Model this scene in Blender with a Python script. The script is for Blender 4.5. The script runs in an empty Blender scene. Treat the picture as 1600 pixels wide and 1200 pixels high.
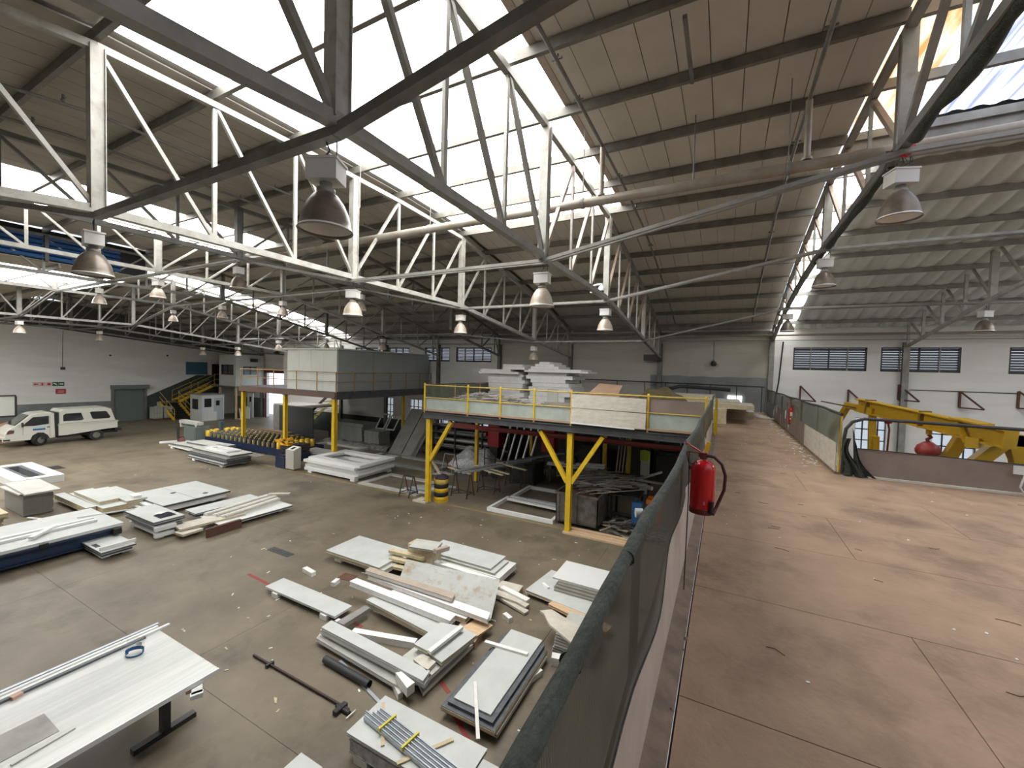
import bpy, math, random
from mathutils import Vector, Matrix
random.seed(7)
R = math.radians
C = bpy.context.scene.collection
SC = bpy.context.scene
# ------------------------------------------------------------------ camera, world, exposure
cam = bpy.data.objects.new('camera', bpy.data.cameras.new('camera')); C.objects.link(cam)
cam.data.sensor_width = 36; cam.data.lens = 14.420
cam.data.clip_start = .02; cam.data.clip_end = 400
cam.matrix_world = Matrix([(0.887048, -0.039786, 0.459960, 0), (0.460865, 0.017247, -0.887303, 0), (0.027369, 0.999059, 0.033635, 5.2), (0, 0, 0, 1)])
SC.camera = cam
w = bpy.data.worlds.new('sky'); SC.world = w; w.use_nodes = True
nt = w.node_tree; bg = nt.nodes['Background']
bg.inputs[0].default_value = (.80, .88, 1, 1); bg.inputs[1].default_value = 1.1
SC.view_settings.view_transform = 'Standard'; SC.view_settings.look = 'None'
SC.view_settings.gamma = 1; SC.view_settings.use_curve_mapping = False
SC.view_settings.exposure = 0.8
SC.cycles.use_denoising = True
SC.cycles.max_bounces = 10; SC.cycles.diffuse_bounces = 7; SC.cycles.transparent_max_bounces = 16
SC.cycles.sample_clamp_indirect = 6
SKY_EMIT = 5.5

# ------------------------------------------------------------------ materials
MATS = {}
def mat(name, col, rough=.6, metal=0, col2=None, scale=3, detail=5, bump=0, bscale=40, stretch=None, spec=None,
        world=False, lo=.35, hi=.65, spots=None, sscale=.6):
    if name in MATS: return MATS[name]
    m = bpy.data.materials.new(name); m.use_nodes = True; MATS[name] = m
    n = m.node_tree; N = n.nodes; L = n.links; b = N['Principled BSDF']
    b.inputs['Roughness'].default_value = rough; b.inputs['Metallic'].default_value = metal
    if spec is not None: b.inputs['Specular IOR Level'].default_value = spec
    b.inputs['Base Color'].default_value = (*col, 1)
    m.diffuse_color = (*col, 1)
    if world:
        g = N.new('ShaderNodeNewGeometry'); src = g.outputs['Position']
    else:
        g = N.new('ShaderNodeTexCoord'); src = g.outputs['Object']
    if stretch:
        mp = N.new('ShaderNodeMapping'); mp.inputs['Scale'].default_value = stretch; L.new(src, mp.inputs['Vector']); src = mp.outputs[0]
    out = None
    if col2:
        t = N.new('ShaderNodeTexNoise'); t.inputs['Scale'].default_value = scale; t.inputs['Detail'].default_value = detail; t.inputs['Roughness'].default_value = .6
        L.new(src, t.inputs['Vector'])
        mr = N.new('ShaderNodeMapRange'); mr.inputs[1].default_value = lo; mr.inputs[2].default_value = hi; L.new(t.outputs[0], mr.inputs[0])
        mx = N.new('ShaderNodeMix'); mx.data_type = 'RGBA'; mx.inputs[6].default_value = (*col, 1); mx.inputs[7].default_value = (*col2, 1)
        L.new(mr.outputs[0], mx.inputs[0]); out = mx.outputs[2]
        if spots:
            t2 = N.new('ShaderNodeTexNoise'); t2.inputs['Scale'].default_value = sscale; t2.inputs['Detail'].default_value = 8; t2.inputs['Roughness'].default_value = .65
            L.new(src, t2.inputs['Vector'])
            r2 = N.new('ShaderNodeMapRange'); r2.inputs[1].default_value = .52; r2.inputs[2].default_value = .72; L.new(t2.outputs[0], r2.inputs[0])
            m2 = N.new('ShaderNodeMix'); m2.data_type = 'RGBA'; m2.inputs[7].default_value = (*spots, 1); L.new(out, m2.inputs[6]); L.new(r2.outputs[0], m2.inputs[0]); out = m2.outputs[2]
        L.new(out, b.inputs['Base Color'])
    if bump:
        t3 = N.new('ShaderNodeTexNoise'); t3.inputs['Scale'].default_value = bscale; t3.inputs['Detail'].default_value = 4; L.new(src, t3.inputs['Vector'])
        bp = N.new('ShaderNodeBump'); bp.inputs['Strength'].default_value = bump; bp.inputs['Distance'].default_value = .02
        L.new(t3.outputs[0], bp.inputs['Height']); L.new(bp.outputs[0], b.inputs['Normal'])
    return m
def emat(name, col, s, col2=None, scale=2, stretch=(1, 1, 1), lo=.4, hi=.6):
    m = bpy.data.materials.new(name); m.use_nodes = True; MATS[name] = m
    N = m.node_tree.nodes; L = m.node_tree.links; b = N['Principled BSDF']
    b.inputs['Base Color'].default_value = (.6, .6, .58, 1); b.inputs['Roughness'].default_value = .5
    b.inputs['Emission Color'].default_value = (*col, 1); b.inputs['Emission Strength'].default_value = s
    if col2:
        g = N.new('ShaderNodeNewGeometry'); mp = N.new('ShaderNodeMapping'); mp.inputs['Scale'].default_value = stretch; L.new(g.outputs['Position'], mp.inputs['Vector'])
        t = N.new('ShaderNodeTexNoise'); t.inputs['Scale'].default_value = scale; t.inputs['Detail'].default_value = 5; L.new(mp.outputs[0], t.inputs['Vector'])
        mr = N.new('ShaderNodeMapRange'); mr.inputs[1].default_value = lo; mr.inputs[2].default_value = hi; L.new(t.outputs[0], mr.inputs[0])
        mx = N.new('ShaderNodeMix'); mx.data_type = 'RGBA'; mx.inputs[6].default_value = (*col, 1); mx.inputs[7].default_value = (*col2, 1)
        L.new(mr.outputs[0], mx.inputs[0]); L.new(mx.outputs[2], b.inputs['Emission Color'])
    return m
def netmat(name, col, alpha, scale=260):
    m = bpy.data.materials.new(name); m.use_nodes = True; MATS[name] = m
    N = m.node_tree.nodes; L = m.node_tree.links; b = N['Principled BSDF']
    b.inputs['Base Color'].default_value = (*col, 1); b.inputs['Roughness'].default_value = .7
    tr = N.new('ShaderNodeBsdfTransparent'); mx = N.new('ShaderNodeMixShader'); o = N['Material Output']
    g = N.new('ShaderNodeTexCoord')
    a = N.new('ShaderNodeTexWave'); a.bands_direction = 'Y'; a.inputs['Scale'].default_value = scale; a.inputs['Distortion'].default_value = 1.5; L.new(g.outputs['Object'], a.inputs['Vector'])
    c = N.new('ShaderNodeTexNoise'); c.inputs['Scale'].default_value = 7; L.new(g.outputs['Object'], c.inputs['Vector'])
    ma = N.new('ShaderNodeMath'); ma.operation = 'MULTIPLY_ADD'; ma.inputs[1].default_value = .40; ma.inputs[2].default_value = alpha - .26; L.new(a.outputs['Fac'], ma.inputs[0])
    mb = N.new('ShaderNodeMath'); mb.operation = 'MULTIPLY_ADD'; mb.inputs[1].default_value = .25; L.new(c.outputs[0], mb.inputs[0]); L.new(ma.outputs[0], mb.inputs[2])
    L.new(mb.outputs[0], mx.inputs[0]); L.new(tr.outputs[0], mx.inputs[1]); L.new(b.outputs[0], mx.inputs[2]); L.new(mx.outputs[0], o.inputs['Surface'])
    return m
def glass(name, col, alpha=.35, rough=.1):
    m = bpy.data.materials.new(name); m.use_nodes = True; MATS[name] = m
    N = m.node_tree.nodes; L = m.node_tree.links; b = N['Principled BSDF']
    b.inputs['Base Color'].default_value = (*col, 1); b.inputs['Roughness'].default_value = rough; b.inputs['Alpha'].default_value = alpha
    return m

CONC = mat('concrete_floor', (.212, .176, .122), .5, col2=(.125, .102, .07), scale=.9, detail=10, bump=.18, bscale=9, world=True, spots=(.07, .058, .044), sscale=.55, lo=.3, hi=.7)
JOINT = mat('floor_joint', (.035, .03, .025), .9)
BLK_F = mat('damp_concrete', (.10, .10, .095), .35)
PLY = mat('brown_board', (.40, .27, .172), .75, col2=(.27, .178, .112), scale=2.2, detail=10, bump=.35, bscale=25, world=True, spots=(.17, .105, .068), sscale=1.2, lo=.3, hi=.72)
KERB = mat('dusty_kerb', (.24, .175, .125), .8, col2=(.15, .11, .08), scale=7, bump=.2)
SHEET = mat('pinkish_sheet', (.43, .36, .295), .7, col2=(.37, .305, .25), scale=4)
BRNSH = mat('brown_vinyl', (.27, .21, .175), .6, col2=(.20, .155, .13), scale=1.6, detail=6)
WHT = mat('white_wall', (.78, .775, .75), .85, col2=(.71, .70, .675), scale=.9, detail=8, bump=.15, bscale=5, world=True, stretch=(.4, .4, 2.5))
BEI = mat('beige_wall', (.58, .545, .48), .85, col2=(.50, .47, .41), scale=.8, detail=8, bump=.2, bscale=6, world=True, stretch=(.4, .4, 3))
WGRY = mat('blue_grey_wall_paint', (.30, .32, .32), .8, col2=(.24, .26, .26), scale=1.5, world=True)
DADO = mat('grey_dado_paint', (.20, .225, .22), .8, col2=(.15, .17, .165), scale=1.5, world=True)
DGRN = mat('dark_green_dado', (.055, .07, .062), .8, col2=(.04, .05, .045), scale=2, world=True)
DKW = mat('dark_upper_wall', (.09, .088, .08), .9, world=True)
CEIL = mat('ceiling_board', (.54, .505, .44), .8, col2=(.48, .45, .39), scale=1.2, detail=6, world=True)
CEILD = mat('ceiling_board_dim', (.40, .37, .315), .8, col2=(.33, .30, .255), scale=1.2, detail=6, world=True)  # ceiling board darkened, dimness of the left bays put into its colour
FOIL = mat('foil_insulation', (.80, .83, .81), .45, .15, col2=(.70, .73, .71), scale=1.5, bump=.25, bscale=3, world=True)
PURL = mat('purlin_steel', (.20, .19, .165), .5, .3, col2=(.13, .12, .105), scale=3, world=True)
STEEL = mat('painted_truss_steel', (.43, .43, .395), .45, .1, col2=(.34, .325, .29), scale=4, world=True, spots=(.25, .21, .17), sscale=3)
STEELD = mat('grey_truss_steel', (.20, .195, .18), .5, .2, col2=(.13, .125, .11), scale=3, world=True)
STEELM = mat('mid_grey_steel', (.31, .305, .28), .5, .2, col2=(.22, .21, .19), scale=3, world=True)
STEELB = mat('brownish_brace_steel', (.38, .30, .24), .5, .1, col2=(.28, .22, .18), scale=4, world=True)
PIPE = mat('grey_pipe', (.33, .31, .265), .4, .2, col2=(.27, .22, .17), scale=3, world=True)
SKYL = emat('translucent_roof_sheet', (1, .99, .97), SKY_EMIT)
SKYR = emat('ribbed_translucent_sheet', (.86, .90, .96), 1.7, (.13, .17, .28), 3.0, (4.5, .10, .2), .36, .62)
SKYO = emat('rust_stained_sheet', (1, .86, .66), .95, (.55, .27, .06), 2.2, (3, .5, 1), .42, .6)
NETR = mat('rolled_dark_net', (.045, .055, .045), .85, col2=(.02, .026, .02), scale=30, bump=.8, bscale=60)
NET = netmat('shade_net', (.03, .031, .02), .80, 45)
NETF = netmat('shade_net_far', (.10, .11, .075), .82, 120)
RAILW = mat('net_wrapped_rail', (.055, .066, .052), .8, col2=(.03, .037, .03), scale=26, bump=.9, bscale=70, stretch=(1, .35, 1))
LAMPD = mat('brown_glass_dome', (.20, .165, .13), .35, .2, col2=(.14, .115, .09), scale=9)
LAMPL = mat('pale_lamp_dome', (.45, .385, .31), .35, .1, col2=(.36, .30, .24), scale=7)
LINN = mat('lamp_inner', (.85, .83, .79), .3, .1)
BOXW = mat('lamp_box_white', (.62, .61, .58), .5)
PANEL = mat('white_panel_skin', (.57, .595, .57), .38, col2=(.51, .53, .505), scale=2.2, detail=6)
PANEL2 = mat('pale_panel_dull', (.52, .525, .48), .5, col2=(.44, .44, .40), scale=3, detail=6)
FOAM = mat('cream_foam_core', (.60, .52, .34), .85, col2=(.48, .40, .26), scale=12)
WFOAM = mat('white_foam', (.82, .81, .78), .8, col2=(.74, .73, .70), scale=9)
WPROF = mat('white_profile', (.74, .75, .73), .4, col2=(.70, .71, .69), scale=2)
ALU = mat('aluminium_channel', (.52, .56, .60), .35, .35, col2=(.42, .46, .50), scale=7)
DGSK = mat('dark_grey_skin', (.075, .085, .095), .5, col2=(.12, .13, .14), scale=9)
GREYCORE = mat('grey_layered_core', (.30, .285, .26), .8, col2=(.22, .21, .19), scale=14, stretch=(1, 1, 6))
TIMB = mat('pine_timber', (.66, .48, .30), .7, col2=(.54, .37, .22), scale=5, stretch=(1, 8, 8))
CARD = mat('brown_cardboard', (.42, .28, .19), .85, col2=(.36, .235, .155), scale=3)
YEL = mat('yellow_steel_paint', (.74, .50, .018), .42, col2=(.60, .39, .02), scale=4, world=True)
YELR = mat('yellow_rail_paint', (.62, .47, .10), .5, col2=(.48, .35, .08), scale=6, world=True)
YELB = mat('rusted_rail_paint', (.42, .29, .10), .6, col2=(.33, .20, .08), scale=6, world=True)
GANT = mat('ochre_crane_paint', (.50, .30, .012), .45, col2=(.40, .235, .015), scale=2.2, world=True)
RED = mat('red_gloss', (.50, .008, .012), .22)
REDD = mat('dark_red_steel', (.16, .02, .018), .5, col2=(.10, .015, .014), scale=3)
REDP = mat('red_floor_paint', (.33, .045, .035), .7, col2=(.24, .05, .04), scale=6)
YLN = mat('yellow_floor_paint', (.36, .26, .075), .7, col2=(.22, .16, .07), scale=4)
BLK = mat('black_rubber', (.014, .014, .015), .6)
BLKS = mat('black_steel', (.022, .022, .024), .45, col2=(.04, .038, .036), scale=5)
DARK = mat('dark_void', (.01, .01, .01), .8)
NAVY = mat('navy_paint', (.008, .018, .06), .45)
NAVYB = mat('navy_frame', (.010, .028, .065), .5)
BLUE = mat('blue_louvre', (.04, .14, .34), .5, col2=(.03, .10, .26), scale=2, stretch=(1, 1, 8))
BLUEG = mat('blue_window_pane', (.05, .14, .19), .3)
OFFW = mat('office_cladding', (.60, .62, .57), .5, col2=(.55, .57, .53), scale=.8)
OFFG = mat('office_cladding_grey', (.36, .385, .38), .5, col2=(.32, .34, .335), scale=.8)
BGRN = mat('pale_green_board', (.42, .47, .42), .5, col2=(.33, .38, .34), scale=2.5)
BWHT = mat('dusty_white_board', (.62, .585, .50), .6, col2=(.50, .465, .39), scale=4, stretch=(1, 1, 3))
DSTL = mat('deck_edge_beam', (.10, .105, .11), .5, .3, col2=(.075, .075, .08), scale=3)
SHUT = mat('roller_shutter_steel', (.15, .185, .175), .5, .2)
CARW = mat('white_car_paint', (.52, .52, .46), .25)
CGL = mat('dark_car_glass', (.02, .022, .024), .08, spec=.8)
BINM = mat('bin_steel', (.17, .165, .15), .55, .3, col2=(.10, .085, .07), scale=5)
RUST = mat('rusty_steel', (.13, .055, .035), .8, col2=(.09, .045, .03), scale=7)
GRYM = mat('machine_grey', (.45, .43, .38), .5)
CLEARP = mat('clear_wrap', (.55, .56, .56), .25, col2=(.30, .31, .32), scale=9, bump=.8, bscale=12)
TARP = mat('olive_tarp', (.15, .12, .055), .8, col2=(.09, .075, .035), scale=4, bump=.5, bscale=6)
SCRAP = mat('scrap_strips', (.40, .36, .30), .7, col2=(.28, .25, .21), scale=4)
HVIS = mat('lime_green', (.42, .55, .06), .7)
ORNG = mat('orange_plastic', (.75, .17, .02), .5)
BLUP = mat('blue_plastic', (.03, .14, .34), .45)
IBC = mat('ibc_plastic', (.42, .43, .38), .4)
CLR = glass('clear_visor', (.85, .88, .9), .22, .05)
WGL = glass('window_glass', (.35, .42, .45), .45, .1)
OUTG = emat('daylit_yard', (1, .98, .95), 2.2)

# ------------------------------------------------------------------ geometry helpers
class MB:
    def __init__(s): s.v = []; s.f = []; s.mi = []; s.sm = []
    def add(s, vs, fs, mi=0, smooth=False):
        o = len(s.v); s.v += [tuple(x) for x in vs]
        for f in fs: s.f.append(tuple(i + o for i in f)); s.mi.append(mi); s.sm.append(smooth)
        return s
    def box(s, x0, x1, y0, y1, z0, z1, mi=0, rot=0, cx=None, cy=None):
        vs = [(x, y, z) for z in (z0, z1) for x, y in ((x0, y0), (x1, y0), (x1, y1), (x0, y1))]
        if rot:
            a = (x0 + x1) / 2 if cx is None else cx; b = (y0 + y1) / 2 if cy is None else cy; c, d = math.cos(R(rot)), math.sin(R(rot))
            vs = [(a + (x - a) * c - (y - b) * d, b + (x - a) * d + (y - b) * c, z) for x, y, z in vs]
        return s.add(vs, [(3, 2, 1, 0), (4, 5, 6, 7), (0, 1, 5, 4), (1, 2, 6, 5), (2, 3, 7, 6), (3, 0, 4, 7)], mi)
    def prism(s, pts, z0, z1, mi=0, side=None):
        n = len(pts); a = sum(pts[i][0] * pts[(i + 1) % n][1] - pts[(i + 1) % n][0] * pts[i][1] for i in range(n))
        if a < 0: pts = pts[::-1]
        vs = [(p[0], p[1], z0) for p in pts] + [(p[0], p[1], z1) for p in pts]
        s.add(vs, [tuple(range(n))[::-1], tuple(range(n, 2 * n))], mi)
        return s.add(vs, [(i, (i + 1) % n, n + (i + 1) % n, n + i) for i in range(n)], mi if side is None else side)
    def extrude(s, pts, axis, a, b, mi=0):
        """outline given in the two other axes, pushed along axis from a to b"""
        n = len(pts)
        def m(p, t): return {'x': (t, p[0], p[1]), 'y': (p[0], t, p[1]), 'z': (p[0], p[1], t)}[axis]
        vs = [m(p, a) for p in pts] + [m(p, b) for p in pts]
        return s.add(vs, [tuple(range(n))[::-1], tuple(range(n, 2 * n))] + [(i, (i + 1) % n, n + (i + 1) % n, n + i) for i in range(n)], mi)
    def bar(s, p, q, w=.08, h=None, mi=0, up=(0, 0, 1)):
        h = w if h is None else h
        p = Vector(p); q = Vector(q); d = (q - p)
        if d.length < 1e-6: return s
        d.normalize(); u = Vector(up)
        if abs(d.dot(u)) > .98: u = Vector((1, 0, 0))
        a = d.cross(u).normalized() * w / 2; b = a.cross(d).normalized() * h / 2
        vs = [p - a - b, p + a - b, p + a + b, p - a + b, q - a - b, q + a - b, q + a + b, q - a + b]
        return s.add(vs, [(0, 1, 2, 3), (7, 6, 5, 4), (0, 4, 5, 1), (1, 5, 6, 2), (2, 6, 7, 3), (3, 7, 4, 0)], mi)
    def angle(s, p, q, w=.08, t=.012, mi=0, flip=1):
        """an L section: two thin plates"""
        p = Vector(p); q = Vector(q); d = (q - p).normalized(); u = Vector((0, 0, 1))
        if abs(d.dot(u)) > .98: u = Vector((1, 0, 0))
        a = d.cross(u).normalized() * flip; b = a.cross(d).normalized()
        if b.z < 0: b = -b
        s.bar(p + b * w / 2, q + b * w / 2, t, w, mi); return s.bar(p + a * w / 2, q + a * w / 2, w, t, mi)
    def tube(s, path, r=.03, n=8, mi=0, smooth=True, caps=True, rf=None):
        path = [Vector(p) for p in path]; rings = []; m = len(path)
        pu = None
        for i, p in enumerate(path):
            d = (path[min(i + 1, m - 1)] - path[max(i - 1, 0)]).normalized()
            u = pu if pu is not None else (Vector((0, 0, 1)) if abs(d.z) < .9 else Vector((1, 0, 0)))
            a = d.cross(u).normalized(); b = a.cross(d).normalized(); pu = b
            rr = rf(i) if rf else r
            rings.append([p + (a * math.cos(2 * math.pi * k / n) + b * math.sin(2 * math.pi * k / n)) * rr for k in range(n)])
        vs = [v for g in rings for v in g]
        fs = [(i * n + k, i * n + (k + 1) % n, (i + 1) * n + (k + 1) % n, (i + 1) * n + k) for i in range(m - 1) for k in range(n)]
        s.add(vs, fs, mi, smooth)
        if caps: s.add(rings[0], [tuple(range(n))], mi); s.add(rings[-1], [tuple(range(n))[::-1]], mi)
        return s
    def lathe(s, prof, cx=0, cy=0, n=20, mi=0, smooth=True, cap=True):
        vs = [(cx + r * math.cos(2 * math.pi * k / n), cy + r * math.sin(2 * math.pi * k / n), z) for r, z in prof for k in range(n)]
        m = len(prof)
        s.add(vs, [(i * n + k, i * n + (k + 1) % n, (i + 1) * n + (k + 1) % n, (i + 1) * n + k) for i in range(m - 1) for k in range(n)], mi, smooth)
        if cap:
            if prof[0][0] > 1e-4: s.add(vs[:n], [tuple(range(n))[::-1]], mi)
            if prof[-1][0] > 1e-4: s.add(vs[-n:], [tuple(range(n))], mi)
        return s
    def grid(s, f, nu, nv, mi=0, smooth=True):
        vs = [f(i / nu, j / nv) for j in range(nv + 1) for i in range(nu + 1)]
        return s.add(vs, [(j * (nu + 1) + i, j * (nu + 1) + i + 1, (j + 1) * (nu + 1) + i + 1, (j + 1) * (nu + 1) + i) for j in range(nv) for i in range(nu)], mi, smooth)
def wpos(o):
    v = Vector((0, 0, 0))
    while o is not None: v = v + o.location; o = o.parent
    return v
def tag(o, label=None, cat=None, group=None, kind=None):
    if label: o['label'] = label
    if cat: o['category'] = cat
    if group: o['group'] = group
    if kind: o['kind'] = kind
    return o
def build(name, mb, mats, parent=None, local=False, org=None):
    """link a mesh object; vertices come in world space unless local"""
    if not isinstance(mats, (list, tuple)): mats = [mats]
    if parent is not None and not local: off = wpos(parent); loc = Vector((0, 0, 0))
    elif parent is None:
        if org is None:
            xs, ys, zs = zip(*mb.v); org = ((min(xs) + max(xs)) / 2, (min(ys) + max(ys)) / 2, min(zs))
        off = Vector(org); loc = off
    else: off = Vector((0, 0, 0)); loc = Vector((0, 0, 0))
    me = bpy.data.meshes.new(name); me.from_pydata([(x - off.x, y - off.y, z - off.z) for x, y, z in mb.v], [], mb.f)
    for m in mats: me.materials.append(m)
    for p, i, sm in zip(me.polygons, mb.mi, mb.sm): p.material_index = i; p.use_smooth = sm
    me.update()
    o = bpy.data.objects.new(name, me); C.objects.link(o); o.location = loc
    if parent is not None: o.parent = parent
    return o
def empty(name, loc, label=None, cat=None, group=None, kind=None):
    o = bpy.data.objects.new(name, None); C.objects.link(o); o.location = loc; o.empty_display_size = .1
    return tag(o, label, cat, group, kind)
def struct(name, mb, mats, parent=None):
    o = build(name, mb, mats, parent)
    if parent is None: o['kind'] = 'structure'
    return o
def thing(name, mb, mats, label, cat, group=None):
    if name.endswith('_panel'): name = name[:-5] + 'board'
    return tag(build(name, mb, mats), label, cat, group)
def dup(root, loc, rz=None, label=None, group=None):
    r = root.copy(); C.objects.link(r); r.location = loc
    if rz is not None: r.rotation_euler = (0, 0, rz)
    if label: r['label'] = label
    if group: r['group'] = group
    for ch in list(root.children):
        c = ch.copy(); C.objects.link(c); c.parent = r
        for g in list(ch.children):
            d = g.copy(); C.objects.link(d); d.parent = c
    return r
def holes(mb, u0, u1, z0, z1, hs, place, mi=0):
    """a wall with rectangular holes hs=(ua,ub,za,zb); place(u0,u1,z0,z1) adds a block"""
    us = sorted({u0, u1} | {h[0] for h in hs} | {h[1] for h in hs}); us = [u for u in us if u0 <= u <= u1]
    for a, b in zip(us, us[1:]):
        cuts = sorted([(h[2], h[3]) for h in hs if h[0] < (a + b) / 2 < h[1]]); z = z0
        for c, d in cuts:
            if c > z: place(a, b, z, c)
            z = d
        if z < z1: place(a, b, z, z1)

# ================================================================== SETTING
TX = [1.83, -2.95, -7.7] + [1.6 - 4.62 * k for k in range(3, 10)]           # truss lines, walkway edge first, then leftwards
TT = [0, 1.45, 2.9, 4.35, 5.8, 7.25, 8.7, 10.15, 11.6, 13.05, 14.5, 15.25]
TZ = [4.3, 4.3, 4.26, 4.2, 3.97, 3.75, 3.5, 3.23, 2.93, 2.6, 2.2, 1.95]
def interp(t, a, b):
    t = abs(t)
    for i in range(len(a) - 1):
        if t <= a[i + 1]: return b[i] + (b[i + 1] - b[i]) * (t - a[i]) / (a[i + 1] - a[i])
    return b[-1]
def ztop(y): return 5.2 + interp(y - 6.75, TT, TZ)
def zroof(y): return ztop(y) + .25
BK = [6.75 + 1.45 * k for k in range(-10, 11)]
YS = [-8.5] + BK + [22.0]
# floor: concrete cast in slabs
fl = MB().box(-50, 16, -10, 26, -.3, -.03); floor = struct('floor', fl, JOINT)
xs = [-49.25 + 5.15 * i for i in range(14)]; ysf = [-10.35 + 4.6 * j for j in range(9)]
for i in range(13):
    for j in range(8):
        a, b = xs[i] + .003, xs[i + 1] - .003; c, d = ysf[j] + .003, ysf[j + 1] - .003
        if a > 16: continue
        build('slab', MB().box(a, min(b, 16), c, min(d, 26), -.03, 0), CONC, floor)
build('yellow_line', MB().box(-22, -2.2, 12.68, 12.76, 0, .003), YLN, floor)
for a, b in [((-10.232, 5.896),(-9.240, 5.851)), ((-6.629, 5.823),(-6.216, 5.795)), ((-5.693, 5.822),(-5.209, 5.861)), ((-4.037, 5.434),(-3.720, 5.286)), ((-3.391, 4.981),(-3.056, 4.773)), ((-3.056, 4.773),(-2.719, 4.577))]:
    build('red_line', MB().bar((a[0], a[1], .0015), (b[0], b[1], .0015), .07, .003), REDP, floor)
# drain covers in the floor
for q in (((-11.161, 7.078),(-10.272, 7.050),1), ((-28.418, 7.140),(-27.476, 7.315),2)):
    build('drain_cover', MB().box(q[0][0], q[1][0], q[0][1] - .15, q[1][1] + .1, 0, .006).box(q[0][0] + .1, q[1][0] - .1, q[0][1] - .05, q[1][1], .006, .012), BLKS, floor)

# back wall in three stretches
def louvre_window(name, x0, x1, z0, z1, y):
    r = empty(name, ((x0 + x1) / 2, y, z0), kind='structure')
    fr = MB().box(x0, x1, y, y + .12, z0, z0 + .05).box(x0, x1, y, y + .12, z1 - .05, z1).box(x0, x0 + .05, y, y + .12, z0, z1).box(x1 - .05, x1, y, y + .12, z0, z1)
    build('window_frame', fr, BLKS, r)
    n = max(2, round((x1 - x0) / .62))
    for i in range(1, n):
        x = x0 + (x1 - x0) * i / n
        build('mullion', MB().box(x - .02, x + .02, y - .01, y + .1, z0, z1), STEELM if i % 2 else BLKS, r)
    k = 9; h = (z1 - z0 - .1) / k; base = None
    for i in range(k):
        z = z0 + .05 + h * i
        if base is None:
            base = build('slat', MB().extrude([(y + .01, z), (y + .01, z + h * .38), (y + .11, z + h * .97), (y + .11, z + h * .62)], 'x', x0 + .04, x1 - .04), BLKS, r); zb = z
        else:
            c = base.copy(); C.objects.link(c); c.location = (0, 0, z - zb)
    return r
WR = [(2.66, 5.22), (5.66, 8.04), (9.32, 11.8), (12.2, 14.6)]
WRL = [(4.95, 5.95, 1.3, 3.6), (7.35, 8.6, 1.3, 3.6), (10.2, 11.4, 1.3, 3.6)]
WL = [(-15.55, -12.9), (-18.13, -16.05), (-21.99, -19.5), (-24.75, -22.45), (-28.4, -26.2), (-31.6, -29.2)]
def back(name, x0, x1, hs, m, y=22.0, ztop_=8.0):
    mb = MB(); holes(mb, x0, x1, 0, ztop_, hs, lambda a, b, c, d: mb.box(a, b, y, y + .25, c, d)); return struct(name, mb, m)
back('wall_back_right', 1.75, 16, [(a, b, 5.56, 6.55) for a, b in WR] + WRL, WHT)
back('wall_back_center', -12.3, 1.75, [], BEI)
LW = [(-14.4, -13.0, 1.5, 3.0), (-17.0, -15.6, 1.5, 3.0), (-19.4, -18.3, 1.5, 3.0), (-21.8, -20.9, 1.5, 3.0)]
back('wall_back_left', -33, -12.3, [(a, b, 5.65, 6.58) for a, b in WL] + LW, WHT)
n = 1
for a, b in WR: louvre_window('window_%d' % n, a, b, 5.56, 6.55, 22.02); n += 1
for a, b in WL: louvre_window('window_%d' % n, a, b, 5.65, 6.58, 22.02); n += 1
def pane_window(name, x0, x1, z0, z1, y, nx=4, nz=5, light=True):
    r = empty(name, ((x0 + x1) / 2, y, z0), kind='structure'); f = MB()
    for i in range(nx + 1): x = x0 + (x1 - x0) * i / nx; f.box(x - .02, x + .02, y, y + .05, z0, z1)
    for i in range(nz + 1): z = z0 + (z1 - z0) * i / nz; f.box(x0, x1, y, y + .05, z - .02, z + .02)
    build('window_frame', f, BLKS, r)
    for i in range(nx):
        for j in range(nz):
            build('pane', MB().box(x0 + (x1 - x0) * i / nx + .02, x0 + (x1 - x0) * (i + 1) / nx - .02, y + .02, y + .03, z0 + (z1 - z0) * j / nz + .02, z0 + (z1 - z0) * (j + 1) / nz - .02), WGL, r)
for a, b, c, d in WRL: pane_window('window_%d' % n, a, b, c, d, 22.05); n += 1
for a, b, c, d in LW: pane_window('window_%d' % n, a, b, c, d, 22.05, 3, 3); n += 1
mb = MB(); holes(mb, -45.3, -33, 0, 8.0, [(-39.5, -36.1, 0, 4.35)], lambda a, b, c, d: mb.box(a, b, 24.4, 24.65, c, d)); struct('wall_rear_left', mb, WHT)
struct('wall_return', MB().box(-33.25, -33, 22, 24.65, 0, 8), WHT)
struct('wall_right', MB().box(15.8, 16, -9, 22.25, 0, 9.8), WHT)
struct('wall_front', MB().box(-45.3, 16, -9.2, -9, 0, 10), WHT)
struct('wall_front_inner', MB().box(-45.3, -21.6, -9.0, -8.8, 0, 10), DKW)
# painted dado bands and paint patches
struct('baseboard_back_left', MB().box(-33, -12.3, 21.985, 22, 0, 1.5), DGRN)
struct('baseboard_back_center', MB().box(-12.3, 1.75, 21.985, 22, 0, 2.1), DGRN)
struct('baseboard_back_right', MB().box(1.75, 15.8, 21.985, 22, 0, 1.3), DADO)
struct('baseboard_rear_left', MB().box(-45, -39.5, 24.385, 24.4, 0, 1.8), DADO)
def wavy(x0, x1, z0, z1, y, amp=.05, n=16):
    pts = [(x0, z0), (x1, z0)] + [(x1 - (x1 - x0) * i / n, z1 + amp * math.sin(i * 1.7) + amp * .6 * math.sin(i * .6)) for i in range(n + 1)]
    return MB().extrude(pts, 'y', y - .008, y)
struct('trim_1', wavy(-3.4, 1.7, 3.6, 5.15, 22, .018), WGRY)
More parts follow.
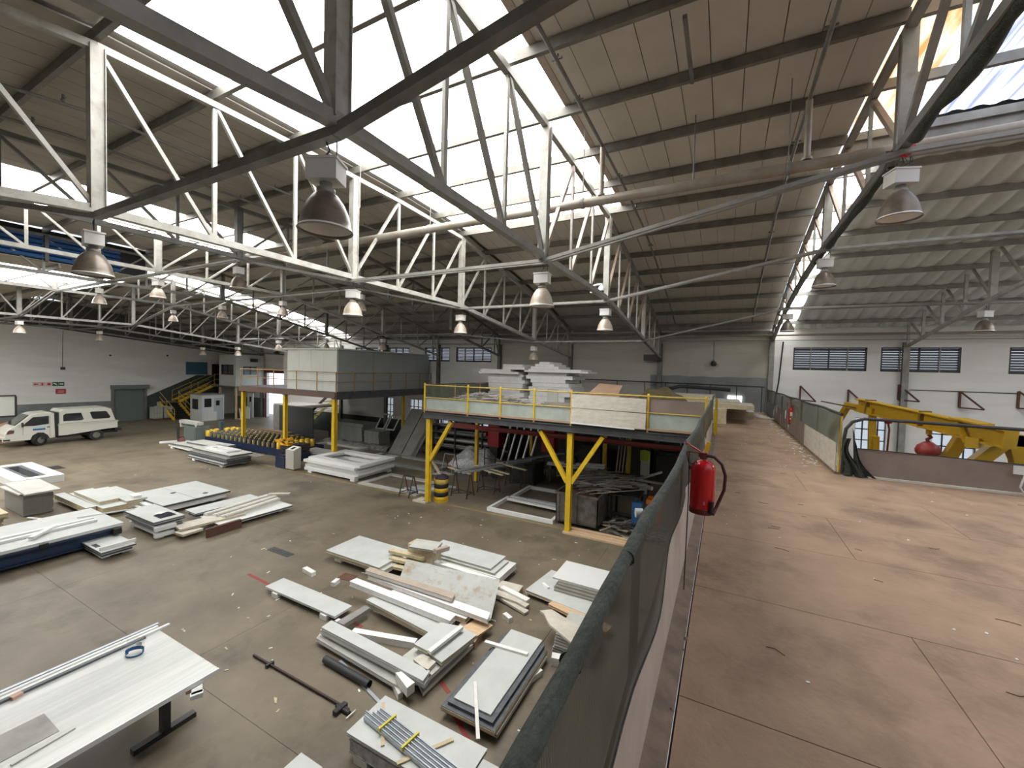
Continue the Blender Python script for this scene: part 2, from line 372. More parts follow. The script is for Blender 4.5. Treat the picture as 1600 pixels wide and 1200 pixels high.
# wall pilasters / columns carrying the trusses
for i, x in enumerate([6.4, 1.83] + TX[1:7]):
    zz = 6.75 if i != 1 else 7.3
    mb = MB().box(x - .1, x + .1, 21.8, 21.83, 0, zz).box(x - .1, x + .1, 21.97, 21.998, 0, zz).box(x - .012, x + .012, 21.83, 21.97, 0, zz)
    struct('column', mb, STEELM if i < 2 else STEELD)
for x in TX[7:]:
    struct('column', MB().box(x - .09, x + .09, 24.1, 24.3, 0, 6.4), STEELD)
# left wall with roller shutter opening
mb = MB(); holes(mb, -9, 24.65, 0, 9.5, [(14.95, 17.0, 0, 2.75)], lambda a, b, c, d: mb.box(-45.25, -45, a, b, c, d)); struct('wall_left', mb, WHT)
def zl(y): return 7.75 - (y - 9.2) * .108
struct('wall_left_upper', MB().extrude([(-9, 7.9), (9.2, 7.75), (24.4, zl(24.4)), (24.4, 9.4), (-9, 9.4)], 'x', -45, -44.98), DKW)  # dark sheet, the shading above the beam put into its colour
struct('baseboard_left', MB().extrude([(-9, 0), (-9, 1.75), (14.95, 1.75), (14.95, 0)], 'x', -45, -44.985), DADO)
struct('baseboard_left_stair', MB().extrude([(17, 0), (17, 1.95), (21.0, 3.9), (22.9, 3.9), (22.9, 0)], 'x', -45, -44.985), DGRN)
r = empty('door_1', (-45.02, 16, 0), kind='structure')
for i in range(22): build('slat', MB().extrude([(14.95, .125 * i + .004), (17.0, .125 * i + .004), (17.0, .125 * i + .12), (14.95, .125 * i + .12)], 'x', -45.06, -45.03 + .01 * (i % 2)), SHUT, r)
build('shutter_back', MB().box(-45.2, -45.07, 14.8, 17.1, 0, 2.8), SHUT, r)  # plate added behind the slats to block sky through their gaps
build('shutter_box', MB().box(-45, -44.62, 14.75, 17.25, 2.72, 3.05), SHUT, r)
build('door_frame', MB().box(-45, -44.9, 14.8, 14.97, 0, 2.75).box(-45, -44.9, 16.98, 17.15, 0, 2.75), STEELD, r)
# dark beam along the top of the left wall
mb = MB(); ys_ = [9.2 + 1.9 * i for i in range(9)]
for a, b in zip(ys_, ys_[1:]): mb.bar((-44.9, a, zl(a)), (-44.9, b, zl(b)), .12, .14)
mb.bar((-44.9, -9, 7.95), (-44.9, 9.2, 7.75), .12, .14); struct('trim_2', mb, BLKS)

# ---------------------------------------------------------------- roof
ceil_ = empty('ceiling', (-15, 6.75, 9.5), kind='structure')
def sheet(x0, x1, ya, yb, th=.03, dz=0):
    za, zb = zroof(ya) + dz, zroof(yb) + dz
    return MB().extrude([(ya, za), (yb, zb), (yb, zb + th), (ya, za + th)], 'x', x0, x1)
def spans(x0, x1, skips, step=.455):
    pass
def board_bay(x0, x1, ya, yb, m, single, nm='ceiling_panel'):
    nn = max(1, round((x1 - x0) / .455)); s = (x1 - x0) / nn; out = MB()
    first = None
    for i in range(nn):
        a = x0 + s * i + .006; b = x0 + s * (i + 1) - .006
        za, zb = zroof(ya), zroof(yb)
        pts = [(ya + .004, za), (yb - .004, zb), (yb - .004, zb + .02), (ya + .004, za + .02)]
        if single:
            if first is None: first = build(nm, MB().extrude(pts, 'x', a, b), m, ceil_)
            else: c = first.copy(); C.objects.link(c); c.location = (s * i, 0, 0)
        else: out.extrude(pts, 'x', a, b)
    if not single: return out
for ya, yb in zip(YS, YS[1:]):
    near = ya > .9
    board_bay(-2.55, 1.83, ya, yb, CEIL, near) if near else build('ceiling_panel', board_bay(-2.55, 1.83, ya, yb, CEIL, False), CEIL, ceil_)
far = MB(); mid = MB()
def into(dst, src): dst.add(src.v, src.f)
for ya, yb in zip(YS, YS[1:]):
    sky1 = 2.3 < ya < 11.0; sky2 = 2.3 < ya < 9.5; low = yb < 8.3
    if not sky1: into(mid, board_bay(-7.6, -2.56, ya, yb, CEIL, False))
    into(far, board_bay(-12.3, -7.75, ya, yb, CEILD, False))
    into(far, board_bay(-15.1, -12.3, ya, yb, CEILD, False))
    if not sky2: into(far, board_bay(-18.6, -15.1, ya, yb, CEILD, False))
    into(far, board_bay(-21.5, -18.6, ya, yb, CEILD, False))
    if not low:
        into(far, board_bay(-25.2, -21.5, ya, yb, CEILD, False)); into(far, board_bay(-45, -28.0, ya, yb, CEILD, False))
tag(build('ceiling_panel', mid, CEIL, ceil_), kind='stuff'); tag(build('ceiling_panel', far, CEILD, ceil_), kind='stuff')
bk = MB()
for i in range(len(YS) - 1):
    ya, yb = YS[i], YS[i + 1]; a = zroof(ya) + .14; b = zroof(yb) + .14
    segs = [(-45, -28.05), (-25.15, -18.65), (-15.05, -7.65), (-2.5, 1.83)] + ([] if 2.3 < ya < 11 else [(-7.65, -2.5)]) + ([] if 2.3 < ya < 9.5 else [(-18.65, -15.05)])
    for x0, x1 in segs:
        if yb < 8.3: x0 = max(x0, -21.5)
        if x0 < x1: bk.extrude([(ya, a), (yb, b), (yb, b + .02), (ya, a + .02)], 'x', x0, x1)
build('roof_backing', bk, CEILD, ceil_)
# translucent sheets, one per purlin interval
def sky(x0, x1, ya, yb, m, w_=1.0, dz=.03, flat=None):
    nn = max(1, round((x1 - x0) / w_)); s = (x1 - x0) / nn
    for i in range(nn):
        if flat is None: mb = sheet(x0 + s * i + .004, x0 + s * (i + 1) - .004, ya + .004, yb - .004, .006, dz)
        else: mb = MB().box(x0 + s * i + .004, x0 + s * (i + 1) - .004, ya + .004, yb - .004, flat, flat + .006)
        build('translucent_sheet', mb, m, ceil_)
for ya, yb in zip(YS, YS[1:]):
    if 2.3 < ya < 11.0: sky(-7.6, -2.62, ya, yb, SKYL)
    if 2.3 < ya < 9.5: sky(-18.6, -15.1, ya, yb, SKYL)
    if yb > 8.3: sky(-28, -25.2, ya, yb, SKYL, 1.4)
# lower roof at the left with its own strip of sheets
for i in range(12):
    ya = -8.8 + 1.45 * i; yb = min(ya + 1.45, 8.2)
    mb = MB()
    for a, b in ((-45, -29), (-23.5, -21.5)): mb.box(a, b, ya, yb, 8.6, 8.62)
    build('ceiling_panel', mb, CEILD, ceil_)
    if ya > 2.5: sky(-29, -23.5, ya, yb, SKYL, 1.4, flat=8.6)
    else: sky(-29, -23.5, ya, yb, SKYL, 1.4, flat=8.6)  # strip carried on out of view, added for more light on the left
    if ya < 2.2: sky(-41, -33, ya, yb, SKYL, 1.4, flat=8.585)  # glowing strip out of view, added to brighten the left walls
    build('purlin', MB().box(-45, -21.5, ya - .03, ya + .03, 8.44, 8.59), PURL, ceil_)
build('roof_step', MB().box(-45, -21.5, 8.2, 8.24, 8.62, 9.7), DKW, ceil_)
lv = empty('window_%d' % n, (-21.5, 3, 8.7), kind='structure'); n += 1
for i in range(7):
    y0 = -6.9 + 2.05 * i
    for k in range(5):
        build('louvre_blade', MB().extrude([(-21.5, 8.66 + .17 * k), (-21.36, 8.68 + .17 * k), (-21.5, 8.80 + .17 * k)], 'y', y0, y0 + 1.95), BLUE, lv)  # blue light of the sky outside put into the blade colour
    build('mullion', MB().box(-21.52, -21.35, y0 - .1, y0, 8.6, 9.5), BLKS, lv)
build('back_plate', MB().box(-21.56, -21.52, -8, 8.2, 8.6, 9.7), DARK, lv)
build('roof_sheet', MB().box(-45.2, -32.9, 21.9, 24.7, 7.28, 7.32), CEILD, ceil_)
# purlins across all bays
for i, y in enumerate(BK):
    z = zroof(y)
    x0 = -45 if y > 8.3 else -21.5
    if y > -2:
        build('purlin', MB().box(x0, 1.83, y - .035, y + .035, z - .17, z - .02), PURL, ceil_)
    else: build('purlin', MB().box(x0, 1.83, y - .035, y + .035, z - .17, z - .02), PURL, ceil_)
build('purlin', MB().box(-33, 1.8, 21.85, 21.95, 7.15, 7.3), PURL, ceil_)
# dark-edged flashing beside the first skylight
for ya, yb in zip(YS, YS[1:]):
    if 2.3 < ya < 11.0: build('flashing', MB().extrude([(ya, zroof(ya) - .01), (yb, zroof(yb) - .01), (yb, zroof(yb) + .03), (ya, zroof(ya) + .03)], 'x', -2.62, -2.5), STEELB, ceil_)
# right wing: sagging foil blankets between purlins, clear ribbed sheets nearer the camera
for ya, yb in zip(YS, YS[1:]):
    if ya > 9.5:
        def f(u, v, ya=ya, yb=yb):
            x = 2.62 + 13.2 * u; y = ya + (yb - ya) * v; t = (x / .42) % 1
            return (x, y, zroof(ya) + (zroof(yb) - zroof(ya)) * v + .02 - .15 * abs(math.sin(math.pi * t)) ** .8 * (.25 + .75 * math.sin(math.pi * v)) + .01 * math.sin(x * 3.1 + y * 2))
        build('foil_blanket', MB().grid(f, 190, 4), FOIL, ceil_)
        sky(1.9, 2.6, ya, yb, SKYL, .7)
        if yb < 19.5: build('translucent_sheet', sheet(10.2, 12.4, ya, yb, .006, -.14), SKYL, ceil_)  # unseen glowing strip, added to light the right wall and foil
    elif ya > -2:
        def g(u, v, ya=ya, yb=yb, a=1.86, b=15.8, nn=92):
            x = a + (b - a) * u; return (x, ya + (yb - ya) * v, zroof(ya) + (zroof(yb) - zroof(ya)) * v + .05 + (.03 if round(u * nn) % 4 < 2 else 0))
        build('ribbed_sheet', MB().grid(lambda u, v: g(u, v, a=2.62, nn=176), 176, 1, smooth=False), SKYR, ceil_)
        build('ribbed_sheet', MB().grid(lambda u, v: g(u, v, b=2.6, nn=12), 12, 1, smooth=False), SKYO if ya > 4 else SKYR, ceil_)
    else: build('roof_sheet', MB().box(1.83, 15.9, ya, yb, zroof(ya), zroof(ya) + .03), CEILD, ceil_)
for y in BK:
    if y > -2: z = zroof(y); build('purlin', MB().box(1.86, 15.8, y - .035, y + .035, z - .15, z - .01), STEELM, ceil_)
build('edge_beam', MB().box(1.9, 15.8, 9.68, 9.9, zroof(9.7) - .3, zroof(9.7) - .1), STEELM, ceil_)
build('roof_outer', MB().box(2.62, 15.9, 9.8, 22.2, 9.95, 10.0), DARK, ceil_)
# ---------------------------------------------------------------- mezzanine walkway
deck = empty('floor_mezzanine', (.8, 8, 3.6), kind='structure')
build('deck_slab', MB().box(-.3, 1.9, 8.5, 22, 3.4, 3.585).box(-.3, 15.8, -8.8, 8.6, 3.4, 3.585), DSTL, deck)
for j in range(26):
    y0 = -8.8 + 1.22 * j; y1 = min(y0 + 1.214, 22)
    if y0 > 22: break
    o_ = (j % 2) * 1.2
    x = -.14
    while x < (1.9 if y0 > 8.4 else 15.8):
        x1 = min(x + 2.44 - (o_ if x < 0 else 0), 1.9 if y0 > 8.4 else 15.8)
        yy1 = min(y1, 8.6) if x > 1.9 else y1
        build('floor_board', MB().box(x, x1 - .005, y0, yy1, 3.585, 3.6), PLY, deck); x = x1
build('edge_channel', MB().extrude([(-.25, 3.58), (-.15, 3.58), (-.15, 3.615), (-.25, 3.635)], 'y', -2, 12.4), KERB, deck)
build('white_edge_strip', MB().box(-.158, -.148, -2, 12.4, 3.6, 3.612), WFOAM, deck)
mb = MB(); random.seed(3)
for i in range(34):
    y = random.uniform(.8, 9); x = random.choice([random.gauss(-.16, .015), random.uniform(-.29, -.15)]); s_ = random.uniform(.004, .016)
    mb.lathe([(s_, 3.612), (s_ * .8, 3.612 + s_ * .6), (0, 3.612 + s_)], x, y, 5)
tag(build('dirt_clumps', mb, KERB, deck), kind='stuff')

# ================================================================== ROOF TRUSSES
ZB = {0: 8.09, 1: 7.23, 2: 7.24, 3: 8.17, 4: 8.17, 5: 8.2, 6: 8.18, 7: 7.25, 8: 7.25, 9: 7.25}
def zbot(ti, y):
    b = ZB[ti]; t = abs(y - 6.75)
    if t <= 4.35: return b
    e = 6.8 if ti == 0 else 6.02
    if ti == 0: return b - (b - e) * ((t - 4.35) / 10.9) ** 1.8
    return b - (b - e) * (t - 4.35) / 10.9
TLAB = ['over the right edge of the walkway', 'nearest on the left, above the scattered white panels', 'at the far side of the first big skylight',
        'third on the left of the walkway', 'fourth left of the walkway, under the second skylight', 'fifth left of the walkway, by the blue louvres',
        'sixth left of the walkway, beside the long light strip', 'seventh left of the walkway', 'second from the far left wall', 'closest to the far left wall']
def truss(ti, x, lab, bright):
    T = empty('roof_truss', (x, 6.75, ZB[ti]), lab, 'roof truss', 'steel roof trusses spanning the hall')
    mt, mb_, md = bright
    yend = 21.8 if ti < 7 else 24.1
    ks = list(range(-6, 11))
    top = MB(); bot = MB()
    yy = [6.75 + 1.45 * k for k in ks] + [yend]
    for a, b in zip(yy, yy[1:]):
        za, zb = ztop(a), ztop(min(b, 22)); top.bar((x, a, za), (x, b, zb), .10, .10)
        bot.bar((x, a, zbot(ti, a)), (x, b, zbot(ti, min(b, 22))), .11 if ti < 3 else .09, .11)
    build('top_chord', top, mt, T); build('bottom_chord', bot, mb_, T)
    for k in ks:
        y = 6.75 + 1.45 * k; m = k in (-3, 0, 3, 7)
        wd = .15 if m else .065
        p = MB().bar((x, y, zbot(ti, y)), (x, y, ztop(y)), wd * .7, wd, up=(0, 1, 0))
        if m: p.bar((x, y - wd / 2, zbot(ti, y)), (x, y - wd / 2, ztop(y)), wd, .012, up=(0, 1, 0)).bar((x, y + wd / 2, zbot(ti, y)), (x, y + wd / 2, ztop(y)), wd, .012, up=(0, 1, 0))
        build('post', p, md, T)
    for k in ks[:-1]:
        y = 6.75 + 1.45 * k; y2 = y + 1.45
        if k < 0: a, b = (x, y, ztop(y)), (x, y2, zbot(ti, y2))
        else: a, b = (x, y, zbot(ti, y)), (x, y2, ztop(y2))
        build('brace', MB().bar(a, b, .06 if ti > 1 else .07, .055 if ti > 1 else .07), STEELB if (ti < 2 and k >= 0) else (STEEL if ti in (2, 4) else mt), T)
    build('end_bracket', MB().bar((x, 21.25, ztop(21.25)), (x, yend, zbot(ti, 21.8)), .05).bar((x, yend, zbot(ti, 21.8)), (x, yend, ztop(22)), .1), mt, T)
    return T
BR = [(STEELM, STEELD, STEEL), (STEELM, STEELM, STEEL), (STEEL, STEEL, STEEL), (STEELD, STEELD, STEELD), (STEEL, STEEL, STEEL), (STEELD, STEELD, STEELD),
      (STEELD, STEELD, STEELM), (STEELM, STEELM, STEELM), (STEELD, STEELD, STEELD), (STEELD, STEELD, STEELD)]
for ti, x in enumerate(TX):
    truss(ti, x, 'grey lattice roof truss ' + TLAB[ti], BR[ti])
# right wing truss: shallow, rises from the wall column
T = empty('roof_truss', (6.4, 18, 6.6), 'white lattice truss end rising from the column between the right louvre windows', 'roof truss')
yb_ = [21.75, 20.4, 18.95, 17.5, 16.05, 14.6, 13.1]; zb_ = [6.6, 6.82, 7.05, 7.3, 7.52, 7.7, 7.85]; zt_ = [7.6, 8.1, 8.45, 8.9, 9.1, 9.2, 9.3]
top = MB(); bot = MB()
for i in range(6):
    top.bar((6.4, yb_[i], zt_[i]), (6.4, yb_[i + 1], zt_[i + 1]), .09); bot.bar((6.4, yb_[i], zb_[i]), (6.4, yb_[i + 1], zb_[i + 1]), .09)
build('top_chord', top, STEEL, T); build('bottom_chord', bot, STEEL, T)
for i in range(7):
    build('post', MB().bar((6.4, yb_[i], zb_[i]), (6.4, yb_[i], zt_[i]), .08 if i != 4 else .14), STEEL, T)
    if i < 6: build('brace', MB().bar((6.4, yb_[i], zt_[i]), (6.4, yb_[i + 1], zb_[i + 1]), .055), STEEL, T)

# lines of double ties crossing between the truss feet
NY = {-3: 2.4, 0: 6.75, 3: 11.1, 7: 16.9}
for (k, y), lab in zip(NY.items(), ['nearest line of heavy ties crossing between the roof trusses', 'second line of double angle ties crossing between the trusses',
                                     'third line of double angle ties crossing between the trusses', 'farthest line of paired ties crossing the trusses near the rear wall']):
    T = empty('cross_tie_line', (0, y, 8), lab, 'roof tie', 'cross ties between the roof trusses')
    pts = [({0: 6.4, 3: 6.4, 7: 12.0}[k] if k != -3 else 4.5, 8.09 if k < 7 else 7.55)] + [(x, zbot(i, y)) for i, x in enumerate(TX)]
    for i, (a, b) in enumerate(zip(pts, pts[1:])):
        mb = MB()
        if k == -3: mb.bar((a[0], y, a[1] - .09), (b[0], y, b[1] - .09), .10, .085)
        else:
            for s_ in (-.06, .06): mb.bar((a[0], y + s_, a[1] - .09), (b[0], y + s_, b[1] - .09), .05, .055)
        build('tie', mb, STEELM if (k != -3 and i < 4) else STEELD, T)
# ------------------------------------------------------------------ high bay lamps
def lamp_proto(name, big=1.0):
    r = empty(name, (0, 0, 0))
    hk = MB().tube([(0, 0, .02), (.03, 0, -.05), (-.02, .01, -.1), (0, 0, -.14)], .008, 6).tube([(.09, 0, .03), (.09, 0, -.14)], .006, 5)
    build('hook', hk, BLKS, r, local=True)
    build('ballast_box', MB().box(-.13, .13, -.10, .10, -.32, -.14).box(-.14, .14, -.11, .11, -.16, -.14), BOXW, r, local=True)
    build('neck', MB().lathe([(.05, -.32), (.05, -.36), (.075, -.37), (.075, -.40), (.06, -.42)], n=14), STEELM, r, local=True)
    pr_ = [(.06, -.40), (.10, -.43), (.15, -.50), (.185, -.58), (.205, -.66), (.215, -.72), (.222, -.725)]
    build('reflector_dome', MB().lathe(pr_ , n=28, cap=False), LAMPD if big > 1 else LAMPL, r, local=True)
    build('inner_reflector', MB().lathe([(.218, -.724), (.20, -.66), (.17, -.57), (.13, -.49), (.07, -.43), (.0, -.42)], n=28, cap=False), LINN, r, local=True)
    build('rim', MB().tube([(.219 * math.cos(2 * math.pi * i / 28), .219 * math.sin(2 * math.pi * i / 28), -.724) for i in range(29)], .006, 6, caps=False), STEELM, r, local=True)
    build('bulb', MB().lathe([(.0, -.60), (.035, -.59), (.05, -.55), (.035, -.50), (.02, -.42)], n=12), WFOAM, r, local=True)
    return r
LN = ['on the truss above the walkway edge', 'on the first truss leftward', 'on the truss beyond the big skylight',
      'on the third truss leftward', 'on the fourth truss leftward', 'on the fifth truss leftward',
      'on the sixth truss leftward', 'on the seventh truss leftward', 'on the eighth truss leftward', 'on the truss by the left wall']
RN = {-3: 'in the nearest row', 0: 'in the second row', 3: 'in the third row', 7: 'in the rear row'}
pd = lamp_proto('high_bay_lamp', 2); pl = lamp_proto('high_bay_lamp', 1); used = set()
for k, tis in {-3: (1, 2), 0: (0, 1, 2, 3, 4, 5, 7), 3: (0, 1, 2, 3, 4, 5, 6, 8), 7: (0, 2, 4, 5, 6, 7, 8)}.items():
    for ti in tis:
        p = pd if (k == -3 or ti in (0, 3) and k in (0,) or (ti == 0)) else pl
        loc = (TX[ti] - (.13 if k == -3 else 0), NY[k], zbot(ti, NY[k]) - .16)
        col = 'brown-domed' if p is pd else 'pale-domed'
        lab = '%s high bay lamp %s, %s' % (col, LN[ti], RN[k])
        if id(p) not in used: used.add(id(p)); p.location = loc; o = p; o['label'] = lab
        else: o = dup(p, loc, label=lab)
        o['category'] = 'ceiling lamp'; o['group'] = 'high bay lamps under the roof trusses'
        o.rotation_euler = (0, 0, random.uniform(-.5, .5))
x_, z_ = (6.619, 7.287)
o = dup(pd, (x_, 16.9, z_ + .14), label='brown-domed high bay lamp in the right wing in front of the louvre windows'); o['category'] = 'ceiling lamp'; o['group'] = 'high bay lamps under the roof trusses'

# pipes under the roof
P1 = MB().tube([(-13.4, 7.5, 8.36), (-5, 7.5, 8.36), (1.3, 7.5, 8.36), (6.3, 7.5, 8.42)], .085, 12)
r = empty('sprinkler_main', (-5, 7.5, 8.36), 'long grey sprinkler main pipe hung across the hall below the roof', 'pipe')
build('pipe', P1, PIPE, r)
for x in (.72, -2.5, -6.1): build('clamp', MB().tube([(x - .03, 7.5, 8.36), (x + .03, 7.5, 8.36)], .10, 12).bar((x, 7.5, 8.45), (x, 7.5, 9.7), .014), STEELM, r)
for x in (-2.15, .95): build('riser', MB().tube([(x, 7.5, 8.44), (x, 7.5, 9.32)], .045, 10).lathe([(.07, 8.44), (.07, 8.48)], x, 7.5, 10), PIPE, r)
for x, lab in ((-2.15, 'dark branch pipe running lengthwise close to the skylight edge'), (.95, 'dark branch pipe running lengthwise close to the walkway truss'), (-9.6, 'dark branch pipe above the second bay'), (-11.0, 'thin branch pipe above the second bay, beside the third truss')):
    r = empty('branch_pipe', (x, 7, 9.3), lab, 'pipe', 'sprinkler branch pipes under the ceiling')
    ys2 = [-2, 3, 7.5, 9.6, 12, 14, 16, 18, 20.5]
    build('pipe', MB().tube([(x, y, min(9.33, zroof(y) - .3)) for y in ys2], .028, 8), STEELD, r)
    for y in (2.6, 5.2, 6.1, 8.8, 10.6, 13): build('sprinkler_head', MB().tube([(x - .07, y, min(9.36, zroof(y) - .27)), (x + .07, y, min(9.36, zroof(y) - .27))], .016, 6).tube([(x, y, min(9.3, zroof(y) - .3)), (x, y, min(9.42, zroof(y) - .2))], .02, 6), STEELD, r)
for i, (x, y) in enumerate(((-5.2, 7.5), (-6.9, 6.2))):
    thing('hanging_rod', MB().tube([(x, y, 9.5), (x, y, 8.5 if i else 8.46)], .008, 5), STEELM, 'thin %s rod hanging from the roof beside the big lamp' % ('shorter' if i else 'longer'), 'rod')
# sag rods on the near ceiling bay
r = empty('sag_rod_row', (-.6, 7, 9.5), 'short dark struts and drop rod in the ceiling bay beside the walkway', 'strut')
x_ = -.6
build('strut', MB().bar((x_, 5.4, zroof(5.3) - .25), (x_, 6.65, zroof(6.75) - .25), .05), STEELD, r); build('drop_rod', MB().tube([(x_, 7.5, 9.5), (x_, 7.5, 8.45)], .01, 5), STEELD, r)
# net roll tied along the walkway truss
r = empty('rolled_bird_net', (1.85, 7, 7.95), 'dark rolled-up netting tied along the truss foot over the walkway edge', 'net')
def zz(y): return zbot(0, y) - .02
random.seed(5)
path = [(1.86 + random.uniform(-.015, .015), y / 10, zz(y / 10) - .02 + random.uniform(-.02, .02)) for y in range(20, 68, 3)]
build('roll', MB().tube(path, .11, 10, rf=lambda i: .07 + .014 * math.sin(i * 1.3) + (.03 if i == 7 else 0)), NETR, r)
path = [(1.86 + random.uniform(-.012, .012), y / 10, zz(y / 10) - .02 + random.uniform(-.015, .015)) for y in range(72, 126, 3)]
build('roll', MB().tube(path, .085, 10, rf=lambda i: .058 + .008 * math.sin(i * 1.7)), NETR, r)
build('red_tape', MB().tube([(1.86, 6.72, zz(6.7) - .02), (1.86, 6.8, zz(6.7) - .02)], .085, 10), RED, r)
mb = MB()
for i in range(9):
    a = random.uniform(0, 6); mb.tube([(1.8 + .1 * math.cos(a), 6.85 + .05 * math.sin(a), 8.1), (1.85 + .14 * math.cos(a + 1), 6.9, 8.02 + .12 * math.sin(a)), (1.8 + .1 * math.cos(a + 2), 6.95, 7.9)], .008, 4)
build('cable_tangle', mb, STEELD, r)
# security camera
x_, z_ = (-3.069, 7.497)
r = empty('security_camera', (x_, 11.05, z_), 'white dome security camera on a curved arm under the truss', 'camera')
build('arm', MB().tube([(-.26, 0, -.05), (-.24, 0, .07), (-.1, 0, .10), (0, 0, .10), (.02, 0, .02)], .03, 8).box(-.3, -.24, -.06, .06, -.12, .02), WPROF, r, local=True)
build('housing', MB().lathe([(.05, .06), (.09, .0), (.09, -.08)], n=16), WPROF, r, local=True)
build('dome', MB().lathe([(.085, -.08), (.075, -.13), (.04, -.17), (0, -.18)], n=16), BLK, r, local=True)
# far horizontal pipes along the rear wall
thing('wall_pipe_run', MB().tube([(-12, 21.6, 7.08), (15.7, 21.6, 7.08)], .05, 8).tube([(-12, 21.7, 6.85), (15.7, 21.7, 6.85)], .02, 6), PIPE, 'grey pipe run along the top of the rear wall', 'pipe')
thing('wall_cable', MB().tube([(-33, 21.7, 6.9), (-12.4, 21.7, 6.75)], .03, 6).tube([(-33, 21.6, 7.1), (-12.4, 21.6, 7.1)], .045, 6), PIPE, 'pipe and cable run above the louvre windows on the rear left wall', 'pipe')
thing('wall_conduit', MB().tube([(2.25, 21.9, 6.8), (2.15, 21.9, 5), (1.98, 21.9, 3.7)], .03, 6), BLK, 'black conduit running down the wall right of the walkway column', 'pipe')
x_, z_ = (-3.246, 6.055); thing('black_wall_unit', MB().box(x_ - .45, x_ + .35, 21.5, 21.85, z_ - .18, z_ + .12).box(x_ - .4, x_ + .3, 21.46, 21.5, z_ - .12, z_ + .06), BLKS, 'black rectangular heater unit high on the beige wall', 'heater')
x_, z_ = (-0.510, 5.784); thing('wall_speaker', MB().lathe([(.08, z_ - .12), (.14, z_ - .05), (.1, z_ + .08), (.03, z_ + .12)], x_, 21.85, 12).tube([(x_, 21.9, z_ + .1), (x_ - .02, 21.9, z_ + 1.1)], .012, 5), BLKS, 'small dark siren on the beige wall with a cable above it', 'siren')
x_, z_ = (0.703, 4.197)

# ================================================================== MEZZANINE DECKS, RAILS
# storage deck in front of the beige wall
DX0 = -10.2
def stand_post(x, y, zt_, label, w_=.16, knee=(), nm='yellow_column'):
    r = empty(nm, (x, y, 0), label, 'column', 'yellow steel posts under the mezzanine decks')
    d = w_
    build('post', MB().box(x - w_ / 2, x + w_ / 2, y - d / 2, y - d / 2 + .02, 0, zt_).box(x - w_ / 2, x + w_ / 2, y + d / 2 - .02, y + d / 2, 0, zt_).box(x - .015, x + .015, y - d / 2 + .02, y + d / 2 - .02, 0, zt_), YEL, r)
    build('base_plate', MB().box(x - .15, x + .15, y - .15, y + .15, 0, .015), STEELD, r)
    build('cap_plate', MB().box(x - .13, x + .13, y - .12, y + .12, zt_ - .03, zt_), DSTL, r)
    for s_ in knee: build('knee_brace', MB().bar((x + s_ * .07, y, zt_ - 1.65), (x + s_ * 1.05, y, zt_ - .07), .13, .13), YEL, r)
    return r
dk = empty('storage_deck', (-5.2, 17, 3.4), 'raised storage deck on yellow posts left of the walkway', 'mezzanine deck')
build('deck_slab', MB().box(DX0, -.3, 12.45, 21.95, 3.47, 3.6), DSTL, dk)
build('edge_beam', MB().box(DX0, -.3, 12.38, 12.5, 3.47, 3.5).box(DX0, -.3, 12.38, 12.5, 3.28, 3.31).box(DX0, -.3, 12.43, 12.45, 3.31, 3.47), DSTL, dk)
for i in range(7): x = DX0 + .1 + 1.62 * i; build('joist', MB().box(x - .05, x + .05, 12.52, 21.9, 3.3, 3.465), DSTL, dk)
build('toe_strip', MB().box(DX0, -.3, 12.36, 12.42, 3.56, 3.62), CARD, dk)
build('side_beam', MB().box(DX0 - .06, DX0 + .06, 12.5, 21.9, 3.28, 3.46), DSTL, dk)
stand_post(-4.33, 12.55, 3.28, 'front yellow post with two knee braces beside the scrap bin', .17, (-1, 1))
stand_post(-10.05, 12.55, 3.28, 'front yellow post with one knee brace beside the striped barrel', .17, (1,))
stand_post(-10.1, 16.1, 3.28, 'yellow post behind the trestles under the storage deck', .14)
stand_post(-9.5, 20.9, 3.28, 'yellow post against the dark wall, far under the storage deck', .14)
stand_post(-4.85, 19.0, 3.28, 'yellow post behind the scrap bin under the storage deck', .17)
stand_post(-4.1, 20.8, 3.28, 'farthest yellow post under the storage deck, with strips leaning on it', .17)
rl = empty('deck_guard_rail', (-5.2, 12.4, 3.6), 'yellow guard rail along the front of the storage deck', 'railing')
RX = [DX0 + .02] + [(-8.209, 4.196)[0], (-6.863, 4.269)[0], (-5.579, 4.339)[0], (-4.291, 4.409)[0], (-1.948, 4.350)[0], (-0.428, 4.267)[0]]
for x in RX: build('rail_post', MB().box(x - .025, x + .025, 12.38, 12.43, 3.5, 4.58).lathe([(.035, 4.56), (.035, 4.62), (0, 4.63)], x, 12.405, 8), YEL, rl)
build('top_rail', MB().tube([(RX[0], 12.4, 4.55), (RX[-1], 12.4, 4.55)], .022, 8), YELR, rl)
build('mid_rail', MB().tube([(RX[0], 12.4, 4.07), (RX[-1], 12.4, 4.07)], .018, 8), YELR, rl)
for a, b in zip(RX[:5], RX[1:5]): build('infill_board', MB().box(a + .03, b - .03, 12.435, 12.45, 3.61, 4.04), BGRN, rl)
build('infill_board', MB().box(RX[5] + .03, RX[6] - .03, 12.435, 12.45, 3.61, 4.04), BGRN, rl)
build('upper_infill', MB().box(RX[5] + .03, RX[6] - .03, 12.44, 12.45, 4.06, 4.46), BRNSH, rl)
for i, (z0, z1, y) in enumerate(((3.95 + .13, 4.5, 12.30), (3.72, 4.07, 12.31), (3.60, 3.86, 12.27))):
    thing('leaning_board', MB().extrude([(RX[4] + .04, z0), (RX[5] - .04, z0 - .01), (RX[5] - .04, z1 - .03), (RX[4] + .04, z1)], 'y', y, y + .03), BWHT,
          ['upper wide whitish board on the deck rail', 'middle whitish board on the deck rail', 'lowest chipped whitish board on the deck rail'][i] + ' above the knee-braced post', 'board', 'whitish boards fixed to the deck rail')
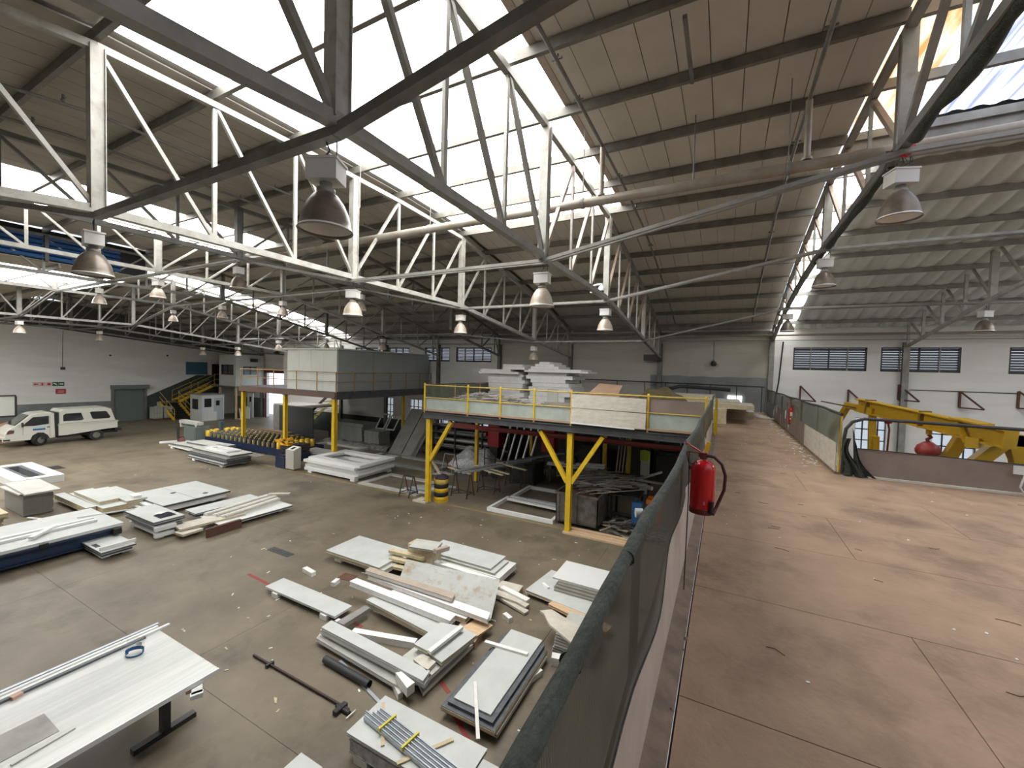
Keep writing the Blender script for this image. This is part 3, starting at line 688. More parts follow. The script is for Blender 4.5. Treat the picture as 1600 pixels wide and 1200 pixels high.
thing('white_batten', MB().bar((RX[4] + .05, 12.26, 3.60), (RX[4] + 2.0, 12.26, 3.57), .03, .035), WPROF, 'thin white batten along the foot of the whitish boards', 'batten')
# side and rear rails of the storage deck
r = empty('deck_side_rail', (DX0, 17, 3.6), 'yellow rail along the left side of the storage deck with dull netting', 'railing')
for y in (14.4, 16.4, 18.4, 20.4, 21.8): build('rail_post', MB().box(DX0 - .02, DX0 + .02, y - .02, y + .02, 3.6, 4.56), YELR, r)
build('top_rail', MB().tube([(DX0, 12.4, 4.55), (DX0, 21.9, 4.55)], .02, 8), BLKS, r)
build('shade_net', MB().add([(DX0, 12.45, 3.62), (DX0, 21.9, 3.62), (DX0, 21.9, 4.52), (DX0, 12.45, 4.52)], [(0, 1, 2, 3)]), NETF, r)
r = empty('rear_pipe_rail', (-1, 21.7, 3.6), 'dark pipe rail along the rear wall at the end of the walkway', 'railing')
build('top_rail', MB().tube([(-10, 21.6, 4.85), (-4, 21.6, 4.8), (1.6, 21.6, 4.75)], .03, 8), BLKS, r)
for x in (-9, -7, -5, -3.6, -2.6, -1.6, -.6, .5, 1.5): build('rail_post', MB().tube([(x, 21.6, 3.6), (x, 21.6, 4.78)], .02, 6), BLKS, r)

# office deck
OX0, OX1, OY0 = -25.9, -17.5, 14.35
dk = empty('office_deck', (-21.5, 18, 3.5), 'brown-edged office deck on yellow posts carrying the grey cabin', 'mezzanine deck')
build('deck_slab', MB().box(OX0, OX1, OY0, 21.95, 3.72, 3.84), DSTL, dk)
build('edge_beam', MB().box(OX0, OX1, OY0 - .06, OY0 + .04, 3.52, 3.8), mat('brown_fascia', (.12, .075, .055), .6), dk)
build('side_beam', MB().box(OX1 - .05, OX1 + .06, OY0, 21.9, 3.45, 3.8), DSTL, dk)
for i in range(5): x = OX0 + .8 + 1.8 * i; build('joist', MB().box(x - .05, x + .05, OY0 + .1, 21.9, 3.5, 3.72), DSTL, dk)
stand_post(-17.75, 14.5, 3.5, 'yellow office-deck post behind the stack of white frames', .2)
stand_post(-21.75, 14.5, 3.5, 'yellow office-deck post behind the orange-topped machine', .18)
stand_post(-25.75, 14.5, 3.5, 'yellow office-deck post behind the middle of the roller bed', .18)
stand_post(-18.6, 20.5, 3.5, 'thin yellow post far under the office deck', .14)
rl = empty('office_deck_rail', (-21, 14.4, 3.84), 'rust-stained yellow guard rail around the office deck', 'railing')
for x in (-25.8, -24.1, -22.6, -20.6, -18.95): build('rail_post', MB().box(x - .02, x + .02, OY0 - .02, OY0 + .02, 3.8, 4.86), YELB, rl)
for y in (OY0, 15.55, 16.9, 18.2, 19.5, 20.8, 21.9): build('rail_post', MB().box(OX1 - .02, OX1 + .02, y - .02, y + .02, 3.8, 4.86), YELB, rl)
build('top_rail', MB().tube([(-25.85, 16.4, 4.84), (-25.85, OY0, 4.84), (OX1, OY0, 4.84), (OX1, 21.9, 4.84)], .022, 6), YELB, rl)
build('mid_rail', MB().tube([(-25.85, 16.4, 4.36), (-25.85, OY0, 4.36), (OX1, OY0, 4.36), (OX1, 21.9, 4.36)], .018, 6), YELB, rl)
ob = empty('site_office_cabin', (-19.6, 18, 3.84), 'large grey panelled cabin standing on the office deck', 'cabin')
for i in range(4): x = -21.6 + .99 * i; build('wall_panel', MB().box(x + .003, x + .985, 14.5, 14.56, 3.84, 6.0), OFFW, ob)
for i in range(6): y = 14.5 + 1.22 * i; build('wall_panel', MB().box(-17.68, -17.62, y + .003, y + 1.213, 3.84, 5.98), OFFG, ob)
build('wall_panel', MB().box(-21.6, -21.55, 14.56, 21.8, 3.84, 6.0), OFFG, ob)
build('corner_trim', MB().box(-17.69, -17.6, 14.47, 14.56, 3.84, 6.0), OFFW, ob)
build('roof_panel', MB().box(-22.3, -17.55, 14.42, 21.85, 6.0, 6.08), OFFW, ob)

# ------------------------------------------------------------------ walkway rails
RXL = -.235
rl = empty('walkway_left_rail', (RXL, 5, 3.6), 'green net-wrapped pipe handrail on the left edge of the walkway', 'railing')
random.seed(2)
path = [(RXL + .006 * math.sin(y * 3.1), y, 4.655 + .006 * math.sin(y * 2.2)) for y in [(-.6 + .16 * i) for i in range(82)]]
def rrf(i):
    y = -.6 + .16 * i
    return .0195 + .0012 * math.sin(i * 2.1) + (.009 if abs(y - 1.66) < .1 else 0) + (.009 if abs(y - 3.55) < .1 else 0)
build('handrail', MB().tube(path, .03, 12, rf=rrf), RAILW, rl)
for y in (.72, 1.22): build('tie_band', MB().tube([(RXL, y, 4.655), (RXL, y + .008, 4.655)], .0225, 14), RAILW, rl)
build('white_cap', MB().tube([(RXL - .055, 1.64, 4.655), (RXL - .03, 1.65, 4.655)], .018, 10), WPROF, rl)
for y in (1.64, 3.55, 5.5, 7.5, 9.5, 11.4): build('rail_post', MB().tube([(RXL - .045, y, 3.6), (RXL - .045, y, 4.5), (RXL - .01, y, 4.64)], .017, 8), YELR if y > 9 else TARP, rl)
def bottom(y): return 4.14 + .035 * math.sin(y * 1.9 + 1) + .02 * math.sin(y * 5.3) - (.12 if y < 1.4 else 0) * (1.4 - y)
def fnet(u, v): y = -.6 + 13 * u; zb_ = bottom(y) - .02; return (RXL - .014 + .012 * math.sin(y * 4 + v * 3) * (1 - v) + .02 * (1 - v) * math.sin(y * 1.3), y, zb_ + (4.65 - zb_) * v)
build('shade_net', MB().grid(fnet, 90, 5), NET, rl)
def fs(u, v): y = -.6 + 13 * u; return (RXL - .008 - .02 * v + .012 * math.sin(y * 1.6) * v, y, 3.62 + (bottom(y) + .03 - 3.62) * v)
build('kick_sheet', MB().grid(fs, 90, 2), SHEET, rl)
build('lower_seam', MB().tube([(fnet(i / 90, 0)) for i in range(91)], .004, 5), NETR, rl)
build('drop_cord', MB().tube([(RXL + .03, 3.18, 4.65), (RXL + .035, 3.2, 4.3), (RXL + .03, 3.2, 3.64)], .004, 5), BLK, rl)
stand = empty('yellow_rail_stub', (-.1, 12.2, 3.6), 'short yellow post where the deck rail meets the walkway rail', 'post')
build('post', MB().box(-.2, -.14, 12.1, 12.16, 3.55, 4.6), YEL, stand); build('bracket', MB().box(-.21, -.12, 11.6, 11.66, 3.75, 4.3), YEL, stand)
# right rail of the walkway
RXR = 1.76
rl = empty('walkway_right_rail', (RXR, 15, 3.6), 'dark netted rail with kick boards on the right of the walkway', 'railing')
build('top_rail', MB().tube([(RXR, y, 4.62 + .012 * math.sin(y * 2)) for y in [8.62 + .7 * i for i in range(20)]], .026, 8), NETR, rl)
for y in (8.65, 10.6, 12.6, 14.6, 16.6, 18.6, 20.6, 21.7): build('rail_post', MB().tube([(RXR, y, 3.6), (RXR, y, 4.6)], .022, 8), YELR if y < 9 else STEELD, rl)
def fr_(u, v): y = 8.62 + 13.2 * u; return (RXR - .02 - .02 * math.sin(y * 1.6) * (1 - v), y, 3.98 + .62 * v + .02 * math.sin(y * 1.2) * (1 - v))
build('shade_net', MB().grid(fr_, 60, 3), NETF, rl)
kb = [(8.66, 9.95, BWHT), (9.97, 11.75, BWHT), (11.8, 13.3, BRNSH), (13.35, 14.4, BRNSH), (14.6, 16.1, BRNSH), (16.5, 18.5, BRNSH), (18.8, 21.4, DADO)]
for a, b, m in kb: build('kick_board', MB().box(RXR - .05, RXR - .035, a, b, 3.62, 4.12), m, rl)
build('toe_rail', MB().box(RXR - .06, RXR, 8.62, 21.8, 3.6, 3.64), KERB, rl)
for i, y in enumerate((17.3, 14.9)): thing('paper_notice', MB().box(RXR - .07, RXR - .065, y, y + .2, 3.95, 4.2), WFOAM, 'small %s white notice on the right walkway rail' % ('farther', 'nearer')[i], 'notice')
# wall-side rail along the open end, facing the crane
rl = empty('front_pipe_rail', (3.4, 8.6, 3.6), 'dark pipe rail with brown vinyl panel in front of the yellow gantry crane', 'railing')
build('top_rail', MB().tube([(1.8, 8.6, 3.62), (1.8, 8.6, 4.2), (1.82, 8.6, 4.38), (1.9, 8.6, 4.5), (2.05, 8.6, 4.56), (2.6, 8.6, 4.56), (3.4, 8.6, 4.55), (5.5, 8.6, 4.53)], .026, 10), BLKS, rl)
build('bottom_rail', MB().box(1.8, 6.2, 8.56, 8.62, 3.6, 3.63), BWHT, rl)
build('vinyl_panel', MB().grid(lambda u, v: (1.98 + 2.15 * u, 8.6 + .02 * math.sin(u * 9) * v, 3.64 + (.42 - .02 * u) * v), 30, 4), BRNSH, rl)
build('vinyl_panel', MB().grid(lambda u, v: (4.13 + 1.8 * u, 8.6 + .02 * math.sin(u * 9) * v, 3.64 + .40 * v), 12, 3), DADO, rl)
build('panel_hem', MB().tube([(1.98, 8.59, 4.07), (4.2, 8.59, 4.04)], .008, 6), BLK, rl)
for x in (4.05,): build('rail_post', MB().tube([(x, 8.63, 3.6), (x, 8.63, 4.54)], .022, 8), YELR if x < 3 else STEELD, rl)
mb = MB()
mb.grid(lambda u, v: (1.79 + .03 * math.sin(v * 7) + (.12 - .05 * v) * u + .10 * (1 - v) ** 3 * u * 2.2, 8.53 + .035 * math.cos(u * 14) * (1 - .4 * v), 3.61 + .62 * v), 16, 12)
mb.grid(lambda u, v: (1.95 + .06 * u - .05 * v + .22 * (1 - v) ** 2.5 * u, 8.55 + .02 * math.cos(u * 9), 3.61 + .80 * v - .3 * v * u), 10, 10)
thing('bunched_net', mb, NETR, 'black net bunched at the walkway rail corner', 'net')
r = empty('rail_sign_plate', (4.12, 8.5, 4.0), 'small white plate on a bracket at the right end of the vinyl panel', 'plate')
x_, z_ = (3.774, 3.630)
build('plate', MB().box(x_ - .05, x_ + .3, 8.5, 8.52, z_ + .28, z_ + .40), BOXW, r); build('bracket', MB().tube([(x_ + .06, 8.5, z_ + .28), (x_ + .02, 8.5, z_ + .1), (x_ + .06, 8.5, z_ + .02), (x_ + .2, 8.5, z_ + .02)], .012, 6), BOXW, r)
# litter along the right kick board
mb = MB(); random.seed(9)
for i in range(90):
    y = random.uniform(8.8, 20); x = RXR - .12 - abs(random.gauss(0, .14)); a = random.uniform(0, 180); l = random.uniform(.01, .07)
    mb.box(x - l, x + l, y - .008, y + .008, 3.601, 3.608, rot=a)
for i in range(70):
    y = random.uniform(2.5, 16); x = random.uniform(0, 3.8) if y < 8.4 else random.uniform(0, 1.6); l = random.uniform(.004, .012)
    mb.box(x - l, x + l, y - l * .7, y + l * .7, 3.601, 3.604, rot=random.uniform(0, 90))
tag(build('board_litter', mb, WFOAM), 'white chips and strips littering the walkway boards', 'litter', kind='stuff')
mb = MB(); random.seed(19)
for i in range(26):
    y = random.uniform(2.2, 8.4); x = random.uniform(.0, 4.2); l = random.uniform(.02, .07)
    mb.tube([(x, y, 3.602), (x + l, y + random.uniform(-.02, .02), 3.603), (x + 2 * l, y + random.uniform(-.04, .03), 3.602)], .0022, 4)
tag(build('dirt_scraps', mb, RUST), 'dark twisted scraps and dirt on the walkway boards', 'litter', kind='stuff')

# ------------------------------------------------------------------ extinguishers
def extinguisher(x, y, z, h, rz, label, s=1.0):
    r = empty('fire_extinguisher', (x, y, z), label, 'fire extinguisher', 'red fire extinguishers on the walkway rails'); r.rotation_euler = (0, 0, rz)
    R_ = .083 * s; t = h
    prof = [(R_ * .9, 0), (R_, .012), (R_, t * .80), (R_ * .97, t * .85), (R_ * .85, t * .91), (R_ * .6, t * .96), (R_ * .28, t * .985), (R_ * .25, t)]
    build('cylinder', MB().lathe(prof, n=32), RED, r, local=True)
    build('foot_ring', MB().lathe([(R_ * 1.02, -.004), (R_ * 1.03, .03), (R_ * 1.0, .034)], n=32), BLK if s < 1 else mat('dark_red_foot', (.10, .005, .006), .4), r, local=True)
    build('valve', MB().lathe([(.022, t), (.026, t + .01), (.018, t + .03), (.024, t + .045)], n=14).box(-.035, .035, -.012, .012, t + .015, t + .035), REDD, r, local=True)
    build('lever', MB().bar((-.02, 0, t + .05), (-.125, 0, t + .11), .018, .008), RED, r, local=True)
    build('carry_handle', MB().bar((-.0, 0, t + .04), (-.13, 0, t + .043), .018, .006), REDD, r, local=True)
    build('safety_seal', MB().extrude([(.0, t + .05), (.03, t + .055), (.045, t + .12), (.02, t + .13), (.005, t + .09)], 'y', -.006, .006), mat('yellow_tag', (.85, .50, .02), .5), r, local=True)
    build('hose', MB().tube([(.02, -.015, t + .03), (.07, -.02, t + .025), (.12, -.02, t - .02), (.145, -.02, t - .10), (.14, -.025, t - .2), (.105, -.04, t - .30), (.075, -.06, t - .38), (.065, -.07, .03)], .0115, 10), mat('dark_hose', (.06, .012, .012), .4), r, local=True)
    build('nozzle', MB().tube([(.066, -.07, .10), (.063, -.072, .02)], .015, 10), BLK, r, local=True)
    build('label_sheet', MB().grid(lambda u, v: ((R_ + .001) * math.cos(R((-8 if s >= 1 else -130) + (34 if s >= 1 else 80) * u)), (R_ + .001) * math.sin(R((-8 if s >= 1 else -130) + (34 if s >= 1 else 80) * u)), t * (.28 + .42 * v)), 8, 1), WPROF, r, local=True)
    if s >= 1: build('emblem', MB().lathe([(.0, 0), (.009, 0)], n=12).grid(lambda u, v: ((R_ + .001) * math.cos(R(-82 + 9 * u)), (R_ + .001) * math.sin(R(-82 + 9 * u)), t * (.18 + .07 * v)), 4, 1), mat('faded_emblem', (.5, .12, .12), .4), r, local=True)
    else: build('label_band', MB().grid(lambda u, v: ((R_ + .002) * math.cos(R(-130 + 80 * u)), (R_ + .002) * math.sin(R(-130 + 80 * u)), t * (.38 + .08 * v)), 8, 1), BLK, r, local=True)
    build('hanger', MB().tube([(-R_ * .9, .03, t * .86), (-R_ - .02, .03, t * .9), (-R_ - .045, .03, t + .12)], .005, 6).box(-R_ - .012, -R_ + .01, -.01, .03, t * .78, t * .84), REDD, r, local=True)
    return r
x_, z_ = (-0.114, 4.208)
extinguisher(x_, 3.28, z_, .385, .0, 'large red fire extinguisher with yellow seal hanging on the near left handrail')
x_, z_ = (1.764, 3.871)
extinguisher(x_ - .02, 14.1, z_, .5, 0, 'small far red fire extinguisher with white label on the right netted rail', .99)

# ------------------------------------------------------------------ right wing: crane, brackets
gc = empty('gantry_crane', (5, 13, 0), 'ochre yellow portable gantry crane below the right side of the walkway', 'crane')
GL = ((3.054, 4.707)); GR = ((4.341, 4.401))
ya, yb = 13.2, 10.2
zt = GL[1]
gl = Vector((GL[0], ya, GL[1])); gr = Vector((GR[0], yb, GR[1]))
gz = (gl.z + gr.z) / 2
dirv = (gr - gl).normalized()
def along(t, dz=0, side=0):
    p = gl + (gr - gl) * t; nrm = Vector((dirv.y, -dirv.x, 0)); return p + nrm * side + Vector((0, 0, dz))
mb = MB()
mb.bar(along(-.02, .0), along(1.02, .0), .20, .025).bar(along(-.02, -.30), along(1.02, -.30), .20, .025).bar(along(-.02, -.15), along(1.02, -.15), .02, .28)
build('main_beam', mb, GANT, gc)
build('end_plate', MB().bar(along(1.02, -.15), along(1.026, -.15), .22, .33), GANT, gc)
for t in (.08, .52): build('stiffener_band', MB().bar(along(t, -.14, -.02), along(t + .012, -.14, -.02), .23, .36), mat('brown_band', (.20, .12, .02), .5), gc)
build('trolley', MB().bar(along(.74, .03), along(.90, .02), .30, .03).bar(along(.78, -.02, .1), along(.84, -.36, .12), .08, .05), GANT, gc)
def leg(name, p0, p1, w_): build(name, MB().bar(p0, p1, w_, w_), GANT, gc)
L0 = along(.12, -.32)
leg('head_arm', along(-.14, -.22), along(.14, -.22), .15)
leg('leg', along(-.13, -.22), along(-.30, -1.1), .12); leg('leg', L0, along(.13, -1.2), .13); 
leg('leg', along(.13, -1.2), (along(.11, 0).x, ya, .12), .12); leg('leg', along(.16, -.8), (along(.34, 0).x, ya, .12), .12); leg('leg', along(-.30, -1.1), (along(-.34, 0).x, ya, .12), .12)
leg('foot_beam', (gl.x - 1.4, ya, .12), (gl.x + 1.6, ya, .12), .16)
YR = 11.5
def lg(a, b_, w_, y=YR, nm='leg'):
    k_ = (a[1] - .1) / max(.05, a[1] - b_[1]); leg(nm, (a[0], y, a[1]), (a[0] + (b_[0] - a[0]) * min(k_, 3.2), y, a[1] - (a[1] - b_[1]) * min(k_, 3.2)), w_)
    if k_ > 3.2: leg(nm, (a[0] + (b_[0] - a[0]) * 3.2, y, a[1] - (a[1] - b_[1]) * 3.2), (a[0] + (b_[0] - a[0]) * 3.4, y, .1), w_ * .9)
A_ = (4.198, 4.170); B_ = (5.192, 4.104)
leg('cross_beam', (A_[0], YR, A_[1]), (B_[0], YR, B_[1]), .21)
lg((4.302, 4.141), (4.126, 3.704), .19); lg((4.968, 4.181), (4.518, 3.623), .21); lg((4.984, 4.207), (5.094, 3.697), .21); lg((5.203, 4.006), (5.350, 3.598), .13, 12.2)
leg('head_post', (B_[0] - .35, YR, B_[1] + .02), (gr.x - .3, yb + .3, gr.z - .3), .18)
leg('foot_beam', (A_[0] - 1.9, YR, .1), (B_[0] + 1.0, YR, .1), .2)
h = empty('chain_hoist', along(.57, -.9), 'red chain hoist with hook hanging from the yellow crane beam', 'hoist')
p = along(.57, -.33)
build('trolley_clamp', MB().bar(p, (p.x, p.y, p.z - .1), .14, .05), GANT, h)
build('hook_block', MB().tube([(p.x, p.y, p.z - .1), (p.x + .04, p.y, p.z - .15), (p.x - .02, p.y, p.z - .2), (p.x, p.y, p.z - .25)], .035, 8), REDD, h)
build('hoist_body', MB().lathe([(0, p.z - .58), (.12, p.z - .57), (.19, p.z - .49), (.2, p.z - .42), (.17, p.z - .33), (.07, p.z - .25), (0, p.z - .24)], p.x, p.y, 18), mat('hoist_red', (.28, .03, .025), .45), h)
build('lower_hook', MB().tube([(p.x, p.y, p.z - .58), (p.x, p.y, p.z - .75), (p.x + .08, p.y, p.z - .82)], .05, 8), REDD, h)
x_, z_ = (3.549, 4.264); h = empty('red_chain_block', (x_, 13, z_), 'small red chain block at the left head of the crane', 'hoist')
build('block', MB().lathe([(.0, z_ - .12), (.07, z_ - .1), (.09, z_), (.06, z_ + .1), (.0, z_ + .12)], x_, 13.0, 12), RED, h)
build('chain', MB().tube([(x_, 13.0, z_ - .1), (x_ + .03, 13.0, z_ - .25), (x_ + .01, 13.0, z_ - .9)], .02, 6), REDD, h)
for i, q in enumerate(((2.975, 4.234), (4.655, 4.141), (6.260, 4.424), (8.056, 4.232), (9.606, 4.312))):
    x, z = q; s_ = .62
    thing('wall_bracket', MB().bar((x, 21.96, z), (x, 21.96, z + s_), .06).bar((x, 21.96, z), (x + .5, 21.5, z - .02), .05).bar((x + .5, 21.5, z - .02), (x, 21.96, z + s_), .05), RUST,
          'brown triangular bracket on the white wall, %s from the walkway corner' % ('first', 'second', 'third', 'fourth', 'fifth')[i], 'wall bracket', 'brown triangular brackets on the right rear wall')
a = (2.317, 4.593); thing('projecting_rod', MB().bar((a[0], 13.6, a[1]), (gl.x - .1, 13.15, gl.z - .22), .03), RUST, 'thin brown rod sticking out behind the left end of the crane', 'rod')
thing('hoist_cable', MB().tube([(6.6, 21.97, 4.85), (12, 21.97, 4.85)], .015, 5), BLK, 'thin black cable along the white wall behind the crane beam', 'cable')

# ================================================================== FAR SIDE OF THE HALL
# outside the open door
ys_ = struct('ground_yard', MB().box(-60, -20, 24.66, 60, -.1, -.01), mat('sunlit_yard', (.75, .74, .70), .9))
tr = empty('yard_truck', (-40, 36, 0), 'blue and white truck standing outside the open doorway', 'truck')
build('cargo_box', MB().box(-44.5, -39.5, 34.2, 36.8, 1.5, 4.6), BLUE, tr); build('stripe', MB().box(-44.5, -39.48, 34.18, 34.2, 2.9, 3.3), WFOAM, tr)
build('chassis', MB().box(-45, -36.6, 34.5, 36.5, .8, 1.5), BLKS, tr)
build('cab', MB().extrude([(-39.3, .9), (-36.8, .9), (-36.7, 1.9), (-37.4, 3.3), (-39.3, 3.4)], 'y', 34.3, 36.6), CARW, tr)
build('windscreen', MB().extrude([(-38.9, 2.1), (-37.1, 2.1), (-37.5, 3.1), (-38.9, 3.15)], 'y', 34.27, 34.3), CGL, tr)
for x in (-43.5, -42.2, -38.2): build('wheel', MB().tube([(x, 34.2, .5), (x, 34.5, .5)], .5, 16), BLK, tr)
struct('door_2', MB().box(-39.62, -39.5, 24.3, 24.4, 0, 4.35).box(-36.1, -35.98, 24.3, 24.4, 0, 4.35).box(-39.6, -36.0, 24.2, 24.4, 4.3, 4.6), REDD)
bk_ = empty('parked_motorcycle', (-38.9, 25.6, 0), 'small dark motorcycle parked just outside the doorway', 'motorcycle')
for x in (-39.3, -38.5): build('wheel', MB().tube([(x + .28 * math.cos(i * .5236), 25.6, .3 + .28 * math.sin(i * .5236)) for i in range(13)], .05, 6, caps=False), BLK, bk_)
build('body', MB().bar((-39.3, 25.6, .35), (-38.9, 25.6, .75), .1).bar((-38.9, 25.6, .7), (-38.5, 25.6, .35), .12).box(-39.2, -38.7, 25.5, 25.7, .62, .85), BLKS, bk_); build('handlebar', MB().tube([(-38.6, 25.35, 1.0), (-38.62, 25.6, .95), (-38.6, 25.85, 1.0)], .02, 6), BLKS, bk_)

# upper office on posts at the rear left corner
uo = empty('upper_office', (-41.5, 23, 3), 'white panelled upper office on posts in the rear left corner', 'cabin')
build('floor_plate', MB().box(-44, -39.7, 21.6, 24.3, 2.88, 3.02), STEELD, uo)
mb = MB(); holes(mb, -42.5, -39.8, 3.02, 5.85, [(-42.2, -40.15, 4.05, 5.0)], lambda a, b, c, d: mb.box(a, b, 21.7, 21.78, c, d)); build('front_wall', mb, OFFW, uo)
mb = MB(); holes(mb, 21.78, 24.3, 3.02, 5.85, [(22.4, 23.6, 4.1, 4.85)], lambda a, b, c, d: mb.box(-39.88, -39.8, a, b, c, d)); build('side_wall', mb, OFFW, uo)
w1 = build('window', MB().box(-42.2, -40.15, 21.73, 21.75, 4.05, 5.0), CGL, uo); build('window_frame', MB().box(-42.2, -40.15, 21.69, 21.72, 4.05, 4.1).box(-42.2, -40.15, 21.69, 21.72, 4.95, 5.0).box(-41.2, -41.15, 21.69, 21.72, 4.05, 5).box(-42.2, -40.15, 21.69, 21.72, 4.42, 4.46), BLKS, w1)
w1 = build('window', MB().box(-39.85, -39.83, 22.4, 23.6, 4.1, 4.85), WGL, uo); build('window_frame', MB().box(-39.8, -39.78, 22.4, 23.6, 4.8, 4.85).box(-39.8, -39.78, 22.38, 22.43, 4.1, 4.85).box(-39.8, -39.78, 23.0, 23.04, 4.1, 4.85), BLKS, w1)
build('roof_panel', MB().box(-42.6, -39.75, 21.65, 24.3, 5.85, 5.92), OFFW, uo)
build('air_unit', MB().box(-39.8, -39.6, 23.0, 23.6, 5.3, 5.6), BLKS, uo)
for x, y in ((-39.8, 21.75), (-42.4, 21.75)): build('post', MB().box(x - .07, x + .07, y - .07, y + .07, 0, 2.9), mat('tan_post', (.55, .40, .20), .6), uo)
thing('blue_window_board', MB().box(-44.98, -44.95, 20.1, 21.9, 3.95, 5.15), BLUEG, 'teal blue window board high on the left wall above the stairs', 'board')
thing('dark_doorway_leaf', MB().box(-44.98, -44.94, 22.3, 23.1, 3.05, 5.0), mat('dark_brown_door', (.02, .012, .01), .5), 'dark door at the head of the left stairs', 'door')
# white booth below
bo = empty('white_booth', (-41.2, 20, 0), 'white panelled booth with grey door beside the yellow stairs', 'booth')
build('side_wall', MB().box(-42.3, -40.5, 19.25, 19.31, 0, 2.25), OFFW, bo)
build('front_wall', MB().box(-40.56, -40.5, 19.3, 21.1, 0, 2.25), mat('booth_white', (.72, .74, .76), .5), bo)
build('roof_panel', MB().box(-42.4, -40.4, 19.2, 21.15, 2.25, 2.33), OFFG, bo)
d = build('door', MB().box(-40.5, -40.46, 20.25, 21.0, .05, 2.0), mat('door_grey', (.50, .54, .58), .5), bo); build('door_window', MB().box(-40.46, -40.45, 20.4, 20.7, 1.3, 1.75), DARK, d)
build('window', MB().box(-40.5, -40.48, 19.5, 20.05, 1.2, 1.95), DARK, bo); build('side_window', MB().box(-41.9, -41.0, 19.22, 19.25, 1.0, 1.9), BLKS, bo)
for i in range(5): thing('white_panel_offcut', MB().box(-40.42 + .03 * i, -40.39 + .03 * i, 19.35 + .17 * i, 19.7 + .17 * i, 0, .55 + .22 * (i % 3)), WPROF, ['low white offcut leaning at the left corner of the booth', 'second white offcut leaning on the booth front', 'tall white offcut leaning under the booth window', 'fourth white offcut leaning on the booth front', 'white offcut leaning next to the booth door'][i], 'offcut', 'white offcuts leaning on the booth')
thing('white_slanted_sheet', MB().extrude([(-39.9, 0), (-39.2, 0), (-39.25, 1.0), (-39.8, 1.15)], 'y', 22.6, 22.65), WPROF, 'white slanted sheet standing between booth and corner post', 'sheet')
d2 = empty('back_booth', (-39, 23.6, 0), 'narrow white booth door standing behind the tan post', 'booth')
build('wall', MB().box(-40.6, -39.7, 23.2, 23.28, 0, 2.3), OFFW, d2); build('window', MB().box(-40.2, -39.95, 23.17, 23.2, 1.5, 2.0), DARK, d2)
thing('white_a_frame', MB().bar((-39.3, 21.9, 0), (-39.55, 21.9, 1.0), .05).bar((-39.0, 21.9, 0), (-39.55, 21.9, 1.0), .05).bar((-39.8, 21.9, .02), (-38.9, 21.9, .02), .06), WPROF, 'small white A-frame standing by the tan post', 'frame')
struct('door_3', MB().box(-43.6, -42.9, 24.33, 24.4, 0, 2.3), DARK)
# stairs at the left wall: lower flight toward the floor, landing, upper flight
st = empty('yellow_stairs', (-43, 19, 0), 'yellow steel staircase climbing along the left wall to the upper office', 'staircase')
def flight(p0, p1, wdt, n_, sideaxis, mstr):
    p0 = Vector(p0); p1 = Vector(p1); s_ = Vector(sideaxis) * wdt / 2
    for i in range(n_):
        p = p0 + (p1 - p0) * ((i + .5) / n_)
        build('tread', MB().bar(p - s_, p + s_, .26, .03), BLKS, st)
    for sg in (-1, 1):
        build('stringer', MB().bar(p0 + s_ * sg, p1 + s_ * sg, .05, .24), mstr, st)
        up = Vector((0, 0, .95))
        build('handrail', MB().tube([p0 + s_ * sg, p0 + s_ * sg + up, p1 + s_ * sg + up], .022, 6), YELR, st)
        build('mid_rail', MB().tube([p0 + s_ * sg + up * .5, p1 + s_ * sg + up * .5], .018, 6), YELR, st)
        build('baluster', MB().tube([(p0 + p1) / 2 + s_ * sg, (p0 + p1) / 2 + s_ * sg + up], .02, 6), YELR, st)
flight((-42.6, 18.9, 0), (-44.3, 18.5, 1.5), 1.3, 8, (.2, 1, 0), YEL)
build('landing', MB().box(-44.95, -44.2, 17.9, 19.6, 1.45, 1.55), STEELD, st); build('landing_side', MB().box(-44.95, -44.2, 17.86, 17.9, 0, 1.5), PANEL2, st)
flight((-44.3, 19.0, 1.55), (-44.3, 22.0, 3.05), 1.2, 8, (1, 0, 0), YEL)
build('upper_landing', MB().box(-44.95, -42.5, 21.9, 24.3, 2.95, 3.05), STEELD, st)
build('landing_rail', MB().tube([(-43.7, 21.9, 3.05), (-43.7, 21.9, 4.05), (-42.6, 21.9, 4.05), (-42.6, 21.9, 3.05)], .022, 6).tube([(-43.7, 21.9, 3.55), (-42.6, 21.9, 3.55)], .018, 6), YELR, st)
for i, y in enumerate((17.45, 18.15)):
    r = empty('ibc_tank', (-44.0, y, 0), ['cream caged liquid tank next to the roller shutter', 'cream caged liquid tank nearer the yellow stairs'][i], 'tank', 'caged liquid tanks by the shutter')
    build('tank', MB().box(-44.45, -43.6, y - .3, y + .3, .16, 1.15).lathe([(.12, 1.15), (.12, 1.22), (0, 1.23)], -44.0, y, 10), IBC, r)
    cg = MB()
    for k in range(4): cg.box(-43.6, -43.58, y - .31 + .2 * k, y - .29 + .2 * k, .15, 1.12)
    for k in range(3): cg.box(-43.6, -43.575, y - .31, y + .31, .2 + .42 * k, .23 + .42 * k)
    build('cage', cg, STEELM, r); build('pallet', MB().box(-44.5, -43.55, y - .33, y + .33, 0, .14), RUST, r)
thing('stair_clutter_box', MB().box(-43.2, -42.85, 19.9, 20.3, 0, .5).box(-43.1, -42.95, 20.0, 20.2, .5, .62), REDD, 'small dark red crate beside the foot of the yellow stairs', 'crate')
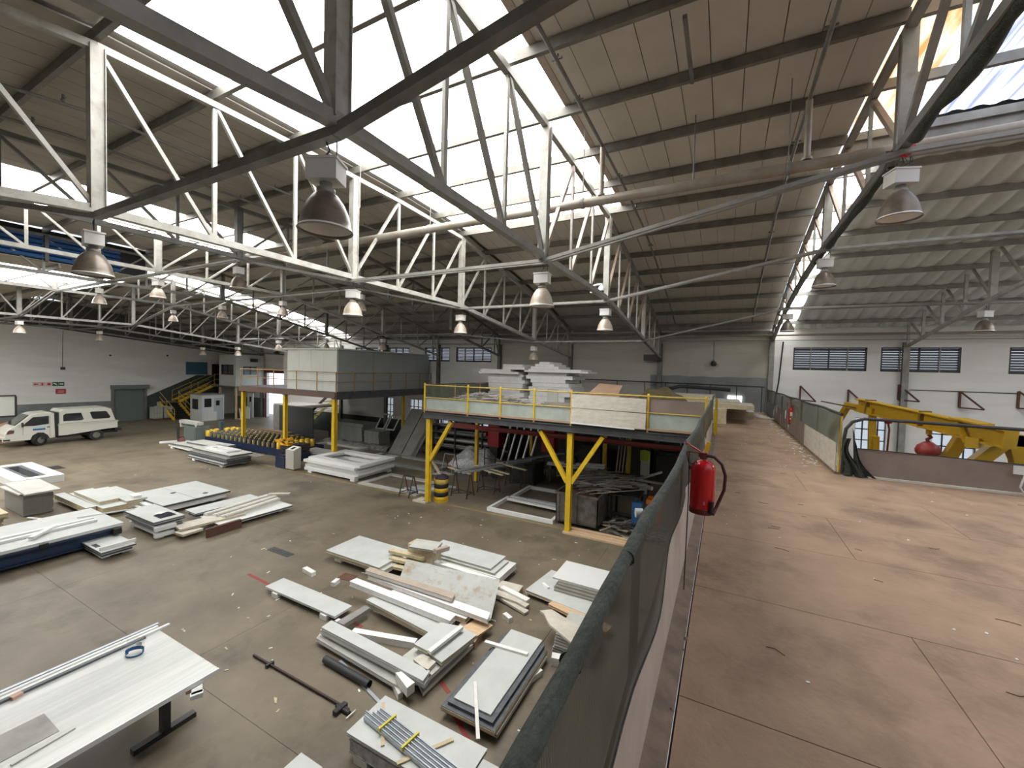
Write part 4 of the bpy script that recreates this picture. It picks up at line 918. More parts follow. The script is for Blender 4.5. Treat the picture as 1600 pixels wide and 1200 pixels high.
# safety signs
def sign(label, y, z, w_, h_, bg_, deco):
    r = empty('wall_sign', (-44.98, y, z), label, 'sign', 'safety signs on the left wall')
    build('plate', MB().box(-44.998, -44.985, y - w_ / 2, y + w_ / 2, z, z + h_), bg_, r)
    m = MB(); deco[0](m, y, z + h_ / 2); build('symbol', m, deco[1], r)
def poly(m, pts, y, z): m.extrude([(y + a * .85, z + b * .85) for a, b in pts], 'x', -44.985, -44.98)
arrow = lambda s: (lambda m, y, z: poly(m, [(s * a, b) for a, b in ((-.14, 0), (-.03, .1), (-.03, .04), (.13, .04), (.13, -.04), (-.03, -.04), (-.03, -.1))], y, z))
redp = mat('sign_red', (.45, .03, .05), .5); grn = mat('sign_green', (.02, .10, .05), .5); pnk = mat('sign_pale', (.62, .50, .48), .6)
S0 = (10.513, 2.897); zs = S0[0] and 3.18
ysn = [(10.641, 3.036)[0], (10.960, 3.028)[0], (11.301, 3.020)[0], (11.633, 3.013)[0], (11.954, 3.006)[0]]
sign('pale sign with red arrow pointing left, leftmost of the row', ysn[0], 3.05, .31, .31, pnk, (arrow(1), redp))
sign('pale sign with red extinguisher symbol on the left wall', ysn[1], 3.05, .31, .31, pnk, (lambda m, y, z: poly(m, [(-.05, -.12), (.05, -.12), (.05, .06), (.02, .12), (-.02, .12), (-.05, .06)], y, z), redp))
sign('pale sign with red round symbol on the left wall', ysn[2], 3.05, .31, .31, pnk, (lambda m, y, z: poly(m, [(.11 * math.cos(i * .524), .11 * math.sin(i * .524)) for i in range(12)], y, z), redp))
sign('green sign with running symbol on the left wall', ysn[3], 3.05, .31, .31, grn, (lambda m, y, z: poly(m, [(-.14, .1), (-.02, .1), (.14, -.1), (.06, -.1), (-.05, .02), (-.14, .02)], y, z), WPROF))
sign('green sign with white arrow pointing right, rightmost of the row', ysn[4], 3.05, .31, .31, grn, (arrow(-1), WPROF))
sign('red rectangular notice below the row of safety signs', (11.916, 2.369)[0], 2.45, .55, .38, redp, (lambda m, y, z: [poly(m, [(-.2, b), (.2, b), (.2, b + .03), (-.2, b + .03)], y, z) for b in (-.12, -.04, .05)], pnk))
thing('wall_intercom', MB().box(-44.99, -44.93, 11.9, 12.15, 4.3, 4.5).tube([(-44.97, 12.0, 4.5), (-44.97, 12.05, 7.3)], .012, 5), BLKS, 'small dark wall device with cable on the left wall above the signs', 'device')
for i, (a, b) in enumerate(((14.7, 5.45), (18.6, 5.6))): thing('wall_socket_knob', MB().box(-44.99, -44.93, a, a + .12, b, b + .12), BLK, ['small black fixture on the left wall above the shutter', 'small black fixture on the left wall right of the shutter'][i], 'fixture')
x_, z_ = (-37.669, 6.133); thing('wall_camera', MB().box(x_ - .3, x_ + .25, 24.1, 24.3, z_ - .02, z_ + .15).bar((x_ - .3, 24.05, z_ + .02), (x_ + .1, 24.2, z_ + .2), .12), BLKS, 'black camera on the wall left of the grey cabin', 'camera')
# framed board and debris at the left edge
r = empty('framed_white_board', (-38.5, 8.3, 0), 'large white board in a dark steel frame behind the pickup cab', 'board')
q = [(6.853, 2.793), (8.176, 2.809), (8.165, 1.606)]
build('panel', MB().box(-38.03, -38.0, q[0][0], q[1][0], q[2][1], q[1][1]), OFFW, r)
build('frame', MB().box(-38.0, -37.95, q[0][0], q[1][0], q[1][1], q[1][1] + .08).box(-38.0, -37.95, q[0][0], q[1][0], q[2][1] - .05, q[2][1] + .05).box(-38.0, -37.95, q[1][0] - .06, q[1][0] + .03, 0, q[1][1]), BLKS, r)
build('leg', MB().box(-38.0, -37.95, q[0][0], q[0][0] + .08, 0, q[1][1]), BLKS, r)
thing('brown_debris_heap', MB().grid(lambda u, v: (-38.95 + 1.4 * u, 5.6 + 3.6 * v, .05 + 1.25 * math.sin(math.pi * min(1, u + .1)) ** .5 * math.sin(math.pi * v) ** .6 * (1 + .15 * math.sin(v * 23 + u * 9))), 8, 14), CARD, 'brown heap of cardboard under the framed white board', 'heap')

# ------------------------------------------------------------------ roller bed machine
rb = empty('roller_bed_machine', (-24, 14, 0), 'long navy forming machine with rows of black and yellow rollers', 'machine')
A = (-30.041, 14.380); B = (-21.513, 14.361); D = (-32.197, 17.119)
A = Vector((A[0], A[1])); B = Vector((B[0], B[1])); D = Vector((D[0], D[1]))
X0, X1 = A.x, B.x; Y0 = (A.y + B.y) / 2; Y1 = Y0 + 2.1
build('frame', MB().box(X0, X1 + .3, Y0 - .12, Y0 + .0, .05, .42).box(X0, X1 + .3, Y1, Y1 + .12, .05, .42).box(X0, X0 + .15, Y0, Y1, .05, .4).box(X1 + .1, X1 + .25, Y0, Y1, .05, .4).box(X0, X1, Y0, Y1, .25, .36), NAVY, rb)
for k in range(7): x = X0 + .3 + (X1 - X0 - .6) * k / 6; build('leg', MB().box(x - .06, x + .06, Y0 - .12, Y0, 0, .1), BLKS, rb)
nr = 19; first = None
for j in range(6):
    for i in range(nr):
        x = X0 + .15 + (X1 - X0 - .3) * i / (nr - 1); y = Y0 + .02 + j * (Y1 - Y0) / 6
        if i < 2 or i > nr - 3: kind = 'y'
        else: kind = 'k'
        if j == 0 or j == 5 or True:
            key = 'roller_' + kind
            if key not in MATS:
                m0 = MB().lathe([(.12, 0), (.12, .34), (.06, .35), (.06, .42), (0, .42)] if kind == 'k' else [(.13, 0), (.13, .42), (0, .43)], 0, 0, 10)
                if kind == 'k': m0.box(-.05, .05, -.05, .05, .42, .45, mi=1).box(-.035, .035, -.13, -.115, .10, .34, mi=1)
                o = build('roller', m0, [BLKS, YELR] if kind == 'k' else [YEL, YEL], rb, local=True); MATS[key] = o
            else: o = MATS[key].copy(); C.objects.link(o)
            o.location = (x + 24, y - 14, .36)
del MATS['roller_y'], MATS['roller_k']
build('guide_post', MB().box(X0 + .9, X0 + 1.1, Y0 + .5, Y0 + .7, .4, 1.35), mat('teal_post', (.06, .10, .12), .5), rb)
for j in range(3): build('side_shaft', MB().tube([(X0 - .4, Y0 + .3 + .7 * j, .5), (X0, Y0 + .3 + .7 * j, .5)], .06, 8), BLKS, rb)
om = empty('orange_topped_press', (-19, 14, 0), 'black and navy press with orange yellow top parts at the roller bed end', 'machine')
OX = (-20.785, 14.470); OE = (-20.061, 15.690)
ox, oe = OX[0], OE[0]; oy = 13.55
build('base', MB().box(ox, oe, oy, oy + 1.3, 0, .3), NAVY, om)
for k in range(3): build('band', MB().box(ox + .02, oe - .02, oy + .02, oy + 1.28, .32 + .2 * k, .48 + .2 * k), BLKS, om)
ORP = mat('orange_machine_paint', (.70, .36, .015), .4)
build('top_casting', MB().extrude([(ox, .92), (oe, .92), (oe - .1, 1.08), (oe - .5, 1.12), (oe - .55, 1.24), (oe - .75, 1.24), (oe - .8, 1.12), (ox + .9, 1.1), (ox + .3, 1.12), (ox, 1.02)], 'y', oy, oy + .25), ORP, om)
build('top_casting', MB().extrude([(ox - 1.0, .92), (oe - .4, .92), (oe - .5, 1.1), (ox + .3, 1.12), (ox + .2, 1.22), (ox, 1.22), (ox - .1, 1.12), (ox - 1.0, 1.05)], 'y', oy + .4, oy + .62), ORP, om)
for k in range(4): build('bolt_head', MB().lathe([(.05, 1.1), (.05, 1.18), (0, 1.19)], ox + .2 + .4 * k, oy + .12, 8), BLKS, om)
cb = empty('control_box', (-19.0, 12.9, 0), 'pale grey control cabinet with sloping screen in front of the press', 'cabinet')
c0 = (-19.079, 12.648); c1 = (-18.519, 12.870)
build('body', MB().extrude([(12.75, 0.06), (13.15, .06), (13.15, 1.12), (12.75, .98)], 'x', c0[0], c1[0] + .05), GRYM, cb)
build('screen', MB().extrude([(12.83, 1.012), (13.05, 1.088), (13.05, 1.095), (12.83, 1.02)], 'x', c0[0] + .2, c1[0] - .15), DARK, cb)
build('screen_surround', MB().extrude([(12.77, .99), (13.13, 1.116), (13.13, 1.121), (12.77, .995)], 'x', c0[0] + .05, c1[0]), WPROF, cb)
for x in (c0[0] + .05, c1[0]): build('foot', MB().box(x - .04, x + .04, 12.8, 12.88, 0, .06), BLKS, cb)
c2 = (-19.889, 12.419)
thing('blue_motor_box', MB().box(c2[0], c0[0] - .1, 12.75, 13.3, 0, .55).box(c2[0] + .1, c0[0] - .3, 12.85, 13.2, .55, .62), NAVY, 'navy blue motor box left of the control cabinet', 'box')
# pallet jack and green cabinet
pj = empty('pallet_jack', (-28.9, 12.3, 0), 'dark red pallet jack with upright handle left of the panel pile', 'pallet jack')
a = (-29.705, 12.662); b_ = (-28.752, 12.840)
build('base', MB().box(a[0], b_[0], a[1] - .1, a[1] + .5, .05, .18).extrude([(a[0] + .3, .18), (b_[0] - .2, .18), (b_[0] - .5, .6), (a[0] + .5, .6)], 'y', a[1], a[1] + .3), REDD, pj)
build('handle', MB().bar(((a[0] + b_[0]) / 2, a[1], .5), ((a[0] + b_[0]) / 2 - .15, a[1], 1.35), .08).bar(((a[0] + b_[0]) / 2 + .1, a[1], .5), ((a[0] + b_[0]) / 2 + .12, a[1], 1.2), .05), BLKS, pj)
for x in (a[0] + .2, b_[0] - .2): build('wheel', MB().tube([(x, a[1] - .1, .09), (x, a[1], .09)], .09, 10), BLK, pj)
g0 = (-30.918, 13.701); g1 = (-29.487, 13.617)
gc_ = empty('green_cabinet', (g0[0], g0[1], 0), 'grey green cabinet topped with white padded pieces near the pallet jack', 'cabinet')
build('body', MB().box(g0[0], g1[0], g0[1], g0[1] + .8, 0, 1.05), SHUT, gc_); build('door', MB().box(g0[0] + .1, g1[0] - .1, g0[1] - .02, g0[1], .1, .95), SHUT, gc_)
thing('padded_roll', MB().box(g0[0] - .8, g1[0], g0[1] + .1, g0[1] + .45, 1.15, 1.35).box(g0[0] - .7, g0[0] - .55, g0[1] + .1, g0[1] + .4, .9, 1.15).box(g1[0] - .3, g1[0] - .1, g0[1] + .1, g0[1] + .4, 1.05, 1.15), PANEL2, 'pale padded bar lying on the grey green cabinet', 'bar')
s0 = (-31.303, 12.569); s1 = (-30.948, 13.679)
thing('white_floor_strip', MB().bar((s0[0], s0[1], .06), (s1[0], s1[1], .06), .25, .1), WFOAM, 'white foam strip on the floor left of the pallet jack', 'strip')

# ------------------------------------------------------------------ under the office deck
b0 = (-30.672, 19.430); b1 = (-27.773, 17.919)
dbx = empty('dark_glass_cabinet', (-28, 18.5, 0), 'big dark sided steel cabinet beside the daylit doorway', 'cabinet')
xl, yl = -28.6, 18.3
build('front', MB().box(xl, xl + .12, yl - .1, yl + 1.9, 0, 2.3).box(xl, xl + .7, yl - .14, yl - .1, 0, 2.3), STEELM, dbx)
build('side_panel', MB().box(xl + .7, xl + 4.3, yl - .16, yl - .1, .35, 2.3), mat('smoked_panel', (.05, .055, .06), .3), dbx)
build('top', MB().box(xl, xl + 4.3, yl - .1, yl + 1.9, 2.3, 2.36), GRYM, dbx); build('frame', MB().box(xl + .7, xl + 4.3, yl - .18, yl - .1, 0, .35), BLKS, dbx)
thing('timber_pile', MB().box(xl + .2, xl + 4.4, 16.7, 17.5, 0, .45).box(xl + .6, xl + 4.2, 16.8, 17.4, .45, .6).box(xl + .5, xl + 3.6, 16.9, 17.3, .6, .72), mat('dull_timber', (.16, .11, .06), .8), 'dull brown timber pile in front of the dark cabinet', 'timber pile')
ss = empty('deck_staircase', (-26, 20.5, 0), 'grey steel staircase with yellow stripe rising beneath the office deck', 'staircase')
a = Vector((-27.6, 20.9, 1.6)); b_ = Vector((-24.6, 20.9, 3.75))
a0 = a - (b_ - a) * .72
for i in range(13): p = a0 + (b_ - a0) * (i / 12); build('tread', MB().box(p.x - .16, p.x + .16, 20.4, 21.4, p.z - .03, p.z), STEELM, ss)
build('stringer', MB().bar((a0.x, 20.38, a0.z), (b_.x, 20.38, b_.z), .04, .2), BLKS, ss); build('stringer', MB().bar((a0.x, 21.42, a0.z + .1), (b_.x, 21.42, b_.z + .1), .04, .2), YELR, ss)
build('handrail', MB().tube([(a0.x, 21.42, a0.z + .9), (b_.x, 21.42, b_.z + .9)], .02, 6), GRYM, ss)
def stack(nm, label, n_, x0, x1, y0, y1, z0, dz, m, jit=.02, cat='panel', group=None, rot=0, ragged=0):
    """a pile of alike sheets, every one an object; label tells its place in the pile"""
    ords = ['bottom', 'second from the bottom', 'third from the bottom', 'fourth from the bottom', 'fifth from the bottom', 'sixth from the bottom', 'seventh from the bottom', 'eighth from the bottom', 'ninth from the bottom', 'tenth from the bottom', 'eleventh from the bottom', 'twelfth from the bottom', 'thirteenth from the bottom', 'fourteenth from the bottom']
    for i in range(n_):
        jx, jy = random.uniform(-jit, jit), random.uniform(-jit, jit); ex = random.uniform(-ragged, 0)
        t = 'top' if i == n_ - 1 else ords[i]
        mm = m[i % len(m)] if isinstance(m, (list, tuple)) and not isinstance(m[0], (list, tuple)) else m
        mb = sandwich(x0 + jx - ex, x1 + jx + ex, y0 + jy, y1 + jy, z0 + i * dz, z0 + (i + 1) * dz - .004, rot + random.uniform(-.6, .6) * (1 if jit else 0))
        thing(nm, mb, mm if isinstance(mm, (list, tuple)) else [mm, mm], '%s, %s' % (label, t), cat, group or label + 's')
def sandwich(x0, x1, y0, y1, z0, z1, rot=0, core=.006):
    cx, cy = (x0 + x1) / 2, (y0 + y1) / 2; t = min(.012, (z1 - z0) * .25); mb = MB()
    mb.box(x0, x1, y0, y1, z0, z0 + t, 0, rot, cx, cy).box(x0 + core, x1 - core, y0 + core, y1 - core, z0 + t, z1 - t, 1, rot, cx, cy).box(x0, x1, y0, y1, z1 - t, z1, 0, rot, cx, cy)
    return mb
DP = mat('dull_grey_panel', (.27, .28, .265), .6, col2=(.20, .21, .20), scale=3)  # grey board colour with a random darker mottle
random.seed(21)
stack('grey_panel', 'grey panel in the pile behind the office-deck post', 6, -24.6, -21.3, 19.6, 21.0, 0, .22, DP, .05)
stack('grey_block', 'grey block in the short pile under the leaning frames', 5, -20.9, -19.6, 19.4, 20.4, 0, .2, DP, .02)
for i, x in enumerate((-20.8, -19.9)):
    r = empty('small_window_surround', (x, 20.6, 1.2), ['left of two small white window frames leaning on the rear pile', 'right of two small white window frames leaning on the rear pile'][i], 'window frame', 'small window frames')
    build('frame', MB().bar((x, 20.3, 1.05), (x + .3, 20.6, 2.0), .08).bar((x + .7, 20.3, 1.05), (x + 1.0, 20.6, 2.0), .08).bar((x, 20.3, 1.05), (x + .7, 20.3, 1.05), .08).bar((x + .3, 20.6, 2.0), (x + 1.0, 20.6, 2.0), .08), PANEL2, r)
for i in range(3):
    x = -17.9 + 1.05 * i if i < 2 else -16.1
    w_ = .98 if i < 2 else .3
    thing('leaning_slab', MB().add([(x, 18.5, 0), (x + w_, 18.5, 0), (x + w_ + .45, 20.0, 2.6), (x + .45, 20.0, 2.6), (x, 18.62, 0), (x + w_, 18.62, 0), (x + w_ + .45, 20.12, 2.6), (x + .45, 20.12, 2.6)], [(0, 1, 2, 3), (7, 6, 5, 4), (0, 4, 5, 1), (1, 5, 6, 2), (2, 6, 7, 3), (3, 7, 4, 0)]), mat('grey_board', (.20, .195, .175), .8, col2=(.15, .145, .13), scale=2),
          ['left grey slab leaning in the middle under the office deck', 'right grey slab leaning in the middle under the office deck', 'narrow grey slab leaning right of the two wide ones'][i], 'slab', 'grey slabs leaning under the deck')
sr = empty('storage_rack', (-13.2, 20.8, 0), 'dark steel shelving rack with pale profiles along the rear wall', 'rack')
for k in range(6):
    build('shelf', MB().box(-16.2, -10.6, 20.3, 21.5, .35 + .42 * k, .40 + .42 * k), BLKS, sr)
for x in (-16.2, -14.3, -12.4, -10.6): build('upright', MB().box(x - .04, x + .04, 20.28, 20.36, 0, 2.7).box(x - .04, x + .04, 21.4, 21.48, 0, 2.7), BLKS, sr)
for k in range(6):
    for i in range(3):
        thing('stored_profile', MB().box(-16.1 + random.uniform(0, .8), -12 + random.uniform(-.6, 1.2), 20.35 + .3 * i, 20.55 + .3 * i, .41 + .42 * k, .41 + .42 * k + random.choice([.07, .11])), [DP, PANEL2, STEELM][(i + k) % 3], '%s stored profile on the %s shelf of the dark rack' % (['front', 'middle', 'rear'][i], ['lowest', 'second', 'third', 'fourth', 'fifth', 'top'][k]), 'profile', 'profiles stored on the rear rack')
for nm, lab, q_, z, m in (('floor_panel', 'wide pale panel flat on the floor behind the white frame stack', ((-17.665, 17.077), (-16.943, 19.901), .9), .1, PANEL2),
                          ('floor_panel', 'grey panel flat on the floor under the middle of the deck gap', ((-16.464, 20.243), (-16.965, 23.267), 1.2), .1, DP)):
    (a, b_), (c, d), w_ = q_[0], q_[1], q_[2]
    mb = sandwich(min(a, c) - .3, max(a, c) + .6, min(b_, d) - .2, min(b_, d) + w_, 0, z); thing(nm, mb, [m, DP], lab, 'panel')
def frame_obj(nm, label, x0, x1, y0, y1, z0, h_, w_, m, group=None, parts=False):
    r = empty(nm.replace('frame', 'framework'), ((x0 + x1) / 2, (y0 + y1) / 2, z0), label, 'frame', group)
    for a, b, c, d in ((x0, x1, y0, y0 + w_), (x0, x1, y1 - w_, y1), (x0, x0 + w_, y0 + w_, y1 - w_), (x1 - w_, x1, y0 + w_, y1 - w_)): build('rail', MB().box(a, b, c, d, z0, z0 + h_), m, r)
    return r
frame_obj('flat_frame', 'flat pale frame on the floor left of the office-deck post', -23.4, -19.6, 16.2, 18.6, 0, .12, .35, PANEL2)
frame_obj('flat_frame', 'flat pale frame on the floor behind the wide pale panel', -17.6, -12.6, 16.2, 18.2, 0, .10, .3, DP)
stack('flat_board', 'flat grey board beside the office-deck post on the floor', 4, -21.3, -18.4, 15.0, 16.0, 0, .09, [DP, PANEL2], .12)
mb = MB().grid(lambda u, v: (-24 + 5.8 * u, 18.6 + .75 * v, .02 + .25 * math.sin(math.pi * v) ** .5 * (1 + .3 * math.sin(u * 31) * math.sin(u * 7))), 40, 5)
thing('dark_offcut_heap', mb, mat('dark_offcuts', (.10, .095, .085), .8, col2=(.25, .24, .22), scale=4), 'low dark heap of offcuts along the rear under the office deck', 'heap')

# ================================================================== PICKUP (points: along the hall, height)
PXs = -35.6
def S(*pts): return [p for p in pts]
pk = empty('pickup_truck', (PXs - .85, 9.2, 0), 'white cab-forward pickup with a windowed canopy, parked by the left wall', 'pickup')
W_ = 1.62
cabp = [(7.30,.38),(7.22,.55),(7.25,.80),(7.38,1.02),(7.62,1.22),(8.15,1.78),(8.45,1.86),(9.02,1.86),(9.10,1.80),(9.12,.42),(8.92,.40),(8.80,.62),(8.62,.74),(8.40,.74),(8.22,.62),(8.12,.40)]
def inset(mb, pts, xs_, mi=0, tap=.0):
    """body loft: outline rounded in toward both sides"""
    cy = sum(p[0] for p in pts) / len(pts); cz = sum(p[1] for p in pts) / len(pts); rings = []
    for x, s_ in xs_: rings.append([(x, cy + (p[0] - cy) * s_, cz + (p[1] - cz) * s_) for p in pts])
    n = len(pts); vs = [v for r in rings for v in r]
    mb.add(vs, [(i * n + k, i * n + (k + 1) % n, (i + 1) * n + (k + 1) % n, (i + 1) * n + k) for i in range(len(rings) - 1) for k in range(n)] + [tuple(range(n))[::-1], tuple(range((len(rings) - 1) * n, len(rings) * n))], mi)
    return mb
xa, xb = PXs - W_, PXs
cabp = [(7.30,.38),(7.20,.52),(7.22,.82),(7.34,1.06),(7.58,1.22),(8.18,1.82),(8.45,1.92),(9.0,1.95),(9.16,1.88),(9.20,.42),(8.98,.38),(8.90,.58),(8.72,.76),(8.48,.78),(8.26,.62),(8.18,.38)]
cab_ = build('cab', inset(MB(), cabp, [(xa, .96), (xa + .07, 1), (xb - .07, 1), (xb, .965)]), CARW, pk)
build('door_window', MB().extrude([(7.86,1.22),(8.28,1.70),(8.92,1.74),(8.92,1.26),(8.3,1.19)], 'x', xb - .01, xb + .008), CGL, cab_)
build('windscreen', MB().add([(xa + .1, 7.60, 1.27), (xb - .06, 7.60, 1.27), (xb - .12, 8.16, 1.83), (xa + .16, 8.16, 1.83), (xa + .1, 7.585, 1.28), (xb - .06, 7.585, 1.28), (xb - .12, 8.145, 1.84), (xa + .16, 8.145, 1.84)], [(0, 3, 2, 1), (4, 5, 6, 7), (0, 1, 5, 4), (2, 3, 7, 6), (1, 2, 6, 5), (3, 0, 4, 7)]), CGL, cab_)
build('side_mirror', MB().box(xb + .02, xb + .16, 7.84, 7.90, 1.18, 1.42), BLK, cab_)
build('headlamp', MB().extrude([(7.30,.86),(7.55,.92),(7.58,1.02),(7.40,1.04)], 'x', xb - .02, xb + .012).extrude([(7.28,.80),(7.56,.84),(7.58,1.0),(7.34,1.0)], 'x', xb - .03, xb + .008), mat('smoked_lamp', (.10, .06, .05), .15), cab_)
build('bumper', MB().box(xa + .02, xb + .02, 7.14, 7.32, .40, .62), CARW, cab_); build('grille', MB().box(xa + .3, xb - .1, 7.12, 7.16, .42, .52).box(xb - .06, xb + .025, 7.16, 7.42, .44, .52), BLK, cab_)
dec = build('door_sticker', MB().box(xb + .0, xb + .006, 8.28, 8.78, .92, 1.02), mat('sticker_blue', (.03, .10, .26), .4), cab_); build('door_sticker', MB().box(xb, xb + .006, 8.28, 8.78, 1.03, 1.10), mat('sticker_pale_blue', (.28, .42, .55), .4), cab_)
build('door_handle', MB().box(xb, xb + .02, 8.84, 8.95, 1.05, 1.10), BLK, cab_)
build('door_seam', MB().box(xb - .002, xb + .004, 8.955, 8.965, .5, 1.75).box(xb - .002, xb + .004, 7.9, 7.91, .7, 1.2), BLK, cab_)
build('wheel_arch', MB().extrude([(8.22,.38),(8.28,.62),(8.48,.79),(8.72,.77),(8.90,.58),(8.96,.38)], 'x', xb - .4, xb - .04), BLK, pk)
ledge = [(9.28,.95),(9.28,1.10),(9.34,1.16),(12.05,1.16),(12.1,1.10),(12.05,.78),(9.5,.62),(9.32,.55)]
build('load_bed', MB().extrude([(9.32,.50),(9.32,1.14),(12.02,1.14),(12.02,.72),(11.2,.66),(9.72,.50)], 'x', xa - .04, xb + .04), CARW, pk)
build('bed_rail', MB().box(xa - .07, xb + .07, 9.30, 12.05, 1.12, 1.19), CARW, pk)
can = [(9.33,1.18),(9.36,1.95),(9.48,2.08),(11.45,2.10),(11.75,1.98),(11.98,1.18)]
cn = build('canopy', inset(MB(), can, [(xa, .93), (xa + .12, 1), (xb - .12, 1), (xb, .95)]), CARW, pk)
for a in ([(9.52,1.34),(9.52,1.72),(9.62,1.80),(10.30,1.82),(10.42,1.40),(10.34,1.34)], [(10.70,1.80),(10.82,1.40),(10.92,1.36),(11.62,1.36),(11.68,1.44),(11.50,1.80),(11.42,1.84),(10.78,1.84)]):
    build('canopy_window', MB().extrude(a, 'x', xb - .02, xb + .006), CGL, cn)
build('gap_panel', MB().box(xa + .1, xb - .05, 9.16, 9.34, .5, 1.9), BLK, pk)
build('chassis', MB().box(xa + .3, xb - .2, 8.9, 12.1, .38, .55).box(xb - .25, xb - .05, 9.3, 10.2, .35, .52), BLK, pk)
build('step_bar', MB().tube([(xb + .02, 9.35, .60), (xb + .05, 9.4, .52), (xb + .05, 9.72, .52), (xb + .02, 9.78, .60)], .03, 8), CARW, pk)
build('rear_bumper', MB().box(xa + .2, xb, 12.0, 12.25, .50, .62).box(xb - .1, xb + .02, 11.9, 12.1, .52, .72), BLK, pk)
def wheel(x, y, r_, steer=0):
    w = MB(); c, s_ = math.cos(steer), math.sin(steer)
    def tr(v): return (x + (v[0]) * c - v[1] * s_, y + v[0] * s_ + v[1] * c, v[2])
    t = MB().tube([(-.1, 0, r_), (.1, 0, r_)], r_, 20); t.v = [tr(v) for v in t.v]
    o = build('wheel', t, BLK, pk)
    h = MB().tube([(.09, 0, r_), (.115, 0, r_)], r_ * .55, 14); h.v = [tr(v) for v in h.v]; build('hub', h, STEELD, o)
wheel(xb - .14, 8.56, .33, .5); wheel(xb - .10, 11.0, .33); wheel(xa + .16, 8.56, .33, .5); wheel(xa + .16, 11.0, .33); wheel(xb - .32, 11.0, .33)

# ================================================================== ON THE STORAGE DECK
random.seed(33)
ZD = 3.605
def pile(lab, x0, x1, y0, y1, zs, ms, jit=.12, cat='panel', nm='insulation_panel', grp=None):
    z = ZD; n_ = len(zs)
    ords = ['lowest', 'second up', 'third up', 'fourth up', 'fifth up', 'sixth up', 'seventh up', 'eighth up', 'ninth up', 'tenth up', 'eleventh up', 'twelfth up']
    for i, h in enumerate(zs):
        a, b = random.uniform(-jit, jit), random.uniform(-jit, jit)
        thing(nm, sandwich(x0 + a, x1 + b, y0, y1, z, z + h - .004), [ms[i % len(ms)], WFOAM], 'white panel in %s, %s' % (lab, 'topmost' if i == n_ - 1 else ords[i]), cat, grp or 'panels in ' + lab)
        z += h
    return z
z1 = pile('the left tower on the storage deck', -12.2 + 2.3, -8.1, 16.6, 18.4, [.2, .2, .18, .2, .22, .15, .14, .13], [WPROF, PANEL2, WPROF], .15)
z2 = pile('the right tower on the storage deck', -7.75, -5.9, 16.6, 18.4, [.25, .25, .2, .2, .18, .16, .16, .14], [WPROF, PANEL2, WPROF], .18)
for i, (x0, x1, z, h) in enumerate(((-10.3, -8.2, z1 + .002, .1), (-10.2, -8.6, z1 + .105, .1), (-9.0, -7.9, z1 + .21, .12), (-9.0, -8.0, z1 + .335, .1))):
    thing('insulation_panel', sandwich(x0, x1, 16.4, 17.8, z, z + h), [WFOAM, WFOAM], ['wide white sheet overhanging the left tower', 'second wide white sheet overhanging the left tower', 'short white block on the left tower, lower', 'short white block on the very top of the left tower'][i], 'panel', 'loose sheets on the towers')
for i, (x0, x1, z, h) in enumerate(((-7.9, -5.0, z2 + .002, .07), (-7.7, -5.3, z2 + .075, .07), (-7.6, -6.3, z2 + .15, .1), (-7.4, -6.5, z2 + .255, .1), (-7.2, -6.7, z2 + .36, .09))):
    thing('insulation_panel', sandwich(x0, x1, 16.4, 17.9, z, z + h), [WPROF, WFOAM], ['long white sheet overhanging the right tower to its right', 'second long white sheet on the right tower', 'white block on the right tower, lower of three', 'white block on the right tower, middle of three', 'smallest white block on top of the right tower'][i], 'panel', 'loose sheets on the towers')
thing('end_board', MB().box(-6.2, -5.75, 15.0, 15.05, ZD, 4.5), PANEL2, 'pale upright board beside the right tower behind the rail', 'board')
# scrap strips heap behind the left part of the rail
base = MB().grid(lambda u, v: (-10 + 3.6 * u, 13.2 + 2.4 * v, ZD + .02 + (.62 - .25 * u) * math.sin(math.pi * min(1, max(0, u * .9 + .08))) ** .5 * math.sin(math.pi * v) ** .7 * (1 + .18 * math.sin(u * 27 + v * 9))), 26, 12)
for i in range(190):
    x = random.uniform(-9.9, -6.6); y = random.uniform(13.1, 15.2); u = (x + 10) / 3.6; v = (y - 13.2) / 2.4
    z = ZD + .1 + (.58 - .25 * u) * max(0, math.sin(math.pi * min(1, u * .9 + .08))) ** .5 * max(0, math.sin(math.pi * max(0, min(1, v)))) ** .7
    a = random.uniform(-.6, .6); l = random.uniform(.15, .6); t = random.uniform(-.15, .2)
    base.bar((x - l * math.cos(a), y - l * math.sin(a), z - t * l), (x + l * math.cos(a), y + l * math.sin(a), z + t * l + .03), random.uniform(.02, .06), .012, mi=random.choice([0, 1]))
tag(build('offcut_heap', base, [SCRAP, WFOAM]), 'tangled heap of pale wood and foam strips on the storage deck', 'scrap heap', kind='stuff')
